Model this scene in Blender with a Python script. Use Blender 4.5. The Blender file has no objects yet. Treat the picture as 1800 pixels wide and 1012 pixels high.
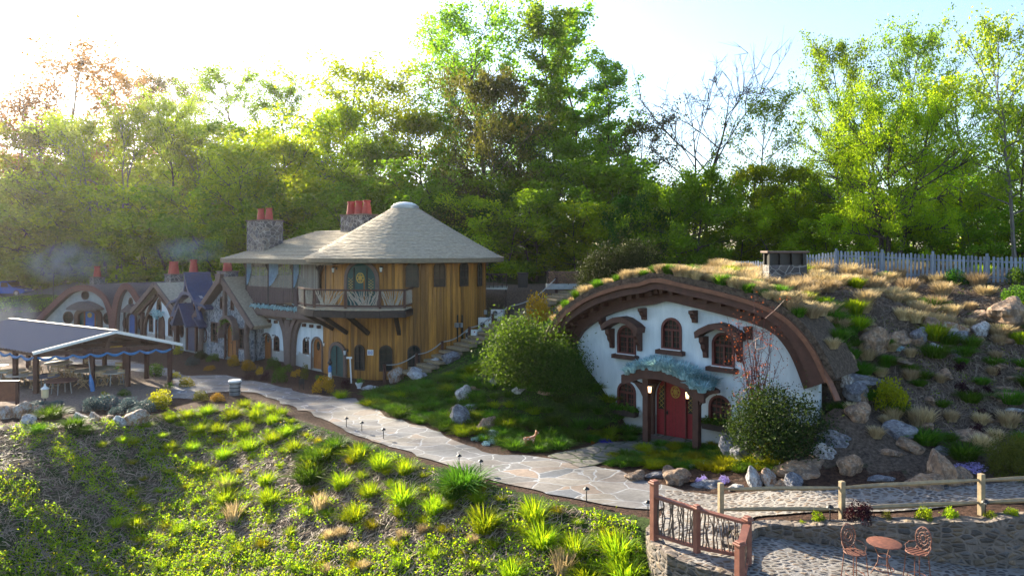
import bpy, math, random
import numpy as np
from mathutils import Vector, Matrix
from mathutils.geometry import tessellate_polygon
R = math.radians
random.seed(7); rng = np.random.default_rng(7)
SC = bpy.context.scene
COL = SC.collection

# ------------------------------------------------------------------ camera, sky, sun, exposure
CAMZ, FPX, CX, HY = 7.8, 1250.0, 900.0, 440.0
cam = bpy.data.cameras.new('camera'); cam_o = bpy.data.objects.new('camera', cam); COL.objects.link(cam_o)
cam_o.location = (0, 0, CAMZ); cam_o.rotation_euler = (R(90), 0, 0)
cam.sensor_width = 36; cam.lens = 25.0; cam.shift_y = -66/1800; cam.clip_end = 3000; cam.clip_start = .3
SC.camera = cam_o
SUN_EL, SUN_AZ = 22.0, -41.0          # degrees; azimuth measured from the view axis, negative = left
w = bpy.data.worlds.new('World'); SC.world = w; w.use_nodes = True
nt = w.node_tree; nt.nodes.clear()
sky = nt.nodes.new('ShaderNodeTexSky'); sky.sky_type = 'NISHITA'; sky.sun_disc = False
sky.sun_elevation = R(SUN_EL); sky.sun_rotation = R(SUN_AZ); sky.altitude = 200
sky.air_density = 1.0; sky.dust_density = 1.4; sky.ozone_density = 2.0
bg = nt.nodes.new('ShaderNodeBackground'); bg.inputs['Strength'].default_value = 0.09
wo = nt.nodes.new('ShaderNodeOutputWorld')
nt.links.new(sky.outputs[0], bg.inputs[0]); nt.links.new(bg.outputs[0], wo.inputs[0])
sun = bpy.data.lights.new('sun', 'SUN'); sun.energy = 5.0; sun.angle = R(.5); sun.color = (1, .87, .66)
sun_o = bpy.data.objects.new('sun', sun); COL.objects.link(sun_o)
sd = Vector((math.sin(R(SUN_AZ))*math.cos(R(SUN_EL)), math.cos(R(SUN_AZ))*math.cos(R(SUN_EL)), math.sin(R(SUN_EL))))
sun_o.rotation_euler = sd.to_track_quat('Z', 'Y').to_euler(); sun_o.location = (-60, 60, 60)
SC.view_settings.view_transform = 'Standard'; SC.view_settings.look = 'None'
SC.view_settings.exposure = 2.1; SC.view_settings.gamma = 1; SC.view_settings.use_curve_mapping = False
SC.cycles.max_bounces = 6; SC.cycles.diffuse_bounces = 3; SC.cycles.transmission_bounces = 3
SC.cycles.transparent_max_bounces = 6; SC.cycles.volume_bounces = 0; SC.cycles.glossy_bounces = 2
SC.cycles.use_denoising = True; SC.cycles.caustics_reflective = False; SC.cycles.caustics_refractive = False

def G(px, py, z=0.0):
    d = (CAMZ-z)*FPX/(py-HY)
    return Vector(((px-CX)/FPX*d, d, z))
def P(px, py, d):                                   # a point at depth d
    return Vector(((px-CX)/FPX*d, d, CAMZ-(py-HY)/FPX*d))

# ------------------------------------------------------------------ materials
MATS = {}
def N(t, k, **kw):
    n = t.nodes.new(k)
    for a, b in kw.items():
        if a in n.inputs.keys(): n.inputs[a].default_value = b
        else: setattr(n, a, b)
    return n
def mixc(t, fac, a, b, mode='MIX'):
    n = t.nodes.new('ShaderNodeMix'); n.data_type = 'RGBA'; n.blend_type = mode
    for i, v in ((0, fac), (6, a), (7, b)):
        if hasattr(v, 'is_linked') or isinstance(v, bpy.types.NodeSocket): t.links.new(v, n.inputs[i])
        else: n.inputs[i].default_value = v if i == 0 else (*v[:3], 1)
    return n.outputs[2]
def ramp(t, src, stops):
    n = t.nodes.new('ShaderNodeValToRGB'); e = n.color_ramp.elements
    while len(e) < len(stops): e.new(.5)
    for x, (p, c) in zip(e, stops): x.position = p; x.color = (*c[:3], 1) if len(c) > 1 else (c[0],)*3+(1,)
    t.links.new(src, n.inputs[0]); return n.outputs[0]
def base(name):
    m = bpy.data.materials.new(name); m.use_nodes = True; t = m.node_tree
    b = t.nodes['Principled BSDF']; MATS[name] = m
    return m, t, b
def coords(t, scale=(1, 1, 1), space='Object', warp=0):
    tc = t.nodes.new('ShaderNodeTexCoord'); mp = t.nodes.new('ShaderNodeMapping'); mp.inputs['Scale'].default_value = scale
    src = tc.outputs[space]
    if space == 'World':
        pass
    t.links.new(src, mp.inputs[0]); o = mp.outputs[0]
    if warp:
        nz = N(t, 'ShaderNodeTexNoise', Scale=1.1, Detail=2.0); t.links.new(o, nz.inputs['Vector'])
        vm = t.nodes.new('ShaderNodeVectorMath'); vm.operation = 'MULTIPLY_ADD'; vm.inputs[1].default_value = (warp,)*3
        t.links.new(nz.outputs['Color'], vm.inputs[0]); t.links.new(o, vm.inputs[2]); o = vm.outputs[0]
    return o
def bump(t, b, h, s=.3, dist=.03):
    n = t.nodes.new('ShaderNodeBump'); n.inputs['Strength'].default_value = s; n.inputs['Distance'].default_value = dist
    t.links.new(h, n.inputs['Height']); t.links.new(n.outputs[0], b.inputs['Normal'])
def pm(name, c1, c2=None, scale=6, rough=.75, stretch=(1, 1, 1), bs=.3, bd=.02, island=0, metal=0, spec=.4, obj=0):
    if name in MATS: return MATS[name]
    m, t, b = base(name); b.inputs['Roughness'].default_value = rough; b.inputs['Metallic'].default_value = metal
    b.inputs['Specular IOR Level'].default_value = spec
    c2 = c2 or tuple(x*.72 for x in c1)
    v = coords(t, stretch)
    nz = N(t, 'ShaderNodeTexNoise', Scale=scale, Detail=5.0, Roughness=.62); t.links.new(v, nz.inputs['Vector'])
    r = ramp(t, nz.outputs[0], [(.32, (0,)), (.68, (1,))])
    c = mixc(t, r, c2, c1)
    if island or obj:
        g = t.nodes.new('ShaderNodeNewGeometry'); mr = t.nodes.new('ShaderNodeMapRange')
        k = island or obj
        mr.inputs['To Min'].default_value = 1-k; mr.inputs['To Max'].default_value = 1+k
        if island: t.links.new(g.outputs['Random Per Island'], mr.inputs[0])
        else:
            oi = t.nodes.new('ShaderNodeObjectInfo'); t.links.new(oi.outputs['Random'], mr.inputs[0])
        hs = t.nodes.new('ShaderNodeHueSaturation'); t.links.new(mr.outputs[0], hs.inputs['Value']); t.links.new(c, hs.inputs['Color']); c = hs.outputs[0]
    t.links.new(c, b.inputs['Base Color'])
    if bs: bump(t, b, nz.outputs[0], bs, bd)
    return m
def stonemat(name, cols, mortar, scale=(3, 3, 3), gap=.06, rough=.85, bs=.6, bd=.04, warp=.25, space='Object'):
    if name in MATS: return MATS[name]
    m, t, b = base(name); b.inputs['Roughness'].default_value = rough
    v = coords(t, scale, space, warp)
    st_ = N(t, 'ShaderNodeTexNoise', Scale=.55, Detail=4.0, Roughness=.6); t.links.new(v, st_.inputs['Vector'])
    e = N(t, 'ShaderNodeTexVoronoi', feature='DISTANCE_TO_EDGE'); t.links.new(v, e.inputs['Vector']); e.inputs['Scale'].default_value = 1
    c = N(t, 'ShaderNodeTexVoronoi', feature='F1'); t.links.new(v, c.inputs['Vector']); c.inputs['Scale'].default_value = 1
    sep = t.nodes.new('ShaderNodeSeparateColor'); t.links.new(c.outputs['Color'], sep.inputs[0])
    n = len(cols); cc = ramp(t, sep.outputs[0], [((i+.5)/n, x) for i, x in enumerate(cols)])
    t.nodes[-1] if False else None
    nz = N(t, 'ShaderNodeTexNoise', Scale=7.0, Detail=6.0, Roughness=.7); t.links.new(v, nz.inputs['Vector'])
    cc = mixc(t, .75, cc, ramp(t, nz.outputs[0], [(.25, (.35, .35, .35)), (.75, (1.25, 1.22, 1.18))]), 'MULTIPLY')
    ga = mixc(t, .5, (0, 0, 0), (0, 0, 0))
    mk = ramp(t, e.outputs['Distance'], [(gap*.7, (0,)), (gap*1.3, (1,))])
    col = mixc(t, mk, mortar, cc); col = mixc(t, 1.0, col, ramp(t, st_.outputs[0], [(.3, (.62, .60, .56)), (.62, (1.08, 1.08, 1.08))]), 'MULTIPLY'); t.links.new(col, b.inputs['Base Color'])
    h = ramp(t, e.outputs['Distance'], [(gap*.5, (0,)), (gap*3, (1,))])
    hh = mixc(t, .25, h, nz.outputs[0]); bump(t, b, hh, bs, bd)
    return m
def leafmat(name, c1, c2, trans=.45, rough=.55, hue=.014, tcol=None):
    if name in MATS: return MATS[name]
    m, t, b = base(name)
    g = t.nodes.new('ShaderNodeNewGeometry'); oi = t.nodes.new('ShaderNodeObjectInfo')
    c = mixc(t, g.outputs['Random Per Island'], c1, c2)
    hs = t.nodes.new('ShaderNodeHueSaturation'); t.links.new(c, hs.inputs['Color'])
    for k, a, d in (('Hue', .5-hue, .5+hue), ('Value', .75, 1.25)):
        mr = t.nodes.new('ShaderNodeMapRange'); mr.inputs['To Min'].default_value = a; mr.inputs['To Max'].default_value = d
        t.links.new(oi.outputs['Random'], mr.inputs[0]); t.links.new(mr.outputs[0], hs.inputs[k])
    b.inputs['Roughness'].default_value = rough; b.inputs['Specular IOR Level'].default_value = .10
    t.links.new(hs.outputs[0], b.inputs['Base Color'])
    tr = t.nodes.new('ShaderNodeBsdfTranslucent')
    tc = tcol or tuple(x for x in (2.3, 2.0, .8))
    t.links.new(mixc(t, 1.0, hs.outputs[0], tc, 'MULTIPLY'), tr.inputs[0])
    mx = t.nodes.new('ShaderNodeMixShader'); mx.inputs[0].default_value = trans
    t.links.new(b.outputs[0], mx.inputs[1]); t.links.new(tr.outputs[0], mx.inputs[2])
    t.links.new(mx.outputs[0], t.nodes['Material Output'].inputs[0])
    return m
def emit(name, c, s):
    m, t, b = base(name); b.inputs['Base Color'].default_value = (*c, 1); b.inputs['Emission Color'].default_value = (*c, 1)
    b.inputs['Emission Strength'].default_value = s; return m

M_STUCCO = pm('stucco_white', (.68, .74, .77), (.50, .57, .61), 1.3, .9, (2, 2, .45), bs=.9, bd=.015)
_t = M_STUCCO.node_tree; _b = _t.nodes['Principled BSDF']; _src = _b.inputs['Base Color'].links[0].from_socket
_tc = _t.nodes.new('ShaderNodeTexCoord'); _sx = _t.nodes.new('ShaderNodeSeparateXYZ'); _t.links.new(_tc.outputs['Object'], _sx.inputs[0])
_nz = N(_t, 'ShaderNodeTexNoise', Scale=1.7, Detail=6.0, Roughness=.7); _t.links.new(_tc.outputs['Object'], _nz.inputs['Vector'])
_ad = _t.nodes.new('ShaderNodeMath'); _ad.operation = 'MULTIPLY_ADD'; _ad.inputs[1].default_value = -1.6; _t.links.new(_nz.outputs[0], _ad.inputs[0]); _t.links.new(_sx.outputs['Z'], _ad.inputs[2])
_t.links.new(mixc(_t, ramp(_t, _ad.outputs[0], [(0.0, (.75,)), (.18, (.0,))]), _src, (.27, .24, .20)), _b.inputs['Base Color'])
M_STUCCO2 = pm('stucco_grey', (.44, .46, .45), (.27, .30, .31), 1.6, .9, bs=.5)
M_BROWN = pm('brown_timber', (.085, .034, .024), (.05, .020, .014), 4, .6, (1, 1, 1), .25)
M_BROWN2 = pm('reddish_board', (.20, .085, .045), (.12, .05, .03), 5, .65, (1, 1, 1), .25)
M_DARKW = pm('dark_timber', (.045, .030, .024), (.022, .016, .014), 5, .7)
M_RED = pm('red_paint', (.30, .018, .025), (.21, .012, .018), 8, .5, bs=.15)
M_REDF = pm('red_brown_frame', (.13, .03, .024), (.085, .02, .018), 8, .5, bs=.1)
M_GOLD = pm('gold_metal', (.55, .38, .08), (.4, .27, .05), 8, .4, bs=0)
M_GLASS = pm('window_glass', (.012, .016, .018), (.03, .035, .03), 3, .14, bs=0, spec=.35)
M_BOARD = pm('amber_boards', (.42, .19, .03), (.19, .08, .014), 3.0, .6, (2.2, 2.2, .18), .35, .02, island=.42)
M_SHING = pm('weathered_shingles', (.46, .385, .28), (.27, .23, .175), 5, .85, (1, 1, 3), .9, .05)
M_SHINGD = pm('dark_shingles', (.16, .12, .115), (.085, .07, .075), 6, .85, (1, 1, 2), .8, .04)
M_FASCIA = pm('tan_fascia', (.22, .18, .12), (.15, .12, .08), 5, .7)
M_TAUPE = pm('taupe_render', (.17, .12, .10), (.12, .085, .075), 3, .9, bs=.2)
M_BLUED = pm('deep_blue_paint', (.03, .055, .14), (.02, .035, .09), 6, .5, bs=.1)
M_BLUE = pm('bright_blue_paint', (.03, .13, .42), (.02, .09, .3), 6, .5, bs=.1)
M_TEAL = pm('teal_paint', (.02, .09, .085), (.012, .06, .06), 6, .5, bs=.1)
M_ORANGE = pm('orange_wood', (.36, .13, .025), (.22, .075, .015), 4, .5, (3, 3, .5), .2)
M_CLAY = pm('terracotta_clay', (.42, .06, .04), (.30, .045, .035), 6, .7)
M_WHITE = pm('white_paint', (.72, .73, .72), (.62, .63, .62), 6, .5, bs=0)
M_STEEL = pm('grey_steel', (.35, .37, .38), (.28, .29, .3), 5, .4, metal=.5, bs=0)
M_BLACK = pm('black_metal', (.012, .012, .013), (.02, .02, .02), 6, .45, bs=0)
M_RUST = pm('rusty_iron', (.20, .075, .045), (.09, .035, .025), 14, .6, bs=.3)
M_ROPE = pm('grey_rope', (.40, .40, .38), (.28, .28, .27), 20, .8)
M_RAIL = pm('split_rail_wood', (.36, .27, .15), (.20, .16, .11), 6, .8, (1, 1, 1), .5)
M_PICKET = pm('grey_picket_wood', (.21, .26, .32), (.12, .15, .20), 5, .85, (2, 2, .4), .3, island=.25)
M_STONE1 = stonemat('chimney_stone', [(.09, .085, .09), (.17, .15, .14), (.11, .11, .13), (.24, .21, .18)], (.30, .29, .28), (2.6, 2.6, 3.2), .045)
M_STONEB = stonemat('blue_grey_stone', [(.10, .13, .17), (.20, .24, .29), (.13, .15, .19), (.30, .34, .38)], (.36, .39, .42), (4.5, 4.5, 3.6), .05)
M_FLAG = stonemat('flagstone', [(.11, .12, .145), (.20, .19, .185), (.14, .15, .175), (.26, .20, .16), (.10, .12, .155), (.22, .21, .20)], (.27, .29, .32), (.95, 1.25, .9), .02, .75, .35, .02, .5)
M_FLAGS = stonemat('flagstone_in_grass', [(.17, .165, .15), (.21, .20, .18), (.15, .15, .145)], (.035, .06, .018), (1.5, 1.5, 1.5), .05, .8, .5, .03, .3)
M_COBBLE = stonemat('cobbled_pebbles', [(.06, .055, .055), (.15, .10, .07), (.08, .075, .08), (.20, .14, .09), (.07, .07, .08)], (.24, .225, .21), (4.6, 7.0, 5), .14, .8, .8, .04, .3)
M_RUBBLE = stonemat('rubble_wall_stone', [(.09, .08, .075), (.20, .15, .10), (.07, .07, .075), (.26, .19, .13), (.14, .13, .13)], (.17, .14, .12), (4.0, 4.0, 7.5), .10, .85, 1.0, .06, .3)
M_BARK = pm('tree_bark', (.095, .075, .06), (.04, .032, .028), 5, .9, (3, 3, .5), .7, .05)
M_BARKP = pm('pale_bark', (.19, .17, .15), (.09, .08, .075), 5, .9, (3, 3, .5), .6, .05)
M_MULCH = pm('bark_mulch', (.085, .045, .03), (.035, .02, .014), 14, .95, bs=1, bd=.05)
M_GRAVEL = pm('pea_gravel', (.27, .20, .16), (.14, .10, .085), 22, .9, bs=1, bd=.03)
M_ASPH = pm('asphalt', (.16, .165, .18), (.12, .125, .14), 8, .85)
L_YG = leafmat('yellow_green_leaves', (.25, .33, .014), (.13, .23, .012), .6)
L_G = leafmat('fresh_green_leaves', (.15, .27, .016), (.075, .165, .012), .58)
L_DG = leafmat('deep_green_leaves', (.05, .13, .016), (.028, .08, .012), .5, tcol=(1.8, 1.9, .8))
L_OL = leafmat('olive_leaves', (.18, .24, .03), (.10, .16, .02), .58)
L_RUS = leafmat('russet_young_leaves', (.22, .15, .05), (.15, .11, .035), .5, tcol=(2, 1.3, .8))
L_BR = leafmat('brown_green_leaves', (.10, .115, .022), (.055, .07, .018), .42)
L_BUSH = leafmat('shrub_leaves', (.028, .045, .010), (.010, .022, .007), .3)
L_MIDB = leafmat('mid_green_shrub_leaves', (.055, .10, .016), (.025, .055, .010), .4)
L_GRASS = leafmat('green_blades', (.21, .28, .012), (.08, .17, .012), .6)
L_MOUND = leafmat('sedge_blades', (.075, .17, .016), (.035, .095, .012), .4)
L_STRAW = leafmat('dry_blades', (.56, .46, .29), (.36, .28, .16), .35, hue=.01, tcol=(1.15, 1.05, .8))
L_BLUEG = leafmat('blue_fescue_blades', (.55, .74, .78), (.20, .38, .44), .3, hue=.01, tcol=(1, 1.1, 1))
L_PURP = leafmat('burgundy_leaves', (.035, .012, .018), (.018, .008, .014), .3, hue=.01, tcol=(2, 1, 1))
L_GOLD = leafmat('golden_leaves', (.38, .26, .02), (.28, .15, .015), .45, hue=.02, tcol=(1.4, 1.2, .6))
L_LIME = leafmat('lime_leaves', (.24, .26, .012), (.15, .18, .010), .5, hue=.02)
L_LAV = leafmat('lavender_leaves', (.10, .14, .15), (.06, .10, .10), .3, hue=.01, tcol=(1, 1.1, 1))
L_PHLOX = leafmat('purple_petals', (.46, .40, .70), (.32, .26, .55), .3, hue=.01, tcol=(1, 1, 1))
L_PANSY = leafmat('blue_petals', (.03, .035, .5), (.05, .02, .35), .2, hue=.01, tcol=(1, 1, 1))

# ------------------------------------------------------------------ mesh building
class MB:
    def __init__(s): s.v = []; s.f = []
    def add(s, vs, fs):
        o = len(s.v); s.v += [tuple(v) for v in vs]; s.f += [tuple(i+o for i in f) for f in fs]; return s
    def box(s, c, d, rot=None, taper=1.0):
        x, y, z = d[0]/2, d[1]/2, d[2]/2
        vs = [Vector((a*x*(taper if k > 0 else 1), b*y*(taper if k > 0 else 1), k*z)) for k in (-1, 1) for b in (-1, 1) for a in (-1, 1)]
        if rot is not None:
            m = rot if isinstance(rot, Matrix) else Matrix.Rotation(rot, 3, 'Z')
            vs = [m @ q for q in vs]
        c = Vector(c)
        return s.add([q+c for q in vs], [(0, 2, 3, 1), (4, 5, 7, 6), (0, 1, 5, 4), (2, 6, 7, 3), (0, 4, 6, 2), (1, 3, 7, 5)])
    def bar(s, a, b, wd, ht=None, up=(0, 0, 1)):
        a, b = Vector(a), Vector(b); ht = ht or wd; d = (b-a).normalized(); u = Vector(up)
        if abs(d.dot(u)) > .98: u = Vector((0, 1, 0))
        x = d.cross(u).normalized(); z = x.cross(d).normalized()
        vs = [p+x*sx*wd/2+z*sz*ht/2 for p in (a, b) for sz in (-1, 1) for sx in (-1, 1)]
        return s.add(vs, [(0, 2, 3, 1), (4, 5, 7, 6), (0, 1, 5, 4), (2, 6, 7, 3), (0, 4, 6, 2), (1, 3, 7, 5)])
    def tube(s, pts, rad, n=6, cap=True):
        pts = [Vector(p) for p in pts]; L = len(pts)
        rad = rad if hasattr(rad, '__len__') else [rad]*L; vs = []; prev = None
        for i, p in enumerate(pts):
            d = (pts[min(i+1, L-1)]-pts[max(i-1, 0)]).normalized()
            u = prev if prev is not None else (Vector((0, 0, 1)) if abs(d.z) < .9 else Vector((1, 0, 0)))
            x = d.cross(u); x = x.normalized() if x.length > 1e-6 else d.orthogonal().normalized()
            y = x.cross(d).normalized(); prev = y
            for k in range(n):
                a = 2*math.pi*k/n; vs.append(p+(x*math.cos(a)+y*math.sin(a))*rad[i])
        fs = [(i*n+k, i*n+(k+1) % n, (i+1)*n+(k+1) % n, (i+1)*n+k) for i in range(L-1) for k in range(n)]
        if cap: fs += [tuple(range(n))[::-1], tuple((L-1)*n+k for k in range(n))]
        return s.add(vs, fs)
    def lathe(s, prof, n=16, c=(0, 0, 0), arc=None, cap=True):
        c = Vector(c); vs = []
        for r, z in prof:
            for k in range(n): a = 2*math.pi*k/n; vs.append(c+Vector((r*math.cos(a), r*math.sin(a), z)))
        L = len(prof)
        fs = [(i*n+k, i*n+(k+1) % n, (i+1)*n+(k+1) % n, (i+1)*n+k) for i in range(L-1) for k in range(n)]
        if cap: fs += [tuple(range(n))[::-1], tuple((L-1)*n+k for k in range(n))]
        return s.add(vs, fs)
    def slab(s, outer, holes=(), y0=0.0, y1=.2, T=None):       # polygon in (x, z), thickness along y, holes cut through
        loops = [list(outer)]+[list(h) for h in holes]
        flat = [p for l in loops for p in l]; n = len(flat)
        tris = tessellate_polygon([[Vector((p[0], p[1], 0)) for p in l] for l in loops])
        T = T or (lambda x, y, z: (x, y, z))
        vs = [T(p[0], y0, p[1]) for p in flat]+[T(p[0], y1, p[1]) for p in flat]
        fs = [tuple(t) for t in tris]+[tuple(i+n for i in reversed(t)) for t in tris]
        o = 0
        for l in loops:
            k = len(l)
            for i in range(k): a, b = o+i, o+(i+1) % k; fs.append((a, b, b+n, a+n))
            o += k
        return s.add(vs, fs)
    def band(s, A, B, y0, y1, closed=False, T=None):            # ribbon between two (x, z) curves with equal counts
        n = len(A); T = T or (lambda x, y, z: (x, y, z)); vs = []
        for a, b in zip(A, B): vs += [T(a[0], y0, a[1]), T(b[0], y0, b[1]), T(b[0], y1, b[1]), T(a[0], y1, a[1])]
        fs = []
        for i in range(n if closed else n-1):
            p, q = i*4, ((i+1) % n)*4
            fs += [(p+k, q+k, q+(k+1) % 4, p+(k+1) % 4) for k in range(4)]
        if not closed: fs += [(0, 1, 2, 3), ((n-1)*4+3, (n-1)*4+2, (n-1)*4+1, (n-1)*4)]
        return s.add(vs, fs)
    def build(s, name, mat, parent=None, smooth=False, bevel=0):
        me = bpy.data.meshes.new(name); me.from_pydata(s.v, [], s.f); me.materials.append(mat)
        import bmesh
        b = bmesh.new(); b.from_mesh(me); bmesh.ops.recalc_face_normals(b, faces=b.faces)
        if bevel: bmesh.ops.bevel(b, geom=b.edges[:], offset=bevel, segments=1, affect='EDGES')
        b.to_mesh(me); b.free()
        if smooth:
            me.polygons.foreach_set('use_smooth', [True]*len(me.polygons))
            if smooth != 1: me.set_sharp_from_angle(angle=R(smooth))
        o = bpy.data.objects.new(name, me); COL.objects.link(o)
        if parent is not None: o.parent = parent
        return o
def npmesh(name, V, n, mat, parent=None):                    # V: (faces*n, 3) array, each run of n verts is one face
    V = np.asarray(V, np.float32).reshape(-1, 3); nf = len(V)//n
    me = bpy.data.meshes.new(name); me.vertices.add(len(V)); me.vertices.foreach_set('co', V.ravel())
    me.loops.add(len(V)); me.loops.foreach_set('vertex_index', np.arange(len(V), dtype=np.int32))
    me.polygons.add(nf); me.polygons.foreach_set('loop_start', np.arange(nf, dtype=np.int32)*n)
    me.update(calc_edges=True); me.materials.append(mat)
    if mat is None: pass
    o = bpy.data.objects.new(name, me); COL.objects.link(o)
    if parent is not None: o.parent = parent
    return o
def tag(o, label=None, cat=None, group=None, kind=None):
    if label: o['label'] = label
    if cat: o['category'] = cat
    if group: o['group'] = group
    if kind: o['kind'] = kind
    return o
def thing(name, label, cat, loc=(0, 0, 0), rz=0, group=None):
    o = bpy.data.objects.new(name, None); COL.objects.link(o); o.location = loc; o.rotation_euler = (0, 0, rz); o.empty_display_size = .2
    return tag(o, label, cat, group)
def kids(o): return [c for c in COL.objects if c.parent is o]
_kid = {}
def copy_thing(root, loc, rz=0, sc=1, label=None, group=None, mats=None):
    if root.name not in _kid: _kid[root.name] = [(c, kids(c)) for c in kids(root)]
    r = root.copy(); COL.objects.link(r); r.location = loc; r.rotation_euler = (0, 0, rz)
    r.scale = sc if hasattr(sc, '__len__') else (sc,)*3
    if label: r['label'] = label
    if group: r['group'] = group
    for c, g in _kid[root.name]:
        d = c.copy(); COL.objects.link(d); d.parent = r
        if mats and c.name.split('.')[0] in mats:
            d.material_slots[0].link = 'OBJECT'; d.material_slots[0].material = mats[c.name.split('.')[0]]
        for e in g: f = e.copy(); COL.objects.link(f); f.parent = d
    return r
USED = set()
def place(root, loc, rz=0, sc=1, label=None, group=None, mats=None):
    if root.name in USED or mats: 
        return copy_thing(root, loc, rz, sc, label, group, mats)
    if root.name not in _kid: _kid[root.name] = [(c, kids(c)) for c in kids(root)]
    USED.add(root.name); root.location = loc; root.rotation_euler = (0, 0, rz); root.scale = sc if hasattr(sc, '__len__') else (sc,)*3
    if label: root['label'] = label
    if group: root['group'] = group
    return root
def drop_unused(*roots):
    for r in roots:
        if r.name not in USED:
            for c in kids(r):
                for e in kids(c): bpy.data.objects.remove(e)
                bpy.data.objects.remove(c)
            bpy.data.objects.remove(r)
# ------------------------------------------------------------------ lie of the land
FA = Vector((2.9, 32.9, 0)); FB = Vector((11.1, 25.2, 0)); FE = (FB-FA).normalized(); FN = Vector((-FE.y, FE.x, 0))   # FN points into the hill
F_RZ = math.atan2(FE.y, FE.x)
def FP(px, py, s=0.0):                       # pixel -> (u, z) on the plane of the white front, s metres in front of it
    r = (px-CX)/FPX; A = FA-FN*s
    u = (r*A.y-A.x)/(FE.x-r*FE.y); Y = A.y+u*FE.y
    return (u, CAMZ-(py-HY)/FPX*Y)
ARCH = [FP(x, y, .5) for x, y in ((975, 600), (986, 578), (1005, 552), (1047, 524), (1099, 506), (1135, 500), (1165, 493), (1221, 504), (1282, 518), (1334, 533), (1380, 554), (1412, 582), (1438, 618), (1462, 668))]
ARX = np.array([a[0] for a in ARCH]); ARZ = np.array([a[1] for a in ARCH])
_fl = [FP(*a) for a in ((995, 600), (1005, 610), (1025, 640), (1050, 672), (1078, 712), (1102, 748))]
FLX = np.array([a[0] for a in _fl]+[3.4, 7.2, 9, 10.4, 11.6]); FLZ = np.array([a[1] for a in _fl]+[.0, .1, .9, 1.9, 2.9])
cp = []
def c0(px, py, z=0.0): g = G(px, py, z); cp.append((g.x, g.y, z))
for a in ((300, 690), (420, 693), (560, 742), (700, 792), (870, 850), (1060, 893), (1145, 905), (0, 735), (150, 735), (-200, 740), (230, 735), (620, 708), (700, 745), (820, 790),
          (940, 808), (1060, 785), (1150, 790), (1230, 800), (470, 640), (590, 665), (340, 610), (200, 600), (60, 610), (-150, 650), (690, 668), (100, 660), (1160, 772), (780, 820), (1000, 850)):
    c0(*a)
cp += [(-41, 68, 0), (-52, 66, .0), (-45, 65, 0), (-50, 71, .7), (-47, 76, 1.6), (-30, 62, 0), (-20, 53, 0), (-12, 47, 0), (-75, 60, 1.2), (-60, 45, 0), (-50, 30, -.5), (6, 28.4, 0), (7.5, 27.2, .1), (7, 29.6, .2), (8.6, 28.3, .3)]
for a in ((1170, 868, .05), (1267, 912, .3), (1480, 913, .6), (1725, 906, .9), (1850, 900, 1.1), (1300, 858, .25), (1550, 850, .7), (1800, 832, 1.0), (1400, 918, .45), (1150, 945, .45), (1650, 915, .8),
          (1950, 830, 1.3), (1320, 790, .4), (1420, 790, .75), (1480, 740, 1.8), (1480, 690, 2.5), (1600, 760, 1.72), (1600, 690, 2.7), (1740, 760, 1.75), (1800, 690, 2.7), (1700, 620, 3.9), (1560, 640, 3.5),
          (1950, 700, 2.7), (1800, 570, 4.8), (1650, 545, 5.2), (1560, 520, 5.75), (1470, 520, 5.9)):
    c0(*a)
cp += [(22.9, 32.5, 6.35), (17, 37, 6.55), (12.5, 38, 6.5), (30, 33, 6.4), (25, 45, 6.3), (12, 48, 6.1), (7, 41, 5.8), (3.9, 50, 4.75), (4.4, 44, 4.9), (3.6, 38.5, 4.7), (1.8, 35.2, 4.1), (9, 55, 5.2),
       (-2.2, 46.5, 2.2), (-.4, 43, 2.7), (1, 48, 3.5), (-3.6, 42, 1.2), (-2.5, 38.5, 1.5), (.2, 38.5, 2.9), (-4.8, 37.5, .55), (-.5, 33.5, 1.5), (1.4, 31.8, 1.7), (-2, 53, 4.6), (0, 60, 5), (-10, 62, 5), (-15, 78, 5.5), (-30, 80, 3.5), (-38, 88, 5), (-12, 100, 7.5), (15, 75, 5.5),
       (-45, 92, 5.2), (-53, 79, 2.3), (-59, 79, 1.9), (-66, 84, 2.0), (-54, 93, 5.4), (-49, 88, 4.6), (-58, 90, 3.6), (-60, 86, 2.5), (-68, 78, 2.2), (-78, 86, 2.6), (-60, 110, 8), (-35, 115, 11), (-90, 120, 9), (40, 60, 6), (50, 35, 6), (40, 100, 6), (-120, 90, 5), (0, 150, 9), (100, 150, 8), (-150, 180, 16), (100, 30, 6), (-120, 30, 0)]
# the foot of the slope beside the white front follows its lower left edge
for px, py in ((1005, 610), (1025, 640), (1050, 672), (1078, 712), (1100, 745)):
    u, z = FP(px, py); q = FA+FE*u-FN*.5; cp.append((q.x, q.y, z)); q = FA+FE*(u-.9)-FN*2.2; cp.append((q.x, q.y, z*.5))
cp += [tuple((FA+FE*u-FN*s).xy)+(z,) for u, s, z in ((3.6, .4, 0), (5, .4, .02), (6.3, .4, .05), (7.6, .5, .3), (9, .5, .9), (10.4, .6, 1.9), (11.6, .2, 2.9), (4, 2.5, 0), (2.6, 2.6, .05), (8.2, 2, .35), (9.6, 2.2, .9))]
cp = np.array(cp)
def _phi(r2): return .5*r2*np.log(r2+1e-9)
_n = len(cp); _d = ((cp[:, None, :2]-cp[None, :, :2])**2).sum(-1)
_K = _phi(_d)+np.eye(_n)*.6; _Pm = np.c_[np.ones(_n), cp[:, :2]]
_S = np.linalg.solve(np.block([[_K, _Pm], [_Pm.T, np.zeros((3, 3))]]), np.r_[cp[:, 2], 0, 0, 0])
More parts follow.
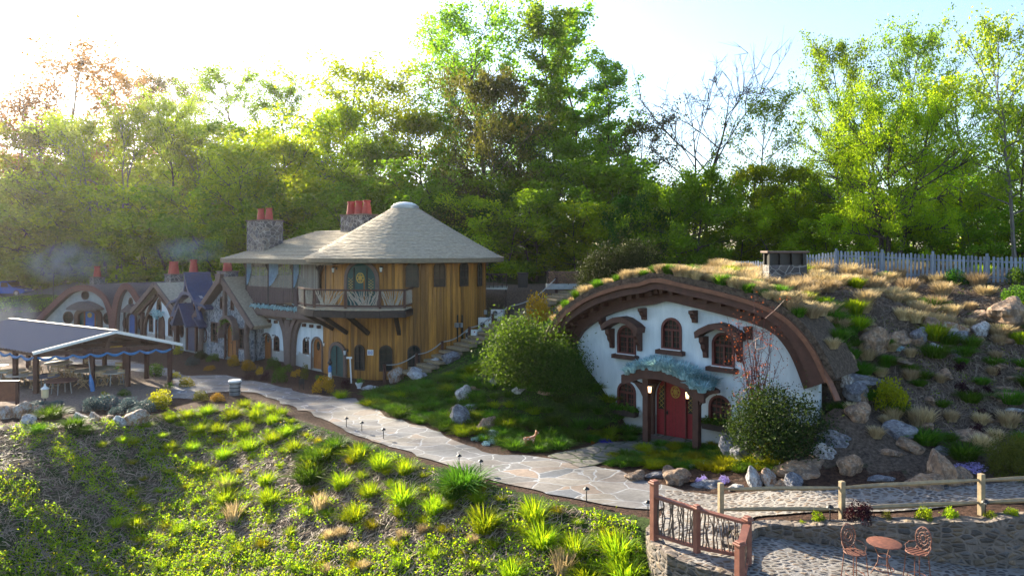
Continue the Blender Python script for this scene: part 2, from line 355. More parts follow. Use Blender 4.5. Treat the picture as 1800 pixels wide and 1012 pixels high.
def tps(x, y):
    out = np.empty(x.shape); xf, yf, of = x.ravel(), y.ravel(), out.ravel()
    for i in range(0, len(xf), 20000):
        X, Y = xf[i:i+20000], yf[i:i+20000]
        d = (X[:, None]-cp[None, :, 0])**2+(Y[:, None]-cp[None, :, 1])**2
        of[i:i+20000] = _phi(d)@_S[:_n]+_S[_n]+_S[_n+1]*X+_S[_n+2]*Y
    return of.reshape(x.shape)
_ed = [G(*a) for a in ((560, 748), (700, 798), (870, 856), (1060, 898), (1140, 912))]
_ex = np.array([-60, -24, -19.5, -17.5, -16, -14.5, -12.5]+[p.x for p in _ed]+[5.2, 30]); _ey = np.array([31.5, 32, 32.2, 33.2, 35, 35.8, 35.2]+[p.y for p in _ed]+[19.6, 15])
EX = np.linspace(-60, 30, 361); EY = np.interp(EX, _ex, _ey); EY = np.convolve(np.pad(EY, 5, 'edge'), np.ones(11)/11, 'valid')
def smooth(a, b, x): t = np.clip((x-a)/(b-a), 0, 1); return t*t*(3-2*t)
def terrain(x, y):
    x = np.asarray(x, float); y = np.asarray(y, float)
    z = tps(x, y)
    flat = smooth(60, 130, np.abs(x))*smooth(1, 0, 0)
    e = np.interp(x, EX, EY); d = np.clip(e-y, 0, 60)
    low = -.34*(np.sqrt(d*d+.6)-.775); low = np.where(d > 22, -.34*21.3-(d-22)*.1, low)
    fz = low+np.where(x > 4.6, 0, 0)
    t = smooth(0, 1.2, e-y)
    z = z*(1-t)+(fz+np.interp(x, [3, 4.4], [0, .2]))*t
    # south of the retaining wall the ground drops away under the patio
    wy = np.interp(x, WX, WY); pat = (x > 4.2) & (y < wy+.2)
    z = np.where(pat, -1.4, z)
    # turf roof over the white front: the arch pushed back into the hill
    dx, dy = x-FA.x, y-FA.y; u = dx*FE.x+dy*FE.y; s = dx*FN.x+dy*FN.y
    a = np.interp(u, ARX, ARZ, left=-5, right=-5)
    uu = np.clip(u, ARX[0], ARX[-1]); side = np.abs(u-uu)
    roof = np.interp(uu, ARX, ARZ)-.10-side*1.1
    roof = roof+np.clip(s, 0, 4)*.02
    k = 1-smooth(7, 12, s)
    roof = np.where((s > .62), roof*k+(1-k)*z, -9)
    z = np.maximum(z, roof)
    # never let the ground stand above the white front
    fr = (s > -.9) & (s < .9) & (u > .3) & (u < 11.6)
    z = np.where(fr & (s < .62), np.minimum(z, np.interp(u, FLX, FLZ)), z)
    z = np.where(fr, np.minimum(z, np.interp(uu, ARX, ARZ)-.08), z)
    dist = np.hypot(x, y-40)
    z = np.where((y > 120), z*1.0, z)
    far = smooth(120, 220, dist); z = z*(1-far)+far*np.clip(4+dist*.01, 0, 9)
    hill = smooth(90, 170, y)*smooth(20, -45, x)*14
    z = z+hill
    ac = (x > -30)
    return z+(.03*np.sin(x*1.7+y*.6)+.03*np.sin(y*2.3-x*.9))*np.clip(np.abs(z)*1.2, 0, 1)
WALL = [G(1335, 927, .42), G(1420, 926, .5), G(1500, 925, .6), G(1600, 925, .72), G(1700, 923, .85), G(1800, 916, .98), G(1950, 908, 1.1)]
WX = np.array([3.0, 4.2, 5.6]+[p.x for p in WALL]+[40]); 
_w0 = WALL[0].y
WY = np.array([16.0, 16.6, _w0-.35]+[p.y for p in WALL]+[WALL[-1].y-6])
def gz(x, y): return float(terrain(np.array([x]), np.array([y]))[0])
def grid_mesh(name, xs, ys, zf, mat):
    X, Y = np.meshgrid(xs, ys); Z = zf(X, Y); nx, ny = len(xs), len(ys)
    V = np.stack([X, Y, Z], -1).reshape(-1, 3)
    i = (np.arange(ny-1)[:, None]*nx+np.arange(nx-1)[None]).ravel()
    F = np.stack([i, i+1, i+nx+1, i+nx], 1).astype(np.int32)
    me = bpy.data.meshes.new(name); me.vertices.add(len(V)); me.vertices.foreach_set('co', V.astype(np.float32).ravel())
    me.loops.add(F.size); me.loops.foreach_set('vertex_index', F.ravel()); me.polygons.add(len(F)); me.polygons.foreach_set('loop_start', np.arange(len(F), dtype=np.int32)*4)
    me.update(calc_edges=True); me.materials.append(mat); me.polygons.foreach_set('use_smooth', [True]*len(F))
    o = bpy.data.objects.new(name, me); COL.objects.link(o); return o
def poly_px(pts, z=None):                      # pixels on the ground -> world polygon
    out = []
    for p in pts:
        g = G(p[0], p[1], p[2] if len(p) > 2 else 0); out.append((g.x, g.y))
    return out
def inside(x, y, poly):
    r = np.zeros(x.shape, bool); n = len(poly)
    for i in range(n):
        (x1, y1), (x2, y2) = poly[i], poly[(i+1) % n]
        c = ((y1 > y) != (y2 > y)) & (x < (x2-x1)*(y-y1)/(y2-y1+1e-12)+x1); r ^= c
    return r
# ---- zones
POLY_PATH = poly_px([(205, 628), (300, 640), (330, 655), (400, 655), (470, 672), (540, 690), (625, 700), (640, 712), (705, 742), (745, 752), (800, 775), (850, 795), (940, 802), (1010, 812), (1060, 822), (1110, 838), (1170, 858), (1205, 868), (1190, 884), (1150, 897), (1100, 893), (1030, 880), (940, 862),
                     (870, 846), (800, 822), (720, 795), (640, 770), (575, 742), (520, 715), (455, 690), (410, 688), (370, 690), (335, 702), (300, 700), (310, 670), (290, 655), (200, 640), (80, 634), (80, 625)])
POLY_DOOR = poly_px([(960, 803), (1000, 792), (1050, 780), (1090, 772), (1130, 764), (1225, 772), (1225, 786), (1180, 793), (1120, 800), (1070, 812), (1020, 822), (985, 812)])
POLY_COB = [tuple(G(x, y, z).xy) for x, y, z in ((1170, 862, .05), (1215, 866, .1), (1260, 868, .2), (1300, 866, .25), (1400, 868, .4), (1500, 868, .5), (1550, 862, .6), (1700, 850, .85), (1810, 842, 1.0), (2000, 835, 1.2), (2000, 878, 1.15), (1800, 881, 1.0), (1725, 885, .9), (1600, 890, .75), (1480, 896, .6), (1380, 902, .45), (1330, 905, .38), (1300, 925, .4))] + [(5.95, 17.45), (5.7, 16.9), (4.7, 16.3), (4.0, 17.2), (3.55, 18.0), (3.75, 19.4), (4.3, 20.6)]
def terr_mat():
    m, t, b = base('hillside_ground'); b.inputs['Roughness'].default_value = .95; b.inputs['Specular IOR Level'].default_value = .15
    v = coords(t)
    n1 = N(t, 'ShaderNodeTexNoise', Scale=.35, Detail=6.0, Roughness=.65); n2 = N(t, 'ShaderNodeTexNoise', Scale=9.0, Detail=8.0, Roughness=.7)
    n3 = N(t, 'ShaderNodeTexNoise', Scale=1.5, Detail=6.0, Roughness=.7)
    for n in (n1, n2, n3): t.links.new(v, n.inputs['Vector'])
    straw = mixc(t, ramp(t, n2.outputs[0], [(.35, (0,)), (.65, (1,))]), (.045, .032, .025), (.165, .125, .095))
    green = mixc(t, ramp(t, n2.outputs[0], [(.35, (0,)), (.65, (1,))]), (.014, .028, .007), (.05, .085, .015))
    mulch = mixc(t, ramp(t, n2.outputs[0], [(.35, (0,)), (.65, (1,))]), (.02, .012, .009), (.095, .052, .036))
    at = t.nodes.new('ShaderNodeAttribute'); at.attribute_name = 'zone'; sp = t.nodes.new('ShaderNodeSeparateColor'); t.links.new(at.outputs['Color'], sp.inputs[0])
    def th(ch, n, lo=.42, hi=.58):
        a = t.nodes.new('ShaderNodeMath'); a.operation = 'ADD'; t.links.new(sp.outputs[ch], a.inputs[0]); t.links.new(n.outputs[0], a.inputs[1])
        c = t.nodes.new('ShaderNodeMath'); c.operation = 'SUBTRACT'; t.links.new(a.outputs[0], c.inputs[0]); c.inputs[1].default_value = .5
        return ramp(t, c.outputs[0], [(lo, (0,)), (hi, (1,))])
    c = mixc(t, th(0, n3), straw, green); c = mixc(t, th(1, n3), c, mulch)
    grav = mixc(t, ramp(t, n2.outputs[0], [(.35, (0,)), (.65, (1,))]), (.12, .09, .075), (.30, .235, .19))
    c = mixc(t, th(2, n3), c, grav)
    t.links.new(c, b.inputs['Base Color']); bump(t, b, n2.outputs[0], 1.0, .12); return m
M_TERR = terr_mat()
def zone_paint(o):
    me = o.data; V = np.empty(len(me.vertices)*3, np.float32); me.vertices.foreach_get('co', V); V = V.reshape(-1, 3)
    x, y, z = V[:, 0], V[:, 1], V[:, 2]
    d = np.interp(x, EX, EY)-y; dep = np.maximum(y, 1)
    px = CX+x/dep*FPX; py = HY+(CAMZ-z)/dep*FPX
    g = np.full(x.shape, .28); mu = np.zeros(x.shape); gr = np.zeros(x.shape)
    # foreground slope: greener at its left and bottom, straw towards the middle
    slope = d > .3
    gg = np.where(px < 330, .5, .36)+smooth(900, 1000, py)*.22+np.where(px > 1000, .1, 0)
    g = np.where(slope, gg, g); g = np.where((d > -.2) & (d < 1.6) & (px > 480), .75, g)
    berm = (d < -.2) & (px > 600) & (px < 1110) & (y < 45) & (py > 600); g = np.where(berm, .62, g)
    yard = (d < 0) & (px < 640) & (y < 70) & (z < .9); g = np.where(yard, .1, g); mu = np.where(yard, .9, mu)
    edge = (d < 0) & (px > 600) & (px < 1180) & (z < .45); mu = np.where(edge, .75, mu)
    pav = inside(x, y, poly_px([(-300, 640), (-100, 715), (120, 725), (240, 712), (300, 705), (318, 665), (240, 628), (60, 620), (-300, 620)])); gr = np.where(pav, .9, gr); mu = np.where(pav, 0, mu)
    bed = (x > 4.5) & (y < 22) & (d < 0) & (py > 880); mu = np.where(bed, .95, mu)
    front = (px > 1180) & (py > 770) & (px < 1600) & (d < 0) & (z < 1.0) & (y > 21); mu = np.where(front, .6, mu); g = np.where(front, .4, g)
    far = (y > 60); g = np.where(far, .8, g); hillr = (px > 1450) & (z > 1.2) & (y < 45); g = np.where(hillr, .24, g)
    left = (x < -44) & (y > 50) & (y < 76); mu = np.where(left, .8, mu); g = np.where(left, .4, g)
    C = np.stack([g, mu, gr, np.ones_like(g)], 1).astype(np.float32)
    ca = me.color_attributes.new('zone', 'FLOAT_COLOR', 'POINT'); ca.data.foreach_set('color', C.ravel())
xs = np.unique(np.round(np.concatenate([np.linspace(-400, -90, 32), np.linspace(-90, -30, 80), np.linspace(-30, 26, 240), np.linspace(26, 60, 40), np.linspace(60, 400, 35)]), 4))
ys = np.unique(np.round(np.concatenate([np.linspace(-40, 8, 14), np.linspace(8, 46, 170), np.linspace(46, 130, 150), np.linspace(130, 700, 50)]), 4))
ground = tag(grid_mesh('ground', xs, ys, terrain, M_TERR), kind='structure'); zone_paint(ground)
def sheet(name, poly, lift, mat, step=.25, kind='structure', rag=0.0, zf=None):
    import bmesh
    zf = zf or terrain
    # densify the outline, roughen it, triangulate by clipping a grid
    px_, py_ = [p[0] for p in poly], [p[1] for p in poly]
    xs = np.arange(min(px_)-step, max(px_)+step, step); ys = np.arange(min(py_)-step, max(py_)+step, step)
    pts = []
    for i in range(len(poly)):
        a, b = Vector(poly[i]), Vector(poly[(i+1) % len(poly)]); n = max(1, int((b-a).length/.6))
        for k in range(n):
            q = a.lerp(b, k/n); pts.append((q.x+rng.normal()*rag, q.y+rng.normal()*rag))
    b = bmesh.new(); X, Y = np.meshgrid(xs, ys); ins = inside(X, Y, pts)
    sd_ = [(-1, 0), (1, 0), (0, 1), (0, -1)]
    nx = len(xs); vid = {}
    # snap boundary vertices to the outline
    P2 = np.array(pts); Q2 = np.roll(P2, -1, 0)
    def snap(x, y):
        q = np.array([x, y]); d = Q2-P2; t = np.clip(((q-P2)*d).sum(1)/np.maximum((d*d).sum(1), 1e-9), 0, 1); c = P2+d*t[:, None]
        k = ((c-q)**2).sum(1).argmin(); return c[k]
    cells = [(j, i) for j in range(len(ys)-1) for i in range(nx-1) if ins[j, i] or ins[j, i+1] or ins[j+1, i] or ins[j+1, i+1]]
    used = {}
    for j, i in cells:
        for q in ((j, i), (j, i+1), (j+1, i+1), (j+1, i)): used[q] = None
    K = list(used); XY = np.array([(xs[i], ys[j]) if ins[j, i] else snap(xs[i], ys[j]) for j, i in K]); Z = zf(XY[:, 0], XY[:, 1])+lift
    idx = {k: n for n, k in enumerate(K)}
    fs = [(idx[(j, i)], idx[(j, i+1)], idx[(j+1, i+1)], idx[(j+1, i)]) for j, i in cells]
    me = bpy.data.meshes.new(name); me.from_pydata([(a, b_, c) for (a, b_), c in zip(XY, Z)], [], fs); me.materials.append(mat); me.update()
    me.polygons.foreach_set('use_smooth', [True]*len(me.polygons))
    o = bpy.data.objects.new(name, me); COL.objects.link(o); return tag(o, kind=kind)
# terrain triangles are bigger than the sheets' cells, so the sheets ride a little above
sheet('flagstone_path', POLY_PATH, .035, M_FLAG, .3, rag=.10)
sheet('door_path', POLY_DOOR, .055, M_FLAGS, .3, rag=.10)

road = [(-130, 84), (-60, 83.5), (-50, 80), (-46, 83), (-56, 89), (-75, 94), (-130, 98)]
sheet('parking_road', road, .10, M_ASPH, 1.2)
# patio
PZ = np.array([tuple(G(x, y, z).xy)+(z,) for x, y, z in ((1330, 965, .26), (1345, 990, .24), (1450, 980, .08), (1550, 995, -.04), (1650, 1010, -.14), (1780, 1030, -.22), (1300, 1030, .15), (1500, 1080, .0), (1800, 1100, -.2), (1950, 1020, -.25))]+[(5.4, 17.3, .40), (4.6, 16.6, .40), (4.2, 15, .3)])
def patio_z(x, y):
    w = 1/(((np.asarray(x)[..., None]-PZ[:, 0])**2+(np.asarray(y)[..., None]-PZ[:, 1])**2)+.15)**1.5
    return (w*PZ[:, 2]).sum(-1)/w.sum(-1)
sheet('cobbled_path', POLY_COB, .045, M_COBBLE, .25, rag=.02, zf=lambda x, y: np.maximum(terrain(x, y), np.where((x > 3.4) & (y < 18.6), patio_z(x, y)+.02, -9)))
POLY_PAT = [(5.6, 17.62)]+[(p.x, p.y+.1) for p in WALL]+[(22, 10), (4.1, 10), (4.1, 15.2), (4.65, 16.5), (5.4, 17.15)]
sheet('patio', POLY_PAT, 0, M_COBBLE, .25, zf=patio_z)
def wall_strip(name, line, z0f, z1f, th, mat, label, cat, cap=.0):
    mb = MB(); n = len(line); V = []
    for i, p in enumerate(line):
        a = Vector(line[max(i-1, 0)]).to_2d(); c = Vector(line[min(i+1, n-1)]).to_2d(); d = (c-a).normalized(); nn = Vector((-d.y, d.x))
        z0, z1 = z0f(p), z1f(p); q = Vector(p).to_2d(); r = q+nn*th
        V += [(q.x, q.y, z0), (q.x, q.y, z1), (r.x, r.y, z1), (r.x, r.y, z0)]
    F = []
    for i in range(n-1): F += [(i*4+k, i*4+4+k, i*4+4+(k+1) % 4, i*4+(k+1) % 4) for k in range(4)]
    F += [(0, 1, 2, 3), ((n-1)*4+3, (n-1)*4+2, (n-1)*4+1, (n-1)*4)]
    mb.add(V, F); return tag(mb.build(name, mat), label, cat)
def dens(line, st=.35, rag=.03):
    out = []
    for a, b in zip(line[:-1], line[1:]):
        a, b = Vector(a), Vector(b); k = max(1, int((b-a).length/st))
        for i in range(k): q = a.lerp(b, i/k); out.append(q+Vector((rng.normal()*rag, rng.normal()*rag, rng.normal()*rag)))
    out.append(Vector(line[-1])); return out
wl = dens([Vector((5.62, 17.55, .42))]+[Vector(p) for p in WALL])
wall_strip('retaining_wall', wl, lambda p: -1.5, lambda p: p[2]+.07, .42, M_RUBBLE, 'long rubble stone retaining wall behind the rusty bistro set, holding up the mulch bed', 'stone wall')
cl = dens([Vector((3.95, 20.3, .0)), Vector((3.62, 19.2, .22)), Vector((3.5, 18.0, .42)), Vector((3.75, 17.2, .43)), Vector((4.4, 16.55, .42)), Vector((5.0, 16.2, .4)), Vector((5.2, 15.3, .3)), Vector((5.3, 14.2, .2))], .3, .02)
wall_strip('curved_wall', cl, lambda p: -3.5, lambda p: p[2]+.02, .3, M_RUBBLE, 'curved rubble wall carrying the twig railing at the end of the planted slope', 'stone wall')
# ------------------------------------------------------------------ windows, doors, lamps shared by the buildings
def arch_out(x0, z0, w, h, n=12, flat=0.0):          # round-headed outline, from bottom left, clockwise over the head
    r = w/2; rh = r*(1-flat)
    pts = [(x0-r, z0)]
    for k in range(n+1):
        a = math.pi*(1-k/n); pts.append((x0+r*math.cos(a), z0+h-rh+rh*math.sin(a)))
    pts.append((x0+r, z0)); return pts
def oval(x0, z0, a, b, n=24): return [(x0+a*math.cos(2*math.pi*k/n), z0+b*math.sin(2*math.pi*k/n)) for k in range(n)]
def scale_out(pts, d):                                # offset a convex outline outwards by d
    n = len(pts); area = sum(pts[i][0]*pts[(i+1) % n][1]-pts[(i+1) % n][0]*pts[i][1] for i in range(n)); sg = 1 if area > 0 else -1
    out = []
    for i in range(n):
        a, b, c = Vector(pts[i-1]), Vector(pts[i]), Vector(pts[(i+1) % n])
        e1, e2 = (b-a), (c-b)
        if e1.length < 1e-6: e1 = e2
        if e2.length < 1e-6: e2 = e1
        n1 = Vector((e1.y, -e1.x)).normalized(); n2 = Vector((e2.y, -e2.x)).normalized(); m = (n1+n2)
        m = m.normalized() if m.length > 1e-6 else n1; k = d*sg/max(.5, m.dot(n1)); out.append((b.x+m.x*k, b.y+m.y*k))
    return out
def window(par, outl, y, mf, fw=.09, grid=(2, 3), proud=.05, dep=.09, T=None, name='window', mg=None, bar=None):
    """frame (window) with a pane and bars under it; y is the wall face, the room lies towards +y"""
    inn = scale_out(outl, -fw)
    f = MB().band(outl, inn, y-proud, y+dep, True, T).build(name, mf, par)
    MB().slab(outl, (), y+dep-.03, y+dep, T).build('pane', mg or M_GLASS, f)
    if grid:
        mb = MB(); xs = [p[0] for p in inn]; zs = [p[1] for p in inn]; x0, x1, z0, z1 = min(xs), max(xs), min(zs), max(zs)
        def span(c, ax):
            h = []
            for i in range(len(inn)):
                a, b = inn[i], inn[(i+1) % len(inn)]
                if (a[ax] > c) != (b[ax] > c): t = (c-a[ax])/(b[ax]-a[ax]); h.append(a[1-ax]+t*(b[1-ax]-a[1-ax]))
            return (min(h), max(h)) if len(h) > 1 else None
        wv = bar or .03
        for k in range(1, grid[0]):
            c = x0+(x1-x0)*k/grid[0]; s = span(c, 0)
            if s: mb.band([(c-wv/2, s[0]), (c-wv/2, s[1])], [(c+wv/2, s[0]), (c+wv/2, s[1])], y+dep-.055, y+dep-.031, T=T)
        for k in range(1, grid[1]):
            c = z0+(z1-z0)*k/grid[1]; s = span(c, 1)
            if s: mb.band([(s[0], c-wv/2), (s[1], c-wv/2)], [(s[0], c+wv/2), (s[1], c+wv/2)], y+dep-.052, y+dep-.0315, T=T)
        mb.build('glazing_bars', mf, f)
    return f
def lantern(par, pos, lit=None, s=1.0, name='wall_lantern', out=(0, -1, 0)):
    x, y, z = pos; o = Vector(out)
    m = MB(); c = Vector(pos)+o*.22*s
    m.bar(Vector(pos)+Vector((0, 0, .12*s)), c+Vector((0, 0, .2*s)), .025*s); m.box(Vector(pos)+Vector((0, 0, .1*s)), (.09*s, .05*s, .14*s))
    m.lathe([(.09*s, .12*s), (.02*s, .2*s)], 6, c); m.lathe([(.07*s, -.1*s), (.05*s, -.13*s)], 6, c)
    f = m.build(name, M_BLACK, par)
    MB().lathe([(.05*s, -.1*s), (.075*s, .12*s)], 6, c).build('lamp_glass', M_LAMP if lit else M_WHITE, f)
    return f
M_LAMP = emit('lit_lamp_glass', (1, .62, .30), 1.2)
def rosette(par, x, z, r, y, T=None, mat=None):
    """round gilt lattice in a door"""
    mb = MB(); mb.band(oval(x, z, r, r*1.15), oval(x, z, r*.88, r*1.03), y-.025, y, True, T)
    for k in range(6):
        a = math.pi/3*k; cx, cz = x+r*.48*math.cos(a), z+r*.55*math.sin(a)
        mb.band(oval(cx, cz, r*.46, r*.46, 12), oval(cx, cz, r*.36, r*.36, 12), y-.022, y-.002, True, T)
    mb.band(oval(x, z, r*.4, r*.4, 12), oval(x, z, r*.28, r*.28, 12), y-.024, y-.001, True, T)
    return mb.build('rosette', mat or M_GOLD, par)

# ------------------------------------------------------------------ the white hillside house
H = thing('hillside_house', 'white stuccoed hillside house under a curved dark brown arch roof, red round-topped door', 'house', FA, F_RZ)
ArU = [(u, z) for u, z in ARCH]
def spl(pts, n=60):                                   # resample smoothly
    pts = [Vector(p) for p in pts]; out = []; L = len(pts)
    for i in range(L-1):
        p0, p1, p2, p3 = pts[max(i-1, 0)], pts[i], pts[i+1], pts[min(i+2, L-1)]
        m = max(2, int(n/(L-1)))
        for k in range(m):
            t = k/m; out.append(.5*((2*p1)+(-p0+p2)*t+(2*p0-5*p1+4*p2-p3)*t*t+(-p0+3*p1-3*p2+p3)*t**3))
    out.append(pts[-1]); return [tuple(p) for p in out]
AS = spl([(a[0], a[1]) for a in ARCH], 65)
def off(curve, d):
    n = len(curve); o = []
    for i in range(n):
        a, b = Vector(curve[max(i-1, 0)]), Vector(curve[min(i+1, n-1)]); t = (b-a).normalized(); o.append((curve[i][0]+t.y*d, curve[i][1]-t.x*d))
    return o
WIN = [  # pixel centre x, sill y, head y, half width px, depth-of-hood flag
    (1102, 623, 571, 14.5, 'left'), (1181, 615, 558, 17, 'mid'), (1272, 645, 584, 19, 'right'), (1102, 722, 670, 14.5, 'lowleft'), (1266, 748, 694, 17, 'lowright')]
def frect(px, yb, yt, hw):
    u, zb = FP(px, yb); _, zt = FP(px, yt); u0, _ = FP(px-hw, yb); u1, _ = FP(px+hw, yb)
    return (u0+u1)/2, zb, u1-u0, zt-zb
holes = []; WR = []
for px, yb, yt, hw, k in WIN:
    x, z, w_, h_ = frect(px, yb, yt, hw); w_ = max(w_, .95); WR.append((x, z, w_, h_, k)); holes.append(arch_out(x, z, w_, h_))
dx, dz, dw, dh = frect(1186, 773, 680, 29); dz = 0.02; dh = 2.62; dw = 1.95
holes.append(arch_out(dx, .03, dw, dh, 16))
top = off(AS, .62); wallpoly = [p for p in top if p[1] > .0][2:-1]
left_low = [FP(1005, 618), FP(1026, 648), FP(1051, 682), FP(1078, 722), FP(1100, 758)]
wp = [(wallpoly[0][0], left_low[0][1]-.3)]+wallpoly
wp += [(wallpoly[-1][0], -.6), (2.2, -.6), (2.0, -.4)]
wp = [tuple(p) for p in wp]
wp.append((wallpoly[0][0]+.5, 1.2))
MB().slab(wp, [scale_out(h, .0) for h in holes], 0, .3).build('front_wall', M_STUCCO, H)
# dark edge board that follows the slope at the lower left
e1 = spl([(left_low[0][0]-.15, left_low[0][1]+.3)]+left_low+[(left_low[-1][0]+.3, -.2)], 20)
MB().band(e1, off(e1, .10), -.10, -.004).build('slope_board', M_DARKW, H)
# arch roof: top plank edge, dark fascia, rafter ends
r_ = MB().band(off(AS, -.10), off(AS, .06), -1.05, 1.0).build('arch_roof', M_BROWN2, H)
MB().band(off(AS, -.34), off(AS, -.102), -.93, 1.4).build('turf_cover', M_TERR, H)
wdn = [(.34 if i < len(AS)*.72 else .34+.3*(i/len(AS)-.72)/.28) for i in range(len(AS))]
def offv(curve, ds):
    a = off(curve, 1.0); return [(c[0]+(q[0]-c[0])*d, c[1]+(q[1]-c[1])*d) for c, q, d in zip(curve, a, ds)]
MB().band(off(AS, .064), offv(AS, wdn), -.92, .5).build('fascia', M_BROWN, H)
MB().band(offv(AS, [a+.004 for a in wdn]), offv(AS, [a+.52 for a in wdn]), -.30, .25).build('arch_beam', M_BROWN, H)
mb_idx = np.linspace(3, len(AS)-10, 24)
for q in mb_idx:
    i = int(q); a = offv(AS, [x+.002 for x in wdn])[i]; b = offv(AS, [x+.17 for x in wdn])[i]
    d = (Vector(b)-Vector(a)).normalized(); tx = Vector((-d.y, d.x))*.085; A, B = Vector(a), Vector(b)
    MB().slab([tuple(A-tx), tuple(A+tx), tuple(B+tx), tuple(B-tx)], (), -.66, -.302).build('rafter_end', M_BROWN, H)
def corbel(u, z, parent=H, mat=M_BROWN, h=.55, w=.2, d=.42, name='bracket', y=0.0):
    prof = [(0, 0), (-d, 0), (-d, -h*.22), (-d*.72, -h*.38), (-d*.66, -h*.55), (-d*.4, -h*.72), (-d*.32, -h), (0, -h)]
    vs = [(u-w/2, y+p[0]-.002, z+p[1]) for p in prof]+[(u+w/2, y+p[0]-.002, z+p[1]) for p in prof]; n = len(prof)
    return MB().add(vs, [tuple(range(n)), tuple(range(2*n-1, n-1, -1))]+[(i, (i+1) % n, n+(i+1) % n, n+i) for i in range(n)]).build(name, mat, parent)
for px, py in ((1062, 557), (1134, 541), (1223, 545), (1319, 573)):
    u, z = FP(px, py); corbel(u, z, h=.5)
for x, z, w_, h_, k in WR:
    f = window(H, arch_out(x, z, w_, h_), .0, M_REDF, .10, (4, 5), .06, .12)
    f.name = 'window'
    # central mullion and transom, heavier than the bars
    MB().box((x, .055, z+h_*.31), (.08, .06, h_*.58)).box((x, .053, z+h_*.62), (w_-.16, .064, .08)).build('mullion', M_REDF, f)
    if not k.startswith('low'):
        MB().box((x, -.13, z-.09), (w_+.32, .28, .17)).box((x, -.15, z-.005), (w_+.22, .3, .03)).build('sill', M_BROWN, f)
        MB().box((x, -.09, z+.025), (w_-.02, .12, .03)).build('white_strip', M_WHITE, f)
    else:
        MB().box((x, -.18, z-.02), (w_+.25, .32, .26), taper=1.08).build('planter_box', M_DARKW, f)
        L = []
        for j in range(420):
            c = Vector((x+random.uniform(-.55, .55)*(w_+.3), -.2+random.uniform(-.2, .16), z+.1+abs(random.gauss(0, .09)))); a = Vector([random.gauss(0, .05) for _ in range(3)]); b = Vector([random.gauss(0, .05) for _ in range(3)])
            L += [c-a, c-b*.6, c+a, c+b*.6]
        npmesh('planter_leaves', [tuple(q) for q in L], 4, L_MOUND, f)
def hood(x, z, w, h, d, th, name='window_hood'):
    top = [(x-w/2, z), (x-w*.40, z+h*.35), (x-w*.17, z+h*.86), (x, z+h), (x+w*.17, z+h*.86), (x+w*.40, z+h*.35), (x+w/2, z)]
    bot = [(p[0]*1+(x-p[0])*.04, p[1]-th) for p in top]
    m = MB().band(top, bot, -d, -.003).build(name, M_BROWN, H); return m
for x, z, w_, h_, k in WR:
    if k in ('left', 'right'):
        hd = hood(x, z+h_-.02, w_+.95, .42, .62, .24); 
        for s in (-1, 1): corbel(x+s*(w_/2+.24), z+h_-.20, hd, h=.85, w=.17, d=.5)
# porch
px0 = FP(1138, 760, .9)[0]; px1 = FP(1226, 775, .9)[0]; pxc = (px0+px1)/2
po = MB().box((px0, -.95, 1.16), (.26, .26, 2.32)).build('porch_post', M_BROWN, H, bevel=.015)
po = MB().box((px1, -.95, 1.16), (.26, .26, 2.32)).build('porch_post', M_BROWN, H, bevel=.015)
pt = [(px0-1.05, 2.62), (px0-.6, 2.78), (px0-.1, 2.98), (pxc-.45, 3.06), (pxc+.1, 2.98), (pxc+.8, 2.82), (px1-.2, 2.62), (px1+.45, 2.40)]
pt = spl(pt, 24); pb = [(p[0], p[1]-.42) for p in pt]
pr = MB().band(pt, pb, -1.25, -1.09).build('porch_beam', M_BROWN, H)
MB().band([(p[0], p[1]-.05) for p in pt], [(p[0], p[1]-.17) for p in pt], -1.088, -.002).build('porch_roof', M_BROWN, H)
for s, xx in ((1, px0), (-1, px1)):
    pts = [(xx-s*.125, 1.75), (xx-s*.13, 2.3), (xx-s*.95, 2.52), (xx-s*.95, 2.4), (xx-s*.55, 2.3), (xx-s*.30, 2.05)]
    MB().slab(pts, (), -1.02, -.88).build('knee_brace', M_BROWN, H)
    MB().slab([(xx-.13, 2.32), (xx+.13, 2.32), (xx+.13, 2.56), (xx-.13, 2.56)], (), -1.08, -.02).build('porch_rafter', M_BROWN, H)
lantern(H, (px0+.22, -.82, 2.15), True, 1.15); lantern(H, (px1-.34, -.82, 2.15), True, 1.15)
# door: surround, leaf, sidelights, rosette
ao = arch_out(dx, .03, dw, dh, 20); fr = MB().band(scale_out(ao, .16), scale_out(ao, -.05), -.12, .02).build('door_frame', M_BROWN, H)
d_ = MB().slab(scale_out(ao, -.04), (), .16, .22).build('door', M_RED, H)
MB().slab([(dx-.46, .06), (dx-.46, 2.42), (dx-.2, 2.55), (dx+.2, 2.55), (dx+.46, 2.42), (dx+.46, .06)], (), .10, .158).build('door_leaf', M_RED, d_)
mb = MB()
for k in range(-3, 4): mb.box((dx+k*.15, .099, 1.2), (.012, .006, 2.2))
for k in (-1, 1): mb.box((dx+k*.49, .10, 1.25), (.05, .10, 2.45))
mb.build('door_battens', M_REDF, d_)
rosette(d_, dx, 1.95, .22, .095); MB().lathe([(.035, -.05), (.045, 0), (.035, .05)], 8, (dx-.38, .06, 1.05)).box((dx-.38, .09, 1.05), (.05, .02, .2)).build('handle', M_BLACK, d_)
for s in (-1, 1):
    o = [(dx+s*.56, 1.15), (dx+s*.56, 2.15), (dx+s*.70, 1.98), (dx+s*.80, 1.7), (dx+s*.83, 1.15)]
    if s < 0: o = o[::-1]
    sl = MB().slab(o, (), .12, .158).build('sidelight', M_GLASS, d_)
    m = MB()
    for k in range(5):
        z = 1.2+k*.19
        m.bar((dx+s*.56, .112, z), (dx+s*.80, .112, z+.22), .014); m.bar((dx+s*.80, .114, z), (dx+s*.56, .114, z+.22), .014)
    m.build('lattice', M_GOLD, sl)
MB().box((dx, -.25, .045), (2.3, .6, .05)).build('doorstep', M_TAUPE, H)
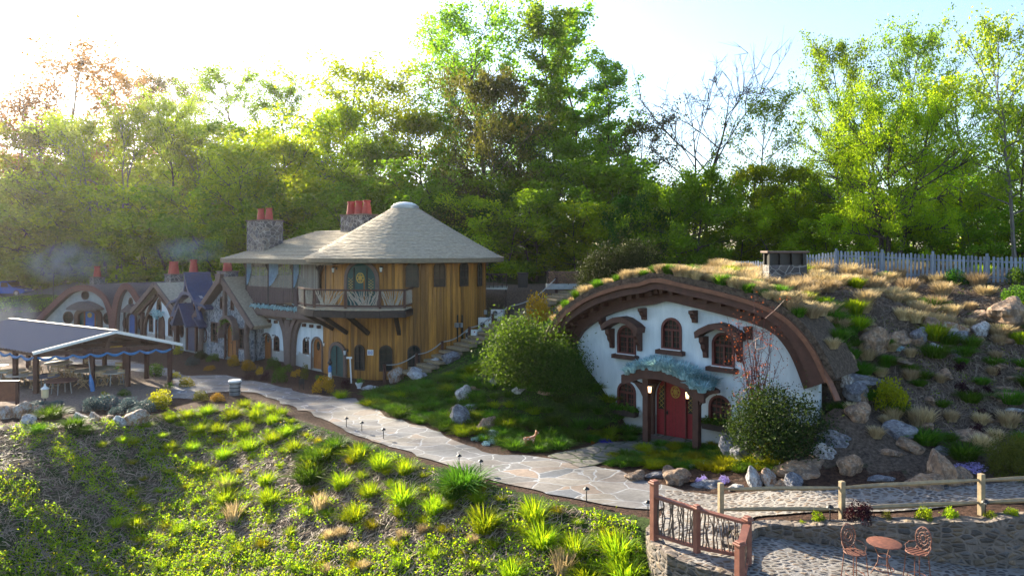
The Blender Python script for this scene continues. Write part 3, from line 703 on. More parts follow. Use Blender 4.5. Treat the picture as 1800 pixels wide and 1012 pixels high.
# leaning plank and retaining boards at the right foot of the arch
pe = AS[-1]
MB().bar((pe[0]-.15, -.9, pe[1]+.5), (pe[0]+.42, -1.15, pe[1]-.55), .22, .07).build('leaning_board', M_BROWN2, H)

# vent block on the hill: a dark slab-roofed chimney
vb = G(1379, 478, 6.5); vc = P(1379, 478, 34.5)
V = thing('hill_chimney', 'low square black chimney with flat stone cap on the hilltop by the picket fence', 'chimney', (vc.x, vc.y, gz(vc.x, vc.y)-.1), -.1)
vz = CAMZ-(441-HY)/FPX*vc.y-V.location.z
MB().box((0, 0, (vz-.68)/2), (1.75, 1.2, vz-.68)).build('base', M_STONE1, V)
m = MB()
for x in (-.78, -.27, .27, .78): m.box((x, -.48, vz-.39), (.16, .2, .58)); m.box((x, .48, vz-.39), (.16, .2, .58))
m.box((0, 0, vz-.39), (1.5, .7, .578)); m.build('flue_openings', M_BLACK, V)  # solid black core paints the darkness inside the openings
MB().box((0, 0, vz-.05), (1.95, 1.4, .10)).build('cap', M_TAUPE, V, bevel=.02)
# ------------------------------------------------------------------ the round timber building
IC = Vector((-7.3, 48.5, 0)); IR = 5.5
I = thing('round_house', 'two-storey round house clad in amber upright boards under a broad conical shingle roof', 'house', IC)
def boards(name, r, z0, z1, n, par, mat, jit=.02, a0=0, a1=2*math.pi):
    mb = MB(); a = a0
    while a < a1-.001:
        w = random.uniform(.16, .30)/r; b = min(a+w, a1); rr = r+random.uniform(-jit, jit)+.01; zz = z0+random.uniform(-.03, 0)
        vs = []
        for q in (a+.0012, b-.0012):
            for rad in (rr, r-.15):
                for z in (zz, z1): vs.append((rad*math.cos(q), rad*math.sin(q), z))
        mb.add(vs, [(0, 1, 5, 4), (2, 3, 1, 0), (4, 5, 7, 6), (0, 4, 6, 2), (1, 3, 7, 5)]); a = b
    return mb.build(name, mat, par)
boards('board_wall', IR, -.3, 7.25, 0, I, M_BOARD)
def TC(ang0, r=IR):                                  # bend flat (x, y, z) round the drum; x grows to the viewer's right
    def f(x, y, z):
        a = ang0+x/r; rr = r-y; return (rr*math.cos(a), rr*math.sin(a), z)
    return f
def ang_px(px, r=IR):                                # angle on the near side of the drum seen at pixel px
    k = (px-CX)/FPX; best = None
    for i in range(721):
        a = -math.pi+math.pi*i/720; x, y = IC.x+r*math.cos(a), IC.y+r*math.sin(a)
        nx, ny = math.cos(a), math.sin(a)
        if nx*x+ny*y > 0: continue
        e = abs(x/y-k)
        if best is None or e < best[0]: best = (e, a, y)
    return best[1], best[2]
def zat(py, y): return CAMZ-(py-HY)/FPX*y
def shingle_roof(prof, nrow, mat, par, name, n=96, c=(0, 0, 0)):
    pf = []; P0 = [Vector(p) for p in prof]; L = [0]
    for a, b in zip(P0[:-1], P0[1:]): L.append(L[-1]+(b-a).length)
    for i in range(nrow+1):
        s = L[-1]*i/nrow; k = max(j for j in range(len(L)) if L[j] <= s+1e-6); k = min(k, len(P0)-2); t = (s-L[k])/(L[k+1]-L[k]); q = P0[k].lerp(P0[k+1], t)
        pf.append((q.x, q.y)); 
        if i < nrow: pf.append((q.x+.0, q.y-.035))
    mb = MB(); vs = []; 
    for j, (r, z) in enumerate(pf):
        for k in range(n): a = 2*math.pi*k/n; rr = r+random.uniform(-.012, .012); vs.append((c[0]+rr*math.cos(a), c[1]+rr*math.sin(a), z+random.uniform(-.012, .012)))
    mb.add(vs, [(i*n+k, i*n+(k+1) % n, (i+1)*n+(k+1) % n, (i+1)*n+k) for i in range(len(pf)-1) for k in range(n)])
    return mb.build(name, mat, par)
shingle_roof([(.85, 10.72), (2.0, 10.02), (3.4, 9.18), (5.0, 8.25), (6.3, 7.55), (6.75, 7.33)], 36, M_SHING, I, 'conical_roof')
MB().lathe([(6.76, 7.32), (6.74, 7.06), (6.6, 7.02), (5.3, 7.1)], 72, cap=False).build('eave_fascia', M_FASCIA, I, smooth=30)
sk = MB().lathe([(.95, 10.62), (.95, 10.8), (.88, 10.84)], 32).build('skylight', M_STEEL, I, smooth=40)
MB().lathe([(.86, 10.84), (.74, 10.95), (.45, 11.06), (.1, 11.1)], 32).build('dome', M_WHITE, sk, smooth=1)
def iwin(px, ytop, ybot, wpx, mat=M_DARKW, grid=(2, 3), mg=None):
    a, y = ang_px(px); T = TC(a); z1, z0 = zat(ytop, y), zat(ybot, y)
    # foreshortening of the drum's surface
    aL, _ = ang_px(px-wpx/2); aR, _ = ang_px(px+wpx/2); wd = abs(aR-aL)*IR
    o = arch_out(0, z0, wd, z1-z0, 10); f = window(I, o, -.075, mat, .08, grid, .05, .0, T, mg=mg)
    return f
M_GLASSW = pm('reflection_tint_glass', (.02, .05, .02), (.10, .09, .02), 5, .1, bs=0, spec=.9)  # green-yellow mottle puts a reflection into the glass colour
for px, t, b, w_ in ((724.5, 461, 505, 23), (772, 460, 504, 20), (814, 459, 503, 15), (841.5, 460, 503, 8)): iwin(px, t, b, w_)
for px, t, b, w_ in ((633.5, 605, 650, 18), (678.5, 606, 652, 23)): iwin(px, t, b, w_)
iwin(727, 606, 652, 22, grid=(3, 4))
def idoor(px, ytop, z0, w, mdoor, fr, trim, lat=True, hh=None):
    a, y = ang_px(px); T = TC(a); h = zat(ytop, y)-z0 if hh is None else hh
    o = arch_out(0, z0, w, h, 18); MB().band(scale_out(o, fr), o, -.16, .0, True, T).build('door_surround', trim, I)
    d = MB().slab(scale_out(o, .02), (), -.10, -.05, T).build('door', mdoor, I)
    return d, T, h
d, T, h = idoor(635, 463, 4.42, 1.95, M_TEAL, .22, M_TAUPE)
MB().band([(-.42, 4.5), (-.42, 4.42+h*.9)], [(-.47, 4.5), (-.47, 4.42+h*.88)], -.15, -.102, T=T).band([(.42, 4.5), (.42, 4.42+h*.9)], [(.47, 4.5), (.47, 4.42+h*.88)], -.15, -.102, T=T).build('door_stile', M_DARKW, d)
rosette(d, 0, 4.42+h*.66, .28, -.11, T)
for s in (-1, 1):
    m = MB()
    for k in range(6):
        z = 5.0+k*.17; q = [(s*.52, z), (s*.86, z+.26)], [(s*.54, z), (s*.88, z+.26)]; m.band(*q, -.125, -.102, T=T); q = [(s*.86, z), (s*.52, z+.26)], [(s*.88, z), (s*.54, z+.26)]; m.band(*q, -.128, -.1035, T=T)
    m.build('lattice', M_GOLD, d)
d, T, h = idoor(594, 606, .0, 1.3, M_TEAL, .20, M_TAUPE)
MB().band([(-.03, .1), (-.03, h-.1)], [(.03, .1), (.03, h-.1)], -.13, -.102, T=T).build('door_stile', M_DARKW, d)
def ilamp(px, py, lit=False):
    a, y = ang_px(px); T = TC(a); p = T(0, -.02, zat(py, y)); lantern(I, p, lit, 1.2, out=(math.cos(a), math.sin(a), 0))
for q in ((592, 475), (672, 474), (612, 619)): ilamp(*q)
# white number plate reading 100
a, y = ang_px(652); T = TC(a); zc = zat(619, y)
pl = MB().slab([(-.19, zc-.17), (.19, zc-.17), (.19, zc+.17), (-.19, zc+.17)], (), -.11, -.05, T).build('number_plate', M_WHITE, I)
m = MB()
m.band([(-.13, zc-.1), (-.13, zc+.1)], [(-.10, zc-.1), (-.10, zc+.1)], -.118, -.111, T=T)
for x in (-.02, .10): m.band(oval(x, zc, .045, .1, 14), oval(x, zc, .022, .075, 14), -.118, -.111, True, T)
m.build('numerals', pm('plate_blue', (.08, .12, .5), bs=0), pl)
# service pipes at the right side
m = MB()
for px in (803, 811):
    a, y = ang_px(px); x, yy = (IR+.08)*math.cos(a), (IR+.08)*math.sin(a); m.tube([(x, yy, zat(553, y)), (x, yy, zat(600, y))], .05, 6)
m.build('service_pipes', M_BLACK, I)
m = MB()
for px, py in ((801, 571), (808, 571), (853, 550)):
    a, y = ang_px(px) if px < 850 else (-.15, 47); m.box(((IR+.06)*math.cos(a), (IR+.06)*math.sin(a), zat(py, y)), (.26, .2, .28), a)
m.build('meter_boxes', M_STEEL, I)

# ---- balcony on the near side
FZ = 4.42
B1 = Vector((-12.35, 42.4)); pts2 = [(-13.4, 44.6), (-12.4, 42.6), (-11.6, 41.7), (-9.6, 41.05), (-7.6, 40.95), (-6.25, 41.35), (-6.05, 43.4)]
loc = [(p[0]-IC.x, p[1]-IC.y) for p in pts2]
inner = [((IR-.3)*math.cos(a), (IR-.3)*math.sin(a)) for a in np.linspace(R(-78), R(-150), 8)]
poly = loc+inner
n = len(poly); tri = tessellate_polygon([[Vector((p[0], p[1], 0)) for p in poly]])
def deck(z0, z1, pol, name, mat, par):
    n = len(pol); tri = tessellate_polygon([[Vector((p[0], p[1], 0)) for p in pol]])
    return MB().add([(p[0], p[1], z0) for p in pol]+[(p[0], p[1], z1) for p in pol], [tuple(t) for t in tri]+[tuple(i+n for i in t[::-1]) for t in tri]+[(i, (i+1) % n, n+(i+1) % n, n+i) for i in range(n)]).build(name, mat, par)
deck(FZ-.10, FZ, poly, 'balcony_floor', M_SHING, I)
m = MB()
for a, b in zip(loc[:-1], loc[1:]): m.bar((*a, FZ-.32), (*b, FZ-.32), .16, .40)
m.build('balcony_rim_beam', M_DARKW, I)
def twig_panel(a, b, z0, z1, par, mat, n=16, fan=True, cnt=0):
    a, b = Vector(a), Vector(b); m = MB(); L = (b-a).length; base = .5+random.uniform(-.15, .15)
    for k in range(n):
        t0 = k/(n-1); 
        if fan: s0 = base+(t0-base)*random.uniform(.2, .8); s1 = t0+(t0-base)*random.uniform(.2, .7)
        else: s0 = t0; s1 = t0+random.uniform(-.12, .12)
        s0 = min(max(s0, .03), .97); s1 = min(max(s1, .03), .97)
        pts = []
        for j in range(5):
            q = j/4; w_ = a.lerp(b, s0+(s1-s0)*q+random.uniform(-.03, .03)*(0 < j < 4)); pts.append((w_.x, w_.y, z0+(z1-z0)*q))
        m.tube(pts, [.032, .03, .027, .024, .018], 5, False)
    return m.build('twig_infill', mat, par)
M_TWIG = pm('grey_twigs', (.42, .37, .30), (.27, .22, .17), 12, .8, bs=.2)
prev = None
for i, (a, b) in enumerate(zip(loc[:-1], loc[1:])):
    rl = MB().bar((*a, FZ+1.08), (*b, FZ+1.08), .15, .09).build('railing', M_BROWN, I); MB().bar((*a, FZ+.16), (*b, FZ+.16), .06, .10).build('bottom_rail', M_BROWN, rl)
    MB().box((*a, FZ+.56), (.13, .13, 1.08)).build('railing_post', M_BROWN, rl)
    if i == len(loc)-2: MB().box((*b, FZ+.56), (.13, .13, 1.08)).build('railing_post', M_BROWN, rl)
    va, vb = Vector(a), Vector(b); nseg = max(1, round((vb-va).length/1.2))
    twig_panel(a, b, FZ+.2, FZ+1.05, rl, M_TWIG, int(16*max(1, (vb-va).length/1.3)))
for px, ytop, ybot, dxp in ((556, 548, 578, 28), (585, 550, 585, 28), (625, 552, 586, 25), (691, 553, 586, 12)):
    a, y = ang_px(px+dxp*.9 if px+dxp*.9 > 585 else 586); foot = Vector(((IR+.02)*math.cos(a), (IR+.02)*math.sin(a), zat(ybot, y)))
    o = Vector((math.cos(a), math.sin(a), 0)); h_ = min(FZ-.42-foot.z, 1.7); head = foot+o*1.55+Vector((-.5, 0, 0))*(1 if px < 650 else .2); head.z = FZ-.45
    MB().bar(head, foot, .22, .24).build('knee_brace', M_DARKW, I)
# small table-and-chairs silhouette on the balcony: one bench
bt = thing('balcony_chair', 'small scroll-backed metal chair on the timber balcony beside the teal door', 'chair', (-10.6, 42.6, FZ))
m = MB().lathe([(.2, .44), (.2, .46)], 12)
bs_ = m.build('seat', M_BLACK, bt)
for a in range(4): MB().tube([(.15*math.cos(a*1.57+.78), .15*math.sin(a*1.57+.78), .44), (.2*math.cos(a*1.57+.78), .2*math.sin(a*1.57+.78), 0)], .012, 5).build('leg', M_BLACK, bt)
m = MB().tube([(.2*math.cos(a), .17, .74+.24*math.sin(a)) for a in np.linspace(-1.4, 4.54, 14)], .014, 5); m.tube([(0, .17, .46), (0, .17, .9)], .012, 5); m.build('backrest', M_BLACK, bt)

# ------------------------------------------------------------------ the wing to the left: white ground floor, curtained porch above
WP = Vector((-12.0, 45.9, 0)); WE = Vector((-.765, .644, 0)).normalized()       # runs left and away
WRZ = math.atan2(-WE.y, -WE.x)                                                   # local +x runs right, +y goes into the building
W0 = WP+WE*9.0
W = thing('inn_wing', 'two-storey wing with white ground floor, brown moulded arches and curtained upper porch', 'house', W0, WRZ)
_wx = Vector((math.cos(WRZ), math.sin(WRZ))); 
def WPX(px, py, s=0.0, org=W0, rz=WRZ):
    ex = Vector((math.cos(rz), math.sin(rz))); en = Vector((-ex.y, ex.x)); A = org.to_2d()-en*s
    r = (px-CX)/FPX; u = (r*A.y-A.x)/(ex.x-r*ex.y); Y = A.y+u*ex.y
    return (u, CAMZ-(py-HY)/FPX*Y)
def wrect(px, yb, yt, hw, **k):
    u, zb = WPX(px, yb, **k); _, zt = WPX(px, yt, **k); u0, _ = WPX(px-hw, yb, **k); u1, _ = WPX(px+hw, yb, **k); return (u0+u1)/2, zb, u1-u0, zt-zb
wins = [(452, 613, 587, 5), (486.5, 617, 590, 4.8), (538, 622, 593, 5.3), (578.5, 626, 596, 6)]
doors = [(469.5, 638, 587, 7.5), (557.5, 652, 594, 8.5)]
WW = [wrect(*q) for q in wins]; WD = [wrect(*q) for q in doors]
uL, _ = WPX(434, 600); uR = 9.6
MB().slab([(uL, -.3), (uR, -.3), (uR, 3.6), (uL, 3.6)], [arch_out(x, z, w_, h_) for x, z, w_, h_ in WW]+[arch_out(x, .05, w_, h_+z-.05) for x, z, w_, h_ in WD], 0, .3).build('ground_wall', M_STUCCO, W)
for x, z, w_, h_ in WW: window(W, arch_out(x, z, w_, h_), 0, M_BROWN, .07, (2, 3), .04, .12)
for x, z, w_, h_ in WD:
    o = arch_out(x, .05, w_, h_+z-.05, 14); MB().band(scale_out(o, .10), o, -.06, .02, False).build('door_surround', M_TAUPE, W)
    d = MB().slab(o, (), .10, .16).build('door', M_ORANGE, W); MB().slab(oval(x, 1.55, .17, .3), (), .08, .098).build('oval_pane', M_GLASS, d)
    lantern(W, (x-w_*.85, 0, 1.9), False, .9); lantern(W, (x+w_*.95, 0, 1.75), False, .9)
# moulded surrounds: two concentric arches per bay
def bay(xa, xb, zt, par, rim=.55, tag_='arch_moulding', y=-.25, leg=True):
    w_ = xb-xa; oi = [(xa, -.1), (xa+.06, 1.1), (xa+.22, 2.1), (xa+.55, zt-.32), (xa+1.0, zt), (xb-1.0, zt), (xb-.55, zt-.32), (xb-.22, 2.1), (xb-.06, 1.1), (xb, -.1)]
    oi = spl(oi, 40); return oi
xm0, _ = WPX(504, 640); xm1, _ = WPX(520, 640)
b1 = bay(uL+.35, xm0, 3.0, W); b2 = bay(xm1, xm1+4.6, 3.0, W)
for b in (b1, b2):
    MB().band(off(b, -.30), b, -.22, -.003).build('arch_moulding', M_TAUPE, W); MB().band(off(b, -.62), off(b, -.302), -.34, -.003).build('arch_moulding', M_TAUPE, W)
m = MB()
for x in np.linspace(uL+1.4, xm0-1.2, 4): m.box((x, -.1, 2.83), (.2, .2, .2))
for x in np.linspace(xm1+1.1, xm1+3.6, 4): m.box((x, -.1, 2.83), (.2, .2, .2))
m.build('beam_ends', M_BROWN, W)
MB().box(((xm0+xm1)/2, -.2, 1.5), ((xm1-xm0)*.6, .30, 3.2)).build('pier', M_TAUPE, W, bevel=.05)
MB().box(((uL+uR)/2-.3, -.32, 3.52), (uR-uL+.9, .75, .55)).build('cornice', M_TAUPE, W, bevel=.06)
L = []
for j in range(2600):
    c = Vector((random.uniform(uL-.3, uR), -.5+random.gauss(0, .16), 3.8+abs(random.gauss(0, .09)))); a = Vector([random.gauss(0, .07) for _ in range(3)]); b = Vector([random.gauss(0, .05) for _ in range(3)])
    L += [c-a, c-b*.6, c+a, c+b*.6]
npmesh('cornice_planting', [tuple(q) for q in L], 4, L_BLUEG, W)
# upper floor
UF = 4.05
MB().box(((uL+uR)/2-.2, 2.7, UF-.12), (uR-uL+1.0, 6.2, .3)).build('upper_floor', M_DARKW, W)
posts = [WPX(x, 500, .2)[0] for x in (434, 473, 516, 562)]+[WPX(574, 500, .2)[0]]
for x in posts: MB().box((x, -.2, UF+1.5), (.15, .15, 3.0)).build('porch_post', M_DARKW, W)
for x in posts[:4]:
    for s in (-1, 1): MB().bar((x+s*.06, -.2, UF+2.3), (x+s*.45, -.2, UF+2.9), .10).build('post_brace', M_DARKW, W)
M_CURT = pm('brown_canvas', (.13, .09, .085), (.08, .055, .055), 5, .8, (5, 5, .4), .2)
M_CLEAR, _t, _b = base('clear_vinyl'); _b.inputs['Base Color'].default_value = (.45, .43, .38, 1); _b.inputs['Roughness'].default_value = .35; _b.inputs['Alpha'].default_value = .42
M_BLUEC = pm('pale_blue_vinyl', (.22, .34, .46), (.13, .2, .3), 4, .5, bs=.3)
for i, (a, b) in enumerate(zip(posts[:-2], posts[1:-1])):
    n = 40; m = MB(); top_ = []; A = [(a+.1+(b-a-.2)*k/n, UF+1.22+(.16*k/n if i == 1 else 0)*-1) for k in range(n+1)]; vs = []
    for k in range(n+1):
        x = a+.1+(b-a-.2)*k/n; y = -.28+.035*math.sin(k*1.9)+.02*math.sin(k*.7); zt = UF+1.2; zb = UF+.02+(.0 if i != 1 else .25*abs(k/n-.1))
        vs += [(x, y, zb), (x, y, zt), (x, y+.02, zt), (x, y+.02, zb)]
    m.add(vs, [(k*4+j, k*4+4+j, k*4+4+(j+1) % 4, k*4+(j+1) % 4) for k in range(n) for j in range(4)]).build('canvas_curtain', M_CURT, W)
    vs = []; x0, x1 = a+.12, b-.12
    for k in range(n+1):
        x = x0+(x1-x0)*k/n; y = -.2+.02*math.sin(k*2.3); vs += [(x, y, UF+1.2), (x, y, UF+2.95)]
    m = MB(); m.add(vs, [(k*2, k*2+2, k*2+3, k*2+1) for k in range(n)]).build('clear_curtain', M_CLEAR, W)
    # gathered blue folds of the side curtain
    vs = []; k2 = 16; wd = .55 if i != 1 else 1.1
    for k in range(k2+1):
        x = a+.14+wd*k/k2; y = -.3+.05*math.sin(k*2.1)
        vs += [(x, y, UF+1.25+.9*(k/k2)**1.6), (x, y, UF+2.9)]
    MB().add(vs, [(k*2, k*2+2, k*2+3, k*2+1) for k in range(k2)]).build('drawn_curtain', M_BLUEC, W)
MB().box((uL+3.4, 5.2, UF+1.5), (8.5, .2, 3.0)).build('porch_back_wall', M_TAUPE, W)
MB().box((uL+3.2, 5.07, UF+2.9), (8.3, .05, .3)).build('back_beam', M_DARKW, W)
# hipped roof of the wing
ze = 6.95; zr = 9.25
x0, x1, y0, y1 = uL-1.25, uR+2, -1.35, 8.4; xr0, xr1, yr = x0+4.4, x1+1.5, 4.0
def roof_rows(quads, name, mat, par, rows=26):
    m = MB()
    for (a, b, c, d) in quads:                        # a-b eave, d-c ridge
        a, b, c, d = map(Vector, (a, b, c, d)); nr = (b-a).cross(d-a).normalized(); nr = nr if nr.z > 0 else -nr
        for i in range(rows):
            t0, t1 = i/rows, (i+1.15)/rows if i < rows-1 else 1
            p, q, r, s = a.lerp(d, t0), b.lerp(c, t0), b.lerp(c, t1), a.lerp(d, t1); K = 14
            vs = []
            for k in range(K+1):
                jl = nr*(.05+random.uniform(-.008, .008)); j2 = nr*.0
                lo = p.lerp(q, k/K); hi = s.lerp(r, k/K); vs += [lo+jl, hi+j2, hi-nr*.06, lo-nr*.06]
            m.add(vs, [(k*4+j, k*4+4+j, k*4+4+(j+1) % 4, k*4+(j+1) % 4) for k in range(K) for j in range(4)]+[(0, 1, 2, 3), (K*4+3, K*4+2, K*4+1, K*4)])
    return m.build(name, mat, par)
roof_rows([((x0, y0, ze+.25), (x1, y0, ze+.25), (xr1, yr, zr), (xr0, yr, zr)), ((x0, y1, ze+.25), (x0, y0, ze+.25), (xr0, yr, zr), (xr0, yr+.01, zr)), ((x1, y1, ze+.25), (x0, y1, ze+.25), (xr0, yr, zr), (xr1, yr, zr))], 'hipped_roof', M_SHING, W, 22)
m = MB()
for a, b in (((x0, y0), (x1, y0)), ((x0, y0), (x0, y1)), ((x0, y1), (x1, y1))): m.bar((*a, ze+.10), (*b, ze+.10), .08, .30)
m.build('eave_fascia', M_FASCIA, W)
MB().box(((x0+x1)/2, (y0+y1)/2, ze+.02), (x1-x0-.2, y1-y0-.2, .04)).build('soffit', M_FASCIA, W)

def pot(m, x, y, z, s=1.0):
    m.lathe([(.30*s, z), (.25*s, z+.42*s), (.20*s, z+.74*s), (.24*s, z+.76*s), (.24*s, z+.86*s), (.19*s, z+.86*s), (.16*s, z+.6*s)], 16, (x, y, 0), cap=False)
def chimney(px0, px1, ytop, ybase, d, pots, label, rz=WRZ, depth=1.3, ps=1.0, name='stone_chimney', zbot=None):
    xc = (px0+px1)/2; p = P(xc, ytop, d); b = P(xc, ybase, d); wpx = (px1-px0)/FPX*d
    c = abs(math.cos(rz)); s = abs(math.sin(rz)); wd = max(.7, (wpx-depth*s)/c)
    zb = (b.z if zbot is None else zbot); t = thing(name, label, 'chimney', (p.x, p.y, zb), rz); h = p.z-zb
    MB().box((0, 0, (h-.1)/2), (wd, depth, h-.1)).build('stack', M_STONE1, t)
    MB().box((0, 0, h-.05), (wd+.12, depth+.12, .10)).build('cap', M_TAUPE, t)
    n = len(pots)
    for k in pots:
        m = MB(); pot(m, k*wd, 0, h, ps); q = m.build('chimney_pot', M_CLAY, t, smooth=40)
        MB().lathe([(.15*ps, h+.7*ps), (.15*ps, h+.72*ps)], 12, (k*wd, 0, 0)).build('flue', M_BLACK, q)
    return t
chimney(432, 499, 387, 470, 52.0, (-.22, .24), 'broad fieldstone chimney with two red clay pots at the left end of the shingle roof', depth=1.5, ps=1.0, zbot=6.6)
chimney(597, 665, 377, 425, 50.5, (-.36, 0, .36), 'grey stone chimney with three red clay pots beside the conical roof', depth=1.3, ps=1.12, zbot=6.8)
# mechanical deck behind on the right
bd = thing('rear_deck', 'dark raised deck with railing behind the right side of the round timber house', 'deck', (P(868, 500, 50).x, 50.5, 4.6))
MB().box((0, 0, .55), (1.9, 2.4, .12)).build('deck_floor', M_STEEL, bd)
m = MB()
for k in range(7): m.bar((-.9+k*.3, -1.15, .6), (-.9+k*.3, -1.15, 1.5), .05)
m.bar((-.95, -1.15, 1.55), (.95, -1.15, 1.55), .1); m.build('railing', M_DARKW, bd)
for x in (-.85, .85): MB().box((x, -.9, -.9), (.14, .14, 2.8)).build('leg', M_DARKW, bd)
# ------------------------------------------------------------------ the row of small cottages to the left
RE = Vector((.773, -.634, 0)); RRZ = math.atan2(RE.y, RE.x); RO = Vector((-20.7, 51.9, 0))
def RP(px, py, s=0.0): return WPX(px, py, s, RO, RRZ)
def cottage(name, label, uc, depth=6.5):
    o = RO+RE*uc; return thing(name, label, 'cottage', o, RRZ), uc
def sh(pts, uc): return [(p[0]-uc, p[1]) for p in pts]
def roofing(par, prof, th, y0, y1, mat, name='roof'):      # a curved or pitched roof pushed back over the house
    return MB().band(off(prof, -th), prof, y0, y1).build(name, mat, par)
def body(par, outl, holes, mat, depth, y=0.0):
    MB().slab(outl, holes, y, y+.25).build('wall', mat, par)
    MB().slab(scale_out(outl, -.02), (), y+.5, depth).build('rear_wall', mat, par)
def rdoor(par, x, w_, h_, mat, trim, fr=.14, n=14, y=0.0):
    o = arch_out(x, .02, w_, h_, n); MB().band(scale_out(o, fr), o, y-.08, y+.02).build('door_surround', trim, par)
    return MB().slab(o, (), y+.10, y+.16).build('door', mat, par)
def rwin(par, x, z, a, b, mat=M_BROWN, round_=True, y=0.0):
    o = oval(x, z, a, b) if round_ else arch_out(x, z, a, b, 10)
    return window(par, o, y, mat, .07, (2, 3) if not round_ else (2, 2), .05, .12)
M_REDB = pm('red_brown_barge', (.17, .065, .055), (.11, .045, .04), 5, .7, bs=.2)
# grey stone gable with orange door
C, uc = cottage('stone_cottage', 'steep-gabled cottage of blue-grey stone with a round-topped orange door', 0.2)
pk = RP(398, 492)[0]-uc; xl, xr = RP(358, 600)[0]-uc, 2.9
door = (RP(407, 600)[0]-uc, 1.45, 2.5); zp = 5.25
gable = [(xl+.1, -.2), (xr, -.2), (xr, 3.0), (pk, zp), (xl-.1, 2.9)]
w1 = [(RP(377, 590)[0]-uc, .95, 1.0, 1.5), (RP(425, 600)[0]-uc, .75, .95, 1.5)]
sq = lambda x, z, w_, h_: [(x-w_/2, z), (x+w_/2, z), (x+w_/2, z+h_), (x-w_/2, z+h_)]
up = [(pk-.65, 3.45, .42, .95), (pk+.85, 3.45, .42, .95)]
body(C, gable, [sq(*q) for q in w1]+[arch_out(*q) for q in up]+[arch_out(door[0], .02, door[1], door[2])], M_STONEB, 7)
for q in w1: window(C, sq(*q), 0, M_BROWN, .08, (2, 3), .04, .12)
for q in up: rwin(C, *q, round_=False)
d = rdoor(C, *door, M_ORANGE, M_BROWN, .2); MB().box((door[0], .085, 1.2), (.03, .02, 2.3)).build('door_joint', M_DARKW, d); MB().lathe([(.04, -.04), (.04, .04)], 8, (door[0]-.12, .05, 1.1)).build('handle', M_BLACK, d)
for s in (-1, 1):
    a = Vector((pk, zp+.35)); b = Vector((xl-.6, 2.55)) if s < 0 else Vector((xr+.9, 2.35)); n = (b-a).normalized(); q = Vector((-n.y, n.x))*.34*(1 if s < 0 else -1)
    roof_poly = [tuple(a), tuple(b), tuple(b-q*.9), tuple(a-q)] ; MB().slab(roof_poly, (), -.40, 7.4).build('roof_slope', M_SHINGD if s < 0 else M_SHING, C)
    MB().slab([tuple(a+q*.15), tuple(b+q*.15), tuple(b-q*.9), tuple(a-q*1.1)], (), -.56, -.402).build('barge_board', M_TAUPE, C)
MB().box((pk, -.12, 3.5), (.28, .22, 3.6)).build('centre_post', M_TAUPE, C)
MB().slab([(pk-.2, 5.4), (pk-.42, 6.1), (pk+.42, 6.1), (pk+.2, 5.4)], (), -.7, -.4).build('finial', M_TAUPE, C)
for s, x in ((-1, xl-.15), (1, xr-.15)): MB().tube([(x-s*.0, -.2, -.2), (x-s*.22, -.2, 1.5), (x+s*.0, -.2, 2.9)], [.2, .17, .2], 8).build('corner_post', M_TAUPE, C)
L = []
for j in range(600):
    a_ = random.uniform(.1, math.pi-.1); c = Vector((door[0]+1.05*math.cos(a_), -.3+random.gauss(0, .1), 1.7+1.15*math.sin(a_)+random.gauss(0, .08))); a = Vector([random.gauss(0, .06) for _ in range(3)]); b = Vector([random.gauss(0, .05) for _ in range(3)]); L += [c-a, c-b, c+a, c+b]
npmesh('door_vine', [tuple(q) for q in L], 4, L_MOUND, C)
MB().band(arch_out(door[0], 1.4, 2.2, 1.7), arch_out(door[0], 1.4, 1.8, 1.5), -.5, -.05).build('door_canopy', M_TAUPE, C)
# swooping blue cottage
u0, u1 = RP(316, 600)[0], RP(364, 600)[0]; uc = (u0+u1)/2
C, _ = cottage('blue_roofed_cottage', 'narrow cottage with deep blue flared witch-hat roof and blue front door', uc)
hw = (u1-u0)/2
pk = RP(330, 487)[0]-uc
wall = arch_out(0, -.2, hw*2-.1, 4.7, 14)
rw = [(RP(327, 543)[0]-uc, 3.25, .30, .48), (RP(342, 543)[0]-uc, 3.2, .30, .48), (RP(320, 584)[0]-uc, 1.45, .34, .55), (RP(360, 592)[0]-uc, 1.35, .34, .55)]
body(C, wall, [oval(*q) for q in rw], M_STUCCO2, 7)
for q in rw: rwin(C, *q)
prof = spl([(-hw-1.15, 3.35), (-hw-.5, 3.75), (-hw+.35, 3.95), (-.75, 4.35), (-.28, 5.1), (pk*.3-.02, 6.1), (.22, 5.1), (.8, 4.35), (hw-.3, 3.85), (hw+.4, 3.75), (hw+1.0, 3.55)], 50)
MB().band(prof, off(prof, .18), -.6, 1.5).build('flared_roof', M_BLUED, C)
low = arch_out(0, 1.2, hw*2-.7, 3.2, 16)[1:-1]
ff = spl([(-hw-1.0, 3.3), (-hw+.3, 3.8), (-.7, 4.25), (0, 5.2), (.7, 4.25), (hw-.3, 3.75), (hw+.9, 3.4)], 16)
MB().band(low, [(-hw-.3+ (2*hw+.6)*i/(len(low)-1), min(4.6, 2.6+2.2*math.sin(math.pi*i/(len(low)-1)))) for i in range(len(low))], -.62, -.4).build('roof_apron', M_BLUED, C)
dd = MB().slab([(-.62, .02), (.62, .02), (.62, 2.2), (0, 2.9), (-.62, 2.2)], (), -.10, -.003).build('door', M_BLUED, C)
MB().band([(-.62, .02), (-.62, 2.2), (0, 2.9), (.62, 2.2), (.62, .02)], [(-.82, .02), (-.82, 2.3), (0, 3.2), (.82, 2.3), (.82, .02)], -.2, -.002).build('door_surround', M_BROWN, C)
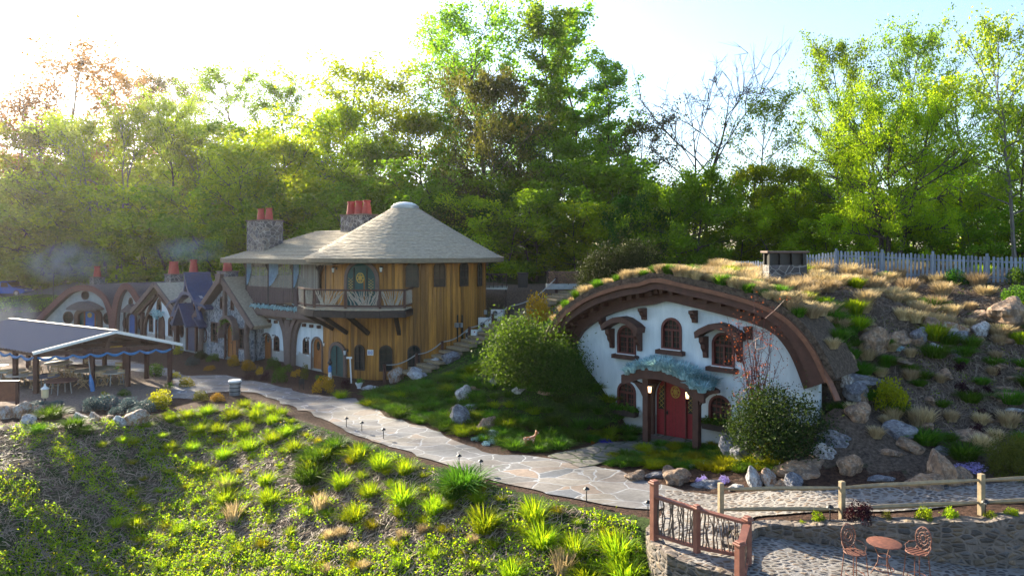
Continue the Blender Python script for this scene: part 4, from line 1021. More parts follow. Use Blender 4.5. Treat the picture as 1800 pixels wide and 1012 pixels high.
for s in (-1, 1):
    MB().slab([(0, 3.75), (0, 3.55), (s*1.05, 1.95), (s*1.25, 2.05)][::s], (), -1.15, -.1).build('porch_slope', M_BLUED, C)
    MB().slab([(s*(hw-.75), 2.75), (s*(hw-.75), 2.6), (s*(hw+.1), 1.95), (s*(hw+.2), 2.1)][::s], (), -.7, -.05).build('window_hood', M_BLUED, C)
MB().box((0, -.07, 3.6), (.16, .1, 1.7)).build('centre_post', M_BLUED, C)
# half-timbered cottage with long pitched roof
u0, u1 = RP(254, 590)[0], RP(314, 600)[0]; uc = (u0+u1)/2; hw = (u1-u0)/2
C, _ = cottage('timbered_cottage', 'half-timbered pointed-arch cottage with tan pitched roof and dark brown door', uc)
wl_ = [(-hw, -.2), (hw, -.2), (hw, 2.6), (hw*.5, 3.75), (0, 4.45), (-hw*.5, 3.75), (-hw, 2.6)]
ov = (RP(280, 537)[0]-uc, 3.1, .42, .72); aw = [(RP(266, 575)[0]-uc, .95, .75, 1.55), (RP(300, 582)[0]-uc, .85, .75, 1.55)]; dr = (RP(282, 590)[0]-uc, 1.25, 2.35)
body(C, wl_, [oval(*ov)]+[arch_out(*q) for q in aw]+[arch_out(dr[0], .02, dr[1], dr[2])], M_STUCCO, 7)
rwin(C, *ov)
for q in aw: rwin(C, *q, round_=False)
rdoor(C, *dr, M_BROWN, M_BROWN, .2)
pa = spl([(-hw*.85, -.1), (-hw*.84, 1.3), (-hw*.62, 2.6), (-hw*.3, 3.55), (0, 4.1), (hw*.3, 3.55), (hw*.62, 2.6), (hw*.84, 1.3), (hw*.85, -.1)], 40)
MB().band(off(pa, -.28), pa, -.2, -.003).build('pointed_arch_frame', M_BROWN, C)
for s in (-1, 1):
    a = Vector((0, 4.85)); b = Vector((s*(hw+1.3), 2.35)); n = (b-a).normalized(); q = Vector((-n.y, n.x))*.32*(1 if s < 0 else -1)
    MB().slab([tuple(a), tuple(b), tuple(b-q), tuple(a-q)][::s], (), -.45, 7.4).build('roof_slope', M_SHING, C)
    MB().slab([tuple(a+q*.1), tuple(b+q*.1), tuple(b-q*1.1), tuple(a-q*1.1)][::s], (), -.6, -.452).build('barge_board', M_TAUPE, C)
    MB().bar((s*(hw+.05), -.15, -.1), (s*(hw+.05), -.15, 2.5), .28).build('corner_post', M_BROWN, C)
    MB().bar((s*.25, -.3, 4.1), (s*(hw+.5), -.3, 2.35), .18).build('frame_brace', M_BROWN, C)
L = []
for j in range(300):
    c = Vector((dr[0]+random.gauss(0, .4), -.3+random.gauss(0, .1), 2.6+random.gauss(0, .12))); a = Vector([random.gauss(0, .07) for _ in range(3)]); b = Vector([random.gauss(0, .06) for _ in range(3)]); L += [c-a, c-b, c+a, c+b]
npmesh('door_vine', [tuple(q) for q in L], 4, L_BLUEG, C)
# small round-arched cottage
_RS = (RE, RRZ, RO)
def turn(px, Y, deg):
    global RE, RRZ, RO
    RRZ = R(deg); RE = Vector((math.cos(RRZ), math.sin(RRZ), 0)); RO = Vector(((px-CX)/FPX*Y, Y, 0))
turn(230, 62.8, -17)
u0, u1 = RP(207, 580)[0], RP(252, 590)[0]; uc = (u0+u1)/2; hw = (u1-u0)/2
C, _ = cottage('arched_cottage', 'small white cottage with round-arched roof, oval gable window and blue door', uc)
prof = spl([(-hw-.1, -.2), (-hw-.05, 1.8), (-hw*.8, 3.5), (-hw*.4, 4.45), (.0, 4.7), (hw*.45, 4.3), (hw*.9, 3.5), (hw+.5, 3.0)], 40)
wall = [(-hw, -.2)]+[(p[0], p[1]-.2) for p in prof[6:]]+[(hw+.3, -.2)]
ov = (RP(230, 530)[0]-uc, 3.2, .24, .45); rw = [(RP(220, 578)[0]-uc, 1.35, .26, .50), (RP(247, 582)[0]-uc, 1.35, .26, .50)]
body(C, wall, [oval(*ov)]+[oval(*q) for q in rw], M_STUCCO2, 5)
for q in [ov]+rw: rwin(C, *q)
MB().band(off(prof, -.2), off(prof, .30), -.35, 7.3).build('roof', M_SHINGD, C)
MB().band(off(prof, -.23), off(prof, .32), -.5, -.352).build('barge_board', M_REDB, C)
dr = (RP(235, 590)[0]-uc, .8, 2.2); rdoor(C, dr[0], dr[1], dr[2], M_BLUE, M_BROWN, .18, y=-.18)
MB().slab(spl([(dr[0]-.95, 2.5), (dr[0]-.5, 2.75), (dr[0], 3.1), (dr[0]+.5, 2.75), (dr[0]+.95, 2.5)], 16)+[(dr[0]+.9, 2.36), (dr[0]-.9, 2.36)], (), -.6, -.02).build('door_hood', M_SHINGD, C)
for s in (-1, 1): MB().bar((dr[0]+s*.62, -.4, 0), (dr[0]+s*.62, -.4, 2.4), .13).build('porch_post', M_BROWN, C)
# big low cottage with sweeping roof
turn(150, 66.5, -12)
u0, u1 = RP(50, 600)[0], RP(204, 580)[0]; uc = RP(150, 600)[0]
C, _ = cottage('sweeping_roof_cottage', 'widest cottage of the row, low sweeping curved roof, round windows and bright blue door', uc)
tr = [RP(x, y) for x, y in ((38, 592), (60, 575), (80, 552), (98, 534), (115, 518), (130, 507), (150, 502), (172, 505), (190, 518), (198, 532), (205, 556), (207, 590))]
prof = spl([(a-uc, b) for a, b in tr], 50); wall = off(prof, .35)[4:]; wall = [wall[0]]+wall[1:]+[(wall[-1][0], -.2), (wall[0][0], -.2)]
dr = (RP(157, 590)[0]-uc, 2.5, 2.3)
ov = (RP(150, 519)[0]-uc, RP(150, 519)[1], .42, .42); rw = [(RP(120, 559)[0]-uc, 1.5, .58, .58), (RP(191, 559)[0]-uc, 1.5, .58, .58)]
MB().slab([p for p in wall], [oval(*ov)]+[oval(*q) for q in rw]+[arch_out(dr[0], .02, dr[1], dr[2], 14, .45)], 0, .25).build('wall', M_STUCCO2, C)
for q in [ov]+rw: rwin(C, *q)
MB().band(off(prof, -.05), off(prof, .42), -.4, 6.0).build('roof', M_SHINGD, C)
MB().band(off(prof, -.08), off(prof, .44), -.55, -.402).build('barge_board', M_REDB, C)
o = arch_out(dr[0], .02, dr[1], dr[2], 16, .45); MB().band(scale_out(o, .22), scale_out(o, -.2), -.25, .02).build('door_surround', M_BROWN, C)
d = MB().slab(o, (), .12, .18).build('door', M_TEAL, C); MB().box((dr[0], .09, 1.1), (.95, .05, 2.1)).build('door_leaf', M_BLUE, d)
MB().band(oval(dr[0], 1.75, .24, .24), oval(dr[0], 1.75, .04, .04), .02, .062, True).build('rosette', M_GOLD, d)
for s in (-1, 1): MB().box((dr[0]+s*.58, .08, 1.05), (.09, .1, 2.1)).build('door_post', M_ORANGE, d)
hp = spl([(dr[0]-1.75, 2.42), (dr[0]-1.0, 2.85), (dr[0]-.1, 3.1), (dr[0]+.9, 2.85), (dr[0]+1.65, 2.42)], 20)
MB().slab(hp+[(dr[0]+1.55, 2.28), (dr[0]-1.65, 2.28)], (), -.9, -.02).build('door_hood', M_SHINGD, C)
RE, RRZ, RO = _RS
# flat shingled building joining them at the back
b0, b1 = RP(205, 520)[0], RP(440, 520)[0]-.5
t = thing('rear_range', 'long low building with pale shingle roof running behind the row of cottages', 'building', RO+RE*((b0+b1)/2)+Vector((.634, .773, 0))*7.6, RRZ)
Lh = (b1-b0)/2
roof_rows([((-Lh, -2.6, 3.55), (Lh, -2.6, 3.55), (Lh, 2.2, 4.55), (-Lh, 2.2, 4.55)), ((Lh, 7, 3.55), (-Lh, 7, 3.55), (-Lh, 2.2, 4.55), (Lh, 2.2, 4.55))], 'roof', M_SHING, t, 14)
MB().box((0, 2.2, 1.7), (2*Lh-.4, 8.8, 3.6)).build('wall', M_STUCCO2, t)
chimney(158, 184, 486, 506, 74, (0,), 'small stone chimney with one clay pot behind the sweeping curved roof', RRZ, 1.1, 1.25, zbot=3.2)
chimney(289, 322, 481, 505, 65, (-.16, .16), 'stone chimney with two clay pots close together, behind the half-timbered cottage', RRZ, 1.1, 1.3, zbot=4.0)
chimney(323, 358, 478, 503, 62, (0,), 'stone chimney with one clay pot behind the blue flared roof', RRZ, 1.1, 1.25, zbot=4.0)
chimney(381, 419, 476, 503, 60, (0,), 'stone chimney with one clay pot behind the grey stone gable', RRZ, 1.1, 1.3, zbot=4.0)

# ------------------------------------------------------------------ open dining pavilion
PV = Vector((-23.2, 41.0, 0))
PL = thing('dining_pavilion', 'open brown timber dining pavilion with shiny metal roof, left of the stone path', 'pavilion', PV)
def lw(p): return Vector(p)-PV
A = Vector((-25.9, 38.7, 2.35)); B = Vector((-20.3, 42.2, 2.35)); Rg = Vector((-22.3, 38.9, 3.05)); back = Vector((-10.3, 6.7, 0)); back2 = back*1.0
Rg = (A+B)/2+Vector((.25, .15, .85))
m_, _t, _b = base('corrugated_metal'); M_METAL = m_; _b.inputs['Metallic'].default_value = .15; _b.inputs['Roughness'].default_value = .62; _b.inputs['Specular IOR Level'].default_value = .3; _b.inputs['Base Color'].default_value = (.15, .14, .16, 1)
def corr(a, b, dv, name, mat, n=36):                  # a = eave start, b = ridge start, dv = run
    m = MB(); vs = []
    for k in range(n*2+1):
        q = k/(n*2); up_ = .06*(1 if k % 2 else 0); p, r = lw(a)+dv*q, lw(b)+dv*q; vs += [p+Vector((0, 0, up_)), r+Vector((0, 0, up_)), r+Vector((0, 0, up_-.03)), p+Vector((0, 0, up_-.03))]
    return m.add(vs, [(k*4+j, k*4+4+j, k*4+4+(j+1) % 4, k*4+(j+1) % 4) for k in range(n*2) for j in range(4)]+[(0, 1, 2, 3)]).build(name, mat, PL)
out = (A-Rg).normalized()*.35; out2 = (B-Rg).normalized()*.45; fr_ = -back.normalized()*.45
corr(A+out+fr_, Rg+fr_, back-fr_*2, 'roof_sheet', M_METAL); corr(B+out2+fr_, Rg+fr_+Vector((0, 0, .01)), back-fr_*2, 'roof_sheet', M_METAL)
m = MB()
m.bar(lw(A+out+fr_*1.08)-Vector((0, 0, .02)), lw(Rg+fr_*1.08)-Vector((0, 0, .02)), .05, .16).bar(lw(B+out2+fr_*1.08)-Vector((0, 0, .02)), lw(Rg+fr_*1.08)-Vector((0, 0, .02)), .05, .16)
m.build('roof_edge_highlight', M_WHITE, PL)  # white boards paint the sunlit highlight along the roof edge
MB().bar(lw(Rg+fr_)+Vector((0, 0, .06)), lw(Rg+back-fr_)+Vector((0, 0, .06)), .3, .05).build('ridge_cap', M_METAL, PL)
gd = Vector((0, 0, .22))
for k in range(5):
    o = back*(k/4)
    MB().bar(lw(A+o)-gd, lw(B+o)-gd, .14, .22).build('tie_beam', M_BROWN, PL)
    MB().bar(lw(A+o)-gd*.5, lw(Rg+o)-gd*.7, .12, .18).build('rafter', M_BROWN, PL); MB().bar(lw(B+o)-gd*.5, lw(Rg+o)-gd*.7, .12, .18).build('rafter', M_BROWN, PL)
    MB().bar(lw((A+B)/2+o)-gd, lw(Rg+o)-gd*.9, .14).build('king_post', M_BROWN, PL)
for p in (A, B, Rg-Vector((0, 0, .05))): MB().bar(lw(p)-gd*.9, lw(p+back)-gd*.9, .14, .2).build('side_beam', M_BROWN, PL)
pv_posts = []
for k in range(6):
    for f in ((0, 1/3, 2/3, 1) if k in (0, 5) else (0, 1)):
        q = A.lerp(B, f)+back*(k/5); pv_posts.append(q)
        if f in (1/3,): q = q+Vector((.35, .25, 0))
        zg = -.05; MB().bar(lw((q.x, q.y, zg)), lw((q.x, q.y, 2.2)), .21).build('post', M_BROWN, PL)
# swags of blue fabric under the eaves
M_SWAG = pm('blue_fabric', (.05, .22, .5), (.03, .13, .34), 6, .6, bs=.2)
def swag(a, b, n, name='fabric_swag'):
    for i in range(n):
        p, q = a.lerp(b, i/n), a.lerp(b, (i+1)/n); pts = [p.lerp(q, k/8)-Vector((0, 0, .02+.16*math.sin(math.pi*k/8))) for k in range(9)]
        MB().tube([lw(x) for x in pts], [.05+.03*math.sin(math.pi*k/8) for k in range(9)], 6).build(name, M_SWAG, PL)
sd_ = -back.normalized()*.14-Vector((0, 0, .34)); swag(A+sd_, B+sd_, 8); s2 = Vector((-.5, -.8, 0)).normalized()*.16-Vector((0, 0, .34)); swag(A+s2, A+back+s2, 9)
# tables and folding chairs
def rtable():
    t = thing('round_table', 'round table', 'table', (0, 0, 0)); MB().lathe([(.78, .71), (.8, .73), (.8, .745), (.78, .76)], 28).build('tabletop', M_TTOP, t, smooth=30)
    for k in range(4):
        a = k*math.pi/2+.78; MB().bar((.42*math.cos(a), .42*math.sin(a), .71), (.5*math.cos(a), .5*math.sin(a), 0), .04).build('leg', M_STEEL, t)
    return t
M_TTOP = pm('cream_tabletop', (.58, .52, .44), (.48, .42, .35), 5, .35, bs=0); M_TBR = pm('brown_tabletop', (.20, .09, .06), (.14, .06, .045), 5, .4, bs=0); M_TBL = pm('slate_blue_tabletop', (.10, .15, .24), (.08, .11, .18), 5, .3, bs=0)
M_FOLD = pm('pale_folding_wood', (.50, .36, .20), (.38, .26, .14), 6, .6, (1, 1, 1), .1)
RT = rtable()
def fchair():
    t = thing('folding_chair', 'chair', 'chair', (0, 0, 0))
    s = MB()
    for k in range(5): s.box((0, -.16+k*.08, .44), (.40, .06, .02))
    s.bar((-.19, -.2, .425), (-.19, .2, .425), .03).bar((.19, -.2, .425), (.19, .2, .425), .03).build('seat', M_FOLD, t)
    MB().box((0, .30, .80), (.40, .022, .13)).box((0, .27, .64), (.38, .02, .05)).bar((-.19, .26, .6), (-.19, .31, .87), .028).bar((.19, .26, .6), (.19, .31, .87), .028).build('backrest', M_FOLD, t)
    for x in (-.21, .21):
        MB().bar((x, -.26, 0), (x, .27, .62), .035, .03).build('leg', M_FOLD, t); MB().bar((x*.86, .26, 0), (x*.86, -.16, .43), .035, .03).build('leg', M_FOLD, t)
    MB().bar((-.18, .22, .07), (.18, .22, .07), .03).build('stretcher', M_FOLD, t); return t
FCH = fchair()
TG = 'round tables under the pavilion roof'; CG = 'folding chairs around the pavilion tables'
tabs = [(76, 661, M_TBL, 'slate blue round table at the near side of the pavilion'), (108, 668, M_TBR, 'dark brown round table nearest the path-side front of the pavilion, folding chairs drawn up'), (103, 637, M_TTOP, 'cream oval-looking round table in the middle row of the pavilion'),
        (85, 630, M_TTOP, 'cream round table in the back row under the pavilion'), (138, 643, M_TBR, 'reddish brown round table in the middle of the pavilion'), (152, 651, M_TTOP, 'grey-white round table left of the blue banner pole'), (178, 646, M_TTOP, 'white round table just right of the blue banner pole'),
        (203, 653, M_TTOP, 'cream round table nearest the right corner posts of the pavilion'), (18, 651, M_TTOP, 'pale round table at the left side of the pavilion'), (38, 658, M_TTOP, 'pale round table half hidden by the left front posts'), (-12, 642, M_TTOP, 'pale round table at the far left behind the posts')]
M_TNEU = M_TTOP
for i, (px, py, mt, lb) in enumerate(tabs):
    g = G(px, py, .75); t = place(RT, (g.x, g.y, .0), i, 1.0, lb, TG, {'tabletop': mt} if mt is not M_TTOP else None)
cw = ['seen from behind with its back to the lantern', 'tilted towards the slate blue table', 'facing the brown table', 'side-on beside the banner pole', 'at the middle row', 'half hidden behind a post', 'at the right-hand table', 'drawn up to a cream table', 'at the left side', 'with its back to the mulch bed']
ch = [(61, 668, 3.3, 'folding chair with its back to us in front of the slate blue table'), (103, 678, 3.0, 'folding chair nearest us, back turned, in front of the brown table'), (127, 672, 2.7, 'folding chair turned slightly right at the brown table'), (38, 664, 4.2, 'folding chair leaning side-on left of the slate blue table'),
      (84, 670, 4.3, 'folding chair side-on between the blue and brown tables'), (148, 668, 1.7, 'folding chair side-on just left of the blue banner pole'), (139, 664, 1.9, 'folding chair behind the one by the banner pole'), (114, 651, 3.2, 'folding chair with back to us in front of the middle cream table'), (133, 653, 3.0, 'folding chair in front of the reddish brown table'),
      (178, 664, 3.3, 'folding chair in front of the white table right of the banner pole'), (187, 662, 3.0, 'second folding chair in front of the white table, closer to the post'), (216, 661, 3.4, 'folding chair at the right end of the pavilion, back to us'), (222, 655, 1.8, 'folding chair side-on at the outer right table'), (18, 664, 4.0, 'folding chair side-on by the left front post'),
      (12, 660, 3.1, 'folding chair far left, back turned to us'), (66, 643, 3.3, 'folding chair in the shade behind the slate blue table'), (160, 640, 2.9, 'folding chair behind the grey-white table'), (92, 655, .2, 'folding chair facing us on the far side of the brown table'), (55, 655, .3, 'folding chair facing us behind the slate blue table'), (206, 648, .2, 'folding chair on the far side of the outer right table')]
for px, py, rz, lb in ch:
    g = G(px, py, .0) if py > 670 else G(px, py+14, 0); place(FCH, (g.x, g.y, .0), rz, 1.0, lb, CG)
# banner pole, board, lantern on the near side
g = G(163, 688); t = thing('banner_pole', 'leaning pale blue furled banner on a pole inside the pavilion', 'banner', (g.x, g.y, 0))
MB().tube([(0, 0, 0), (-.12, 0, .9), (-.22, .0, 1.75)], .025, 6).build('pole', M_STEEL, t); MB().tube([(.02, -.02, .02), (-.07, -.02, .5), (-.13, -.02, .95)], [.11, .13, .04], 8).build('furled_banner', M_SWAG, t)
g = G(12, 712); t = thing('menu_board', 'dark brown panelled wooden stand at the left end of the pavilion', 'stand', (g.x, g.y, 0), .1)
MB().box((0, 0, .68), (.9, .1, .95)).build('panel', M_BROWN2, t)
for s in (-1, 1): MB().box((s*.5, 0, .6), (.12, .14, 1.22)).build('post', M_BROWN, t)
MB().box((0, 0, 1.2), (1.2, .18, .08)).build('top_rail', M_BROWN, t)
g = G(79, 706); t = thing('garden_lantern', 'cream glass lantern with a white top standing in front of the pavilion corner', 'lantern', (g.x, g.y, .0))
MB().tube([(0, 0, 0), (0, 0, .2)], .03, 6).build('stand', M_BLACK, t); b = MB().lathe([(.10, .2), (.16, .24), (.17, .62), (.11, .66)], 12).build('glass_body', pm('cream_glass', (.75, .62, .35), (.6, .5, .3), 5, .3, bs=0), t)
MB().lathe([(.2, .66), (.2, .69), (.06, .8), (.03, .92), (.05, .94)], 12).build('top', M_WHITE, t); MB().tube([(0, 0, .92), (0, 0, 1.06)], .02, 6).build('hook', M_BLACK, t)
# ------------------------------------------------------------------ plants: generators
def strips(name, C, S, Wd, mat, parent=None):         # C: (n, k, 3) spine points, S: (n, 3) side vectors, Wd: (n, k) half widths
    n, k, _ = C.shape
    V = np.stack([C-S[:, None]*Wd[..., None], C+S[:, None]*Wd[..., None]], 2).reshape(-1, 3)
    b = (np.arange(n)*k*2)[:, None]+(np.arange(k-1)*2)[None]; F = np.stack([b, b+1, b+3, b+2], -1).reshape(-1, 4).astype(np.int32)
    me = bpy.data.meshes.new(name); me.vertices.add(len(V)); me.vertices.foreach_set('co', V.astype(np.float32).ravel())
    me.loops.add(F.size); me.loops.foreach_set('vertex_index', F.ravel()); me.polygons.add(len(F)); me.polygons.foreach_set('loop_start', np.arange(len(F), dtype=np.int32)*4)
    me.update(calc_edges=True); me.materials.append(mat)
    o = bpy.data.objects.new(name, me); COL.objects.link(o)
    if parent is not None: o.parent = parent
    return o
def blades(name, n, h, rb, spread, wd, mat, droop=.5, parent=None, k=4, hv=.35, ctr=None):
    a = rng.uniform(0, 2*np.pi, n); r = rb*np.sqrt(rng.uniform(0, 1, n)); d = np.stack([np.cos(a+rng.normal(0, .5, n)), np.sin(a+rng.normal(0, .5, n)), np.zeros(n)], 1)
    b = np.stack([r*np.cos(a), r*np.sin(a), np.zeros(n)], 1)
    if ctr is not None: b += ctr
    H = h*rng.uniform(1-hv, 1, n); sp = spread*rng.uniform(.3, 1, n)*(.35+r/rb*.65)
    t = np.linspace(0, 1, k)[None, :, None]
    C = b[:, None]+d[:, None]*(sp[:, None, None]*t**1.7)+np.array([0, 0, 1])*(H[:, None, None]*(t-droop*sp[:, None, None]/max(h, .01)*.6*t**3))
    S = np.stack([-d[:, 1], d[:, 0], rng.normal(0, .3, n)], 1); Wd = wd*np.array([1-.85*(i/(k-1))**1.5 for i in range(k)])[None]*rng.uniform(.7, 1.2, n)[:, None]
    return strips(name, C, S, Wd, mat, parent)
def leafcards(name, C, size, mat, parent=None, up=.3, asp=.55):
    n = len(C); d = rng.normal(size=(n, 3)); d /= np.linalg.norm(d, axis=1)[:, None]; q = rng.normal(size=(n, 3)); q[:, 2] += up
    s = np.cross(d, q); s /= np.linalg.norm(s, axis=1)[:, None]+1e-6; L = size*rng.uniform(.6, 1.25, n)[:, None]
    V = np.stack([C-d*L*.5, C-s*L*asp*.5, C+d*L*.5, C+s*L*asp*.5], 1)
    return npmesh(name, V, 4, mat, parent)
def tube_arrays(paths, n=5):
    Vs, Fs, o = [], [], 0
    for pts, rad in paths:
        m = MB(); m.tube(pts, rad, n, False); Vs += m.v; Fs += [tuple(i+o for i in f) for f in m.f]; o += len(m.v)
    m = MB(); m.v, m.f = Vs, Fs; return m
def wob(a, b, k, amp, seed=None):
    a, b = np.array(a, float), np.array(b, float); L = np.linalg.norm(b-a); t = np.linspace(0, 1, k)[:, None]
    p = a+(b-a)*t; j = rng.normal(0, amp*L, (k, 3)); j[0] = 0; j[:, 2] *= .4; return p+np.cumsum(j, 0)*.5*np.sqrt(t)
def tree(name, H, Rr, h0, prof, leaf, lmat, bark, n1=20, n2=6, n3=3, lpt=30, trunk_r=.22, stems=1, elev=(.2, 1.0), cl=.55, amp=.05, bare=False, lw=.55):
    """trunk, limbs, twigs; leaves gather round the twigs. prof(t) = crown radius at relative crown height t"""
    root = thing(name, 'tree', 'tree', (0, 0, 0)); paths = []; LC = []; 
    for s in range(stems):
        off_ = np.array([0, 0, 0.]) if stems == 1 else np.array([math.cos(s*2.4)*.5, math.sin(s*2.4)*.5, 0]); lean = rng.normal(0, .05, 2)*H if stems == 1 else np.array([math.cos(s*2.4), math.sin(s*2.4)])*Rr*rng.uniform(.25, .55)
        Hs = H*(1 if s == 0 else rng.uniform(.75, .95)); tr = wob(off_, off_+np.array([lean[0], lean[1], Hs*.97]), 9, .025)
        rr = trunk_r*(1-np.linspace(0, 1, 9)*.88)/(1 if stems == 1 else 1.3); rr[0] *= 1.35; paths.append((tr, rr))
        nn = max(6, n1//stems)
        for i in range(nn):
            t = (i+rng.uniform(.1, .9))/nn; z = h0+(1-h0)*t; f = z*.97*8; k = min(int(f), 7); p = tr[k]+(tr[k+1]-tr[k])*(f-k)
            R1 = Rr*prof(t)*rng.uniform(.7, 1.15)/(1 if stems == 1 else 1.25); az = i*2.4+rng.uniform(-.5, .5); el = elev[0]+(elev[1]-elev[0])*t+rng.uniform(-.15, .2)
            e = p+np.array([math.cos(az)*math.cos(el), math.sin(az)*math.cos(el), math.sin(el)])*R1/max(.5, math.cos(el)*.9+.1)
            e[2] = min(e[2], H*1.0); lb = wob(p, e, 5, amp); r1 = max(.02, trunk_r*(1-z*.8)*.45); paths.append((lb, np.linspace(r1, .018, 5)))
            for j in range(n2):
                g = rng.uniform(.3, 1.0); k = min(int(g*4), 3); q = lb[k]+(lb[k+1]-lb[k])*(g*4-k); dr = (e-p)/np.linalg.norm(e-p)+rng.normal(0, .6, 3); dr[2] += .25; dr /= np.linalg.norm(dr)
                L2 = R1*rng.uniform(.25, .5); q2 = q+dr*L2; tw = wob(q, q2, 4, amp*1.3); paths.append((tw, np.linspace(r1*.45+.006, .012, 4)))
                for m_ in range(n3):
                    a = tw[min(3, 1+m_)]; d3 = dr+rng.normal(0, .7, 3); d3 /= np.linalg.norm(d3); b = a+d3*L2*rng.uniform(.3, .6)
                    if bare or m_ == 0: paths.append((np.array([a, (a+b)/2+rng.normal(0, .04, 3), b]), np.array([.014, .01, .006])*(1.4 if bare else 1)))
                    if bare:
                        for _ in range(2):
                            d4 = d3+rng.normal(0, .6, 3); c = (a+b)/2+d4*L2*.3; paths.append((np.array([(a+b)/2, c]), np.array([.01, .005])))
                    if lpt: nl = int(lpt*rng.uniform(.5, 1.4)); LC.append(b+rng.normal(0, cl*.5, (nl, 3))*np.array([1, 1, .75])+(a-b)*rng.uniform(0, .8, (nl, 1)))
    tube_arrays(paths, 5).build('trunk', bark, root)
    if lpt: leafcards('crown', np.concatenate(LC), leaf, lmat, root, asp=lw)
    return root
def shrub(name, Rr, H, n, leaf, mat, bark=None, lumps=14, stems=8, ragged=.12, base=.08, asp=.55):
    root = thing(name, 'shrub', 'shrub'); c = []
    u = rng.normal(size=(lumps, 3)); u /= np.linalg.norm(u, axis=1)[:, None]; u[:, 2] = np.abs(u[:, 2])
    cen = u*np.array([Rr*.62, Rr*.62, H*.6])+np.array([0, 0, H*.15]); rad = rng.uniform(.28, .45, lumps)*Rr
    k = rng.integers(0, lumps, n); v = rng.normal(size=(n, 3)); v /= np.linalg.norm(v, axis=1)[:, None]; rr = rad[k]*(1-np.abs(rng.normal(0, .22, n))+rng.exponential(ragged, n))
    C = cen[k]+v*rr[:, None]*np.array([1, 1, H/Rr*.9 if H < Rr*1.3 else 1.2]); C[:, 2] = np.abs(C[:, 2]); C = C[C[:, 2] > H*base*.5]
    leafcards('foliage', C, leaf, mat, root, asp=asp)
    paths = [(wob((rng.normal(0, Rr*.08), rng.normal(0, Rr*.08), 0), cen[i % lumps]*.9, 4, .06), np.linspace(.03, .012, 4)*max(.4, min(1, Rr))) for i in range(stems)]
    tube_arrays(paths, 4).build('stems', bark or M_BARK, root); return root
P_round = lambda t: max(.15, math.sin(math.pi*min(1, (t*.85+.13)))**.7)
P_tall = lambda t: .45+.75*math.sin(math.pi*min(1, t*.9+.05)) if t < .95 else .4
P_cone = lambda t: 1.05-.85*t
P_col = lambda t: (.75+.3*math.sin(t*9))*(1-.55*max(0, t-.6)/.4)
T_TALL = tree('tall_tree', 24, 5.0, .22, P_tall, .32, L_G, M_BARK, 36, 6, 3, 27, .3, cl=.75)
T_POP = tree('poplar', 24, 3.4, .25, P_col, .32, L_G, M_BARK, 36, 6, 3, 22, .22, elev=(.5, 1.1), cl=.55)
T_MID = tree('leafy_tree', 15, 5.2, .12, P_round, .30, L_YG, M_BARK, 32, 7, 3, 28, .22, cl=.7, elev=(.05, 1.0))
T_AIRY = tree('airy_tree', 17, 4.6, .25, P_round, .28, L_OL, M_BARKP, 28, 6, 3, 15, .2, cl=.7, amp=.08)
T_FORK = tree('forked_tree', 18, 6.5, .22, P_round, .30, L_OL, M_BARKP, 38, 7, 3, 26, .28, stems=3, cl=.75, amp=.08)
T_BARE = tree('bare_tree', 13, 6.5, .38, P_round, .3, L_OL, M_BARK, 16, 8, 4, 0, .26, bare=True, stems=2, amp=.11, elev=(.45, 1.1))
T_DARK = tree('dense_tree', 10, 5.4, .04, P_round, .30, L_DG, M_BARK, 34, 7, 3, 34, .22, stems=2, cl=.75, elev=(-.05, .9))
T_BIG = tree('spreading_tree', 14.5, 8.2, .26, P_round, .20, L_YG, M_BARK, 60, 9, 3, 50, .40, stems=4, cl=.6, amp=.08, elev=(0, 1.0))
T_UND = tree('understory_tree', 8, 3.6, .05, P_round, .26, L_G, M_BARK, 22, 6, 3, 22, .12, stems=2, cl=.6, elev=(0, 1))
SH_BIG = shrub('large_shrub', 2.1, 2.5, 15000, .12, L_BUSH, lumps=26, stems=20, ragged=.24)
SH_MED = shrub('shrub', .6, .75, 1500, .085, L_MOUND, lumps=12, ragged=.12)
SH_SML = shrub('small_shrub', .35, .40, 700, .06, L_GOLD, lumps=9, ragged=.12)
def clump(name, label, cat, **k):
    t = thing(name, label, cat); return t
def mkclump(name, cat, parts):
    r = thing(name, name.replace('_', ' '), cat)
    for f in parts: f(r)
    return r
def single(o, cat): tag(o, 'plant', cat); return o
LILY = [single(blades('grass_clump', 320, .62, .24, .58, .012, L_GRASS, .9, k=5, hv=.55), 'plant') for _ in range(3)]
LILYD = single(blades('grass_clump', 150, .6, .2, .38, .016, L_STRAW, .5), 'plant')
DRY = [single(blades('dry_tuft', 460, .46, .17, .30, .013, L_STRAW, .35, hv=.5), 'grass') for _ in range(3)]
SEDGE = [single(blades('sedge_mound', 420, .46, .24, .50, .013, L_MOUND, .8, hv=.5), 'grass') for _ in range(3)]
FESC = [single(blades('blue_fescue', 130, .36, .10, .34, .021, L_BLUEG, .8), 'grass') for _ in range(2)]
def ico(sub):
    import bmesh
    b = bmesh.new(); bmesh.ops.create_icosphere(b, subdivisions=sub, radius=1); v = np.array([x.co[:] for x in b.verts]); f = [tuple(x.index for x in p.verts) for p in b.faces]; b.free(); return v, f
IV, IF = ico(4)
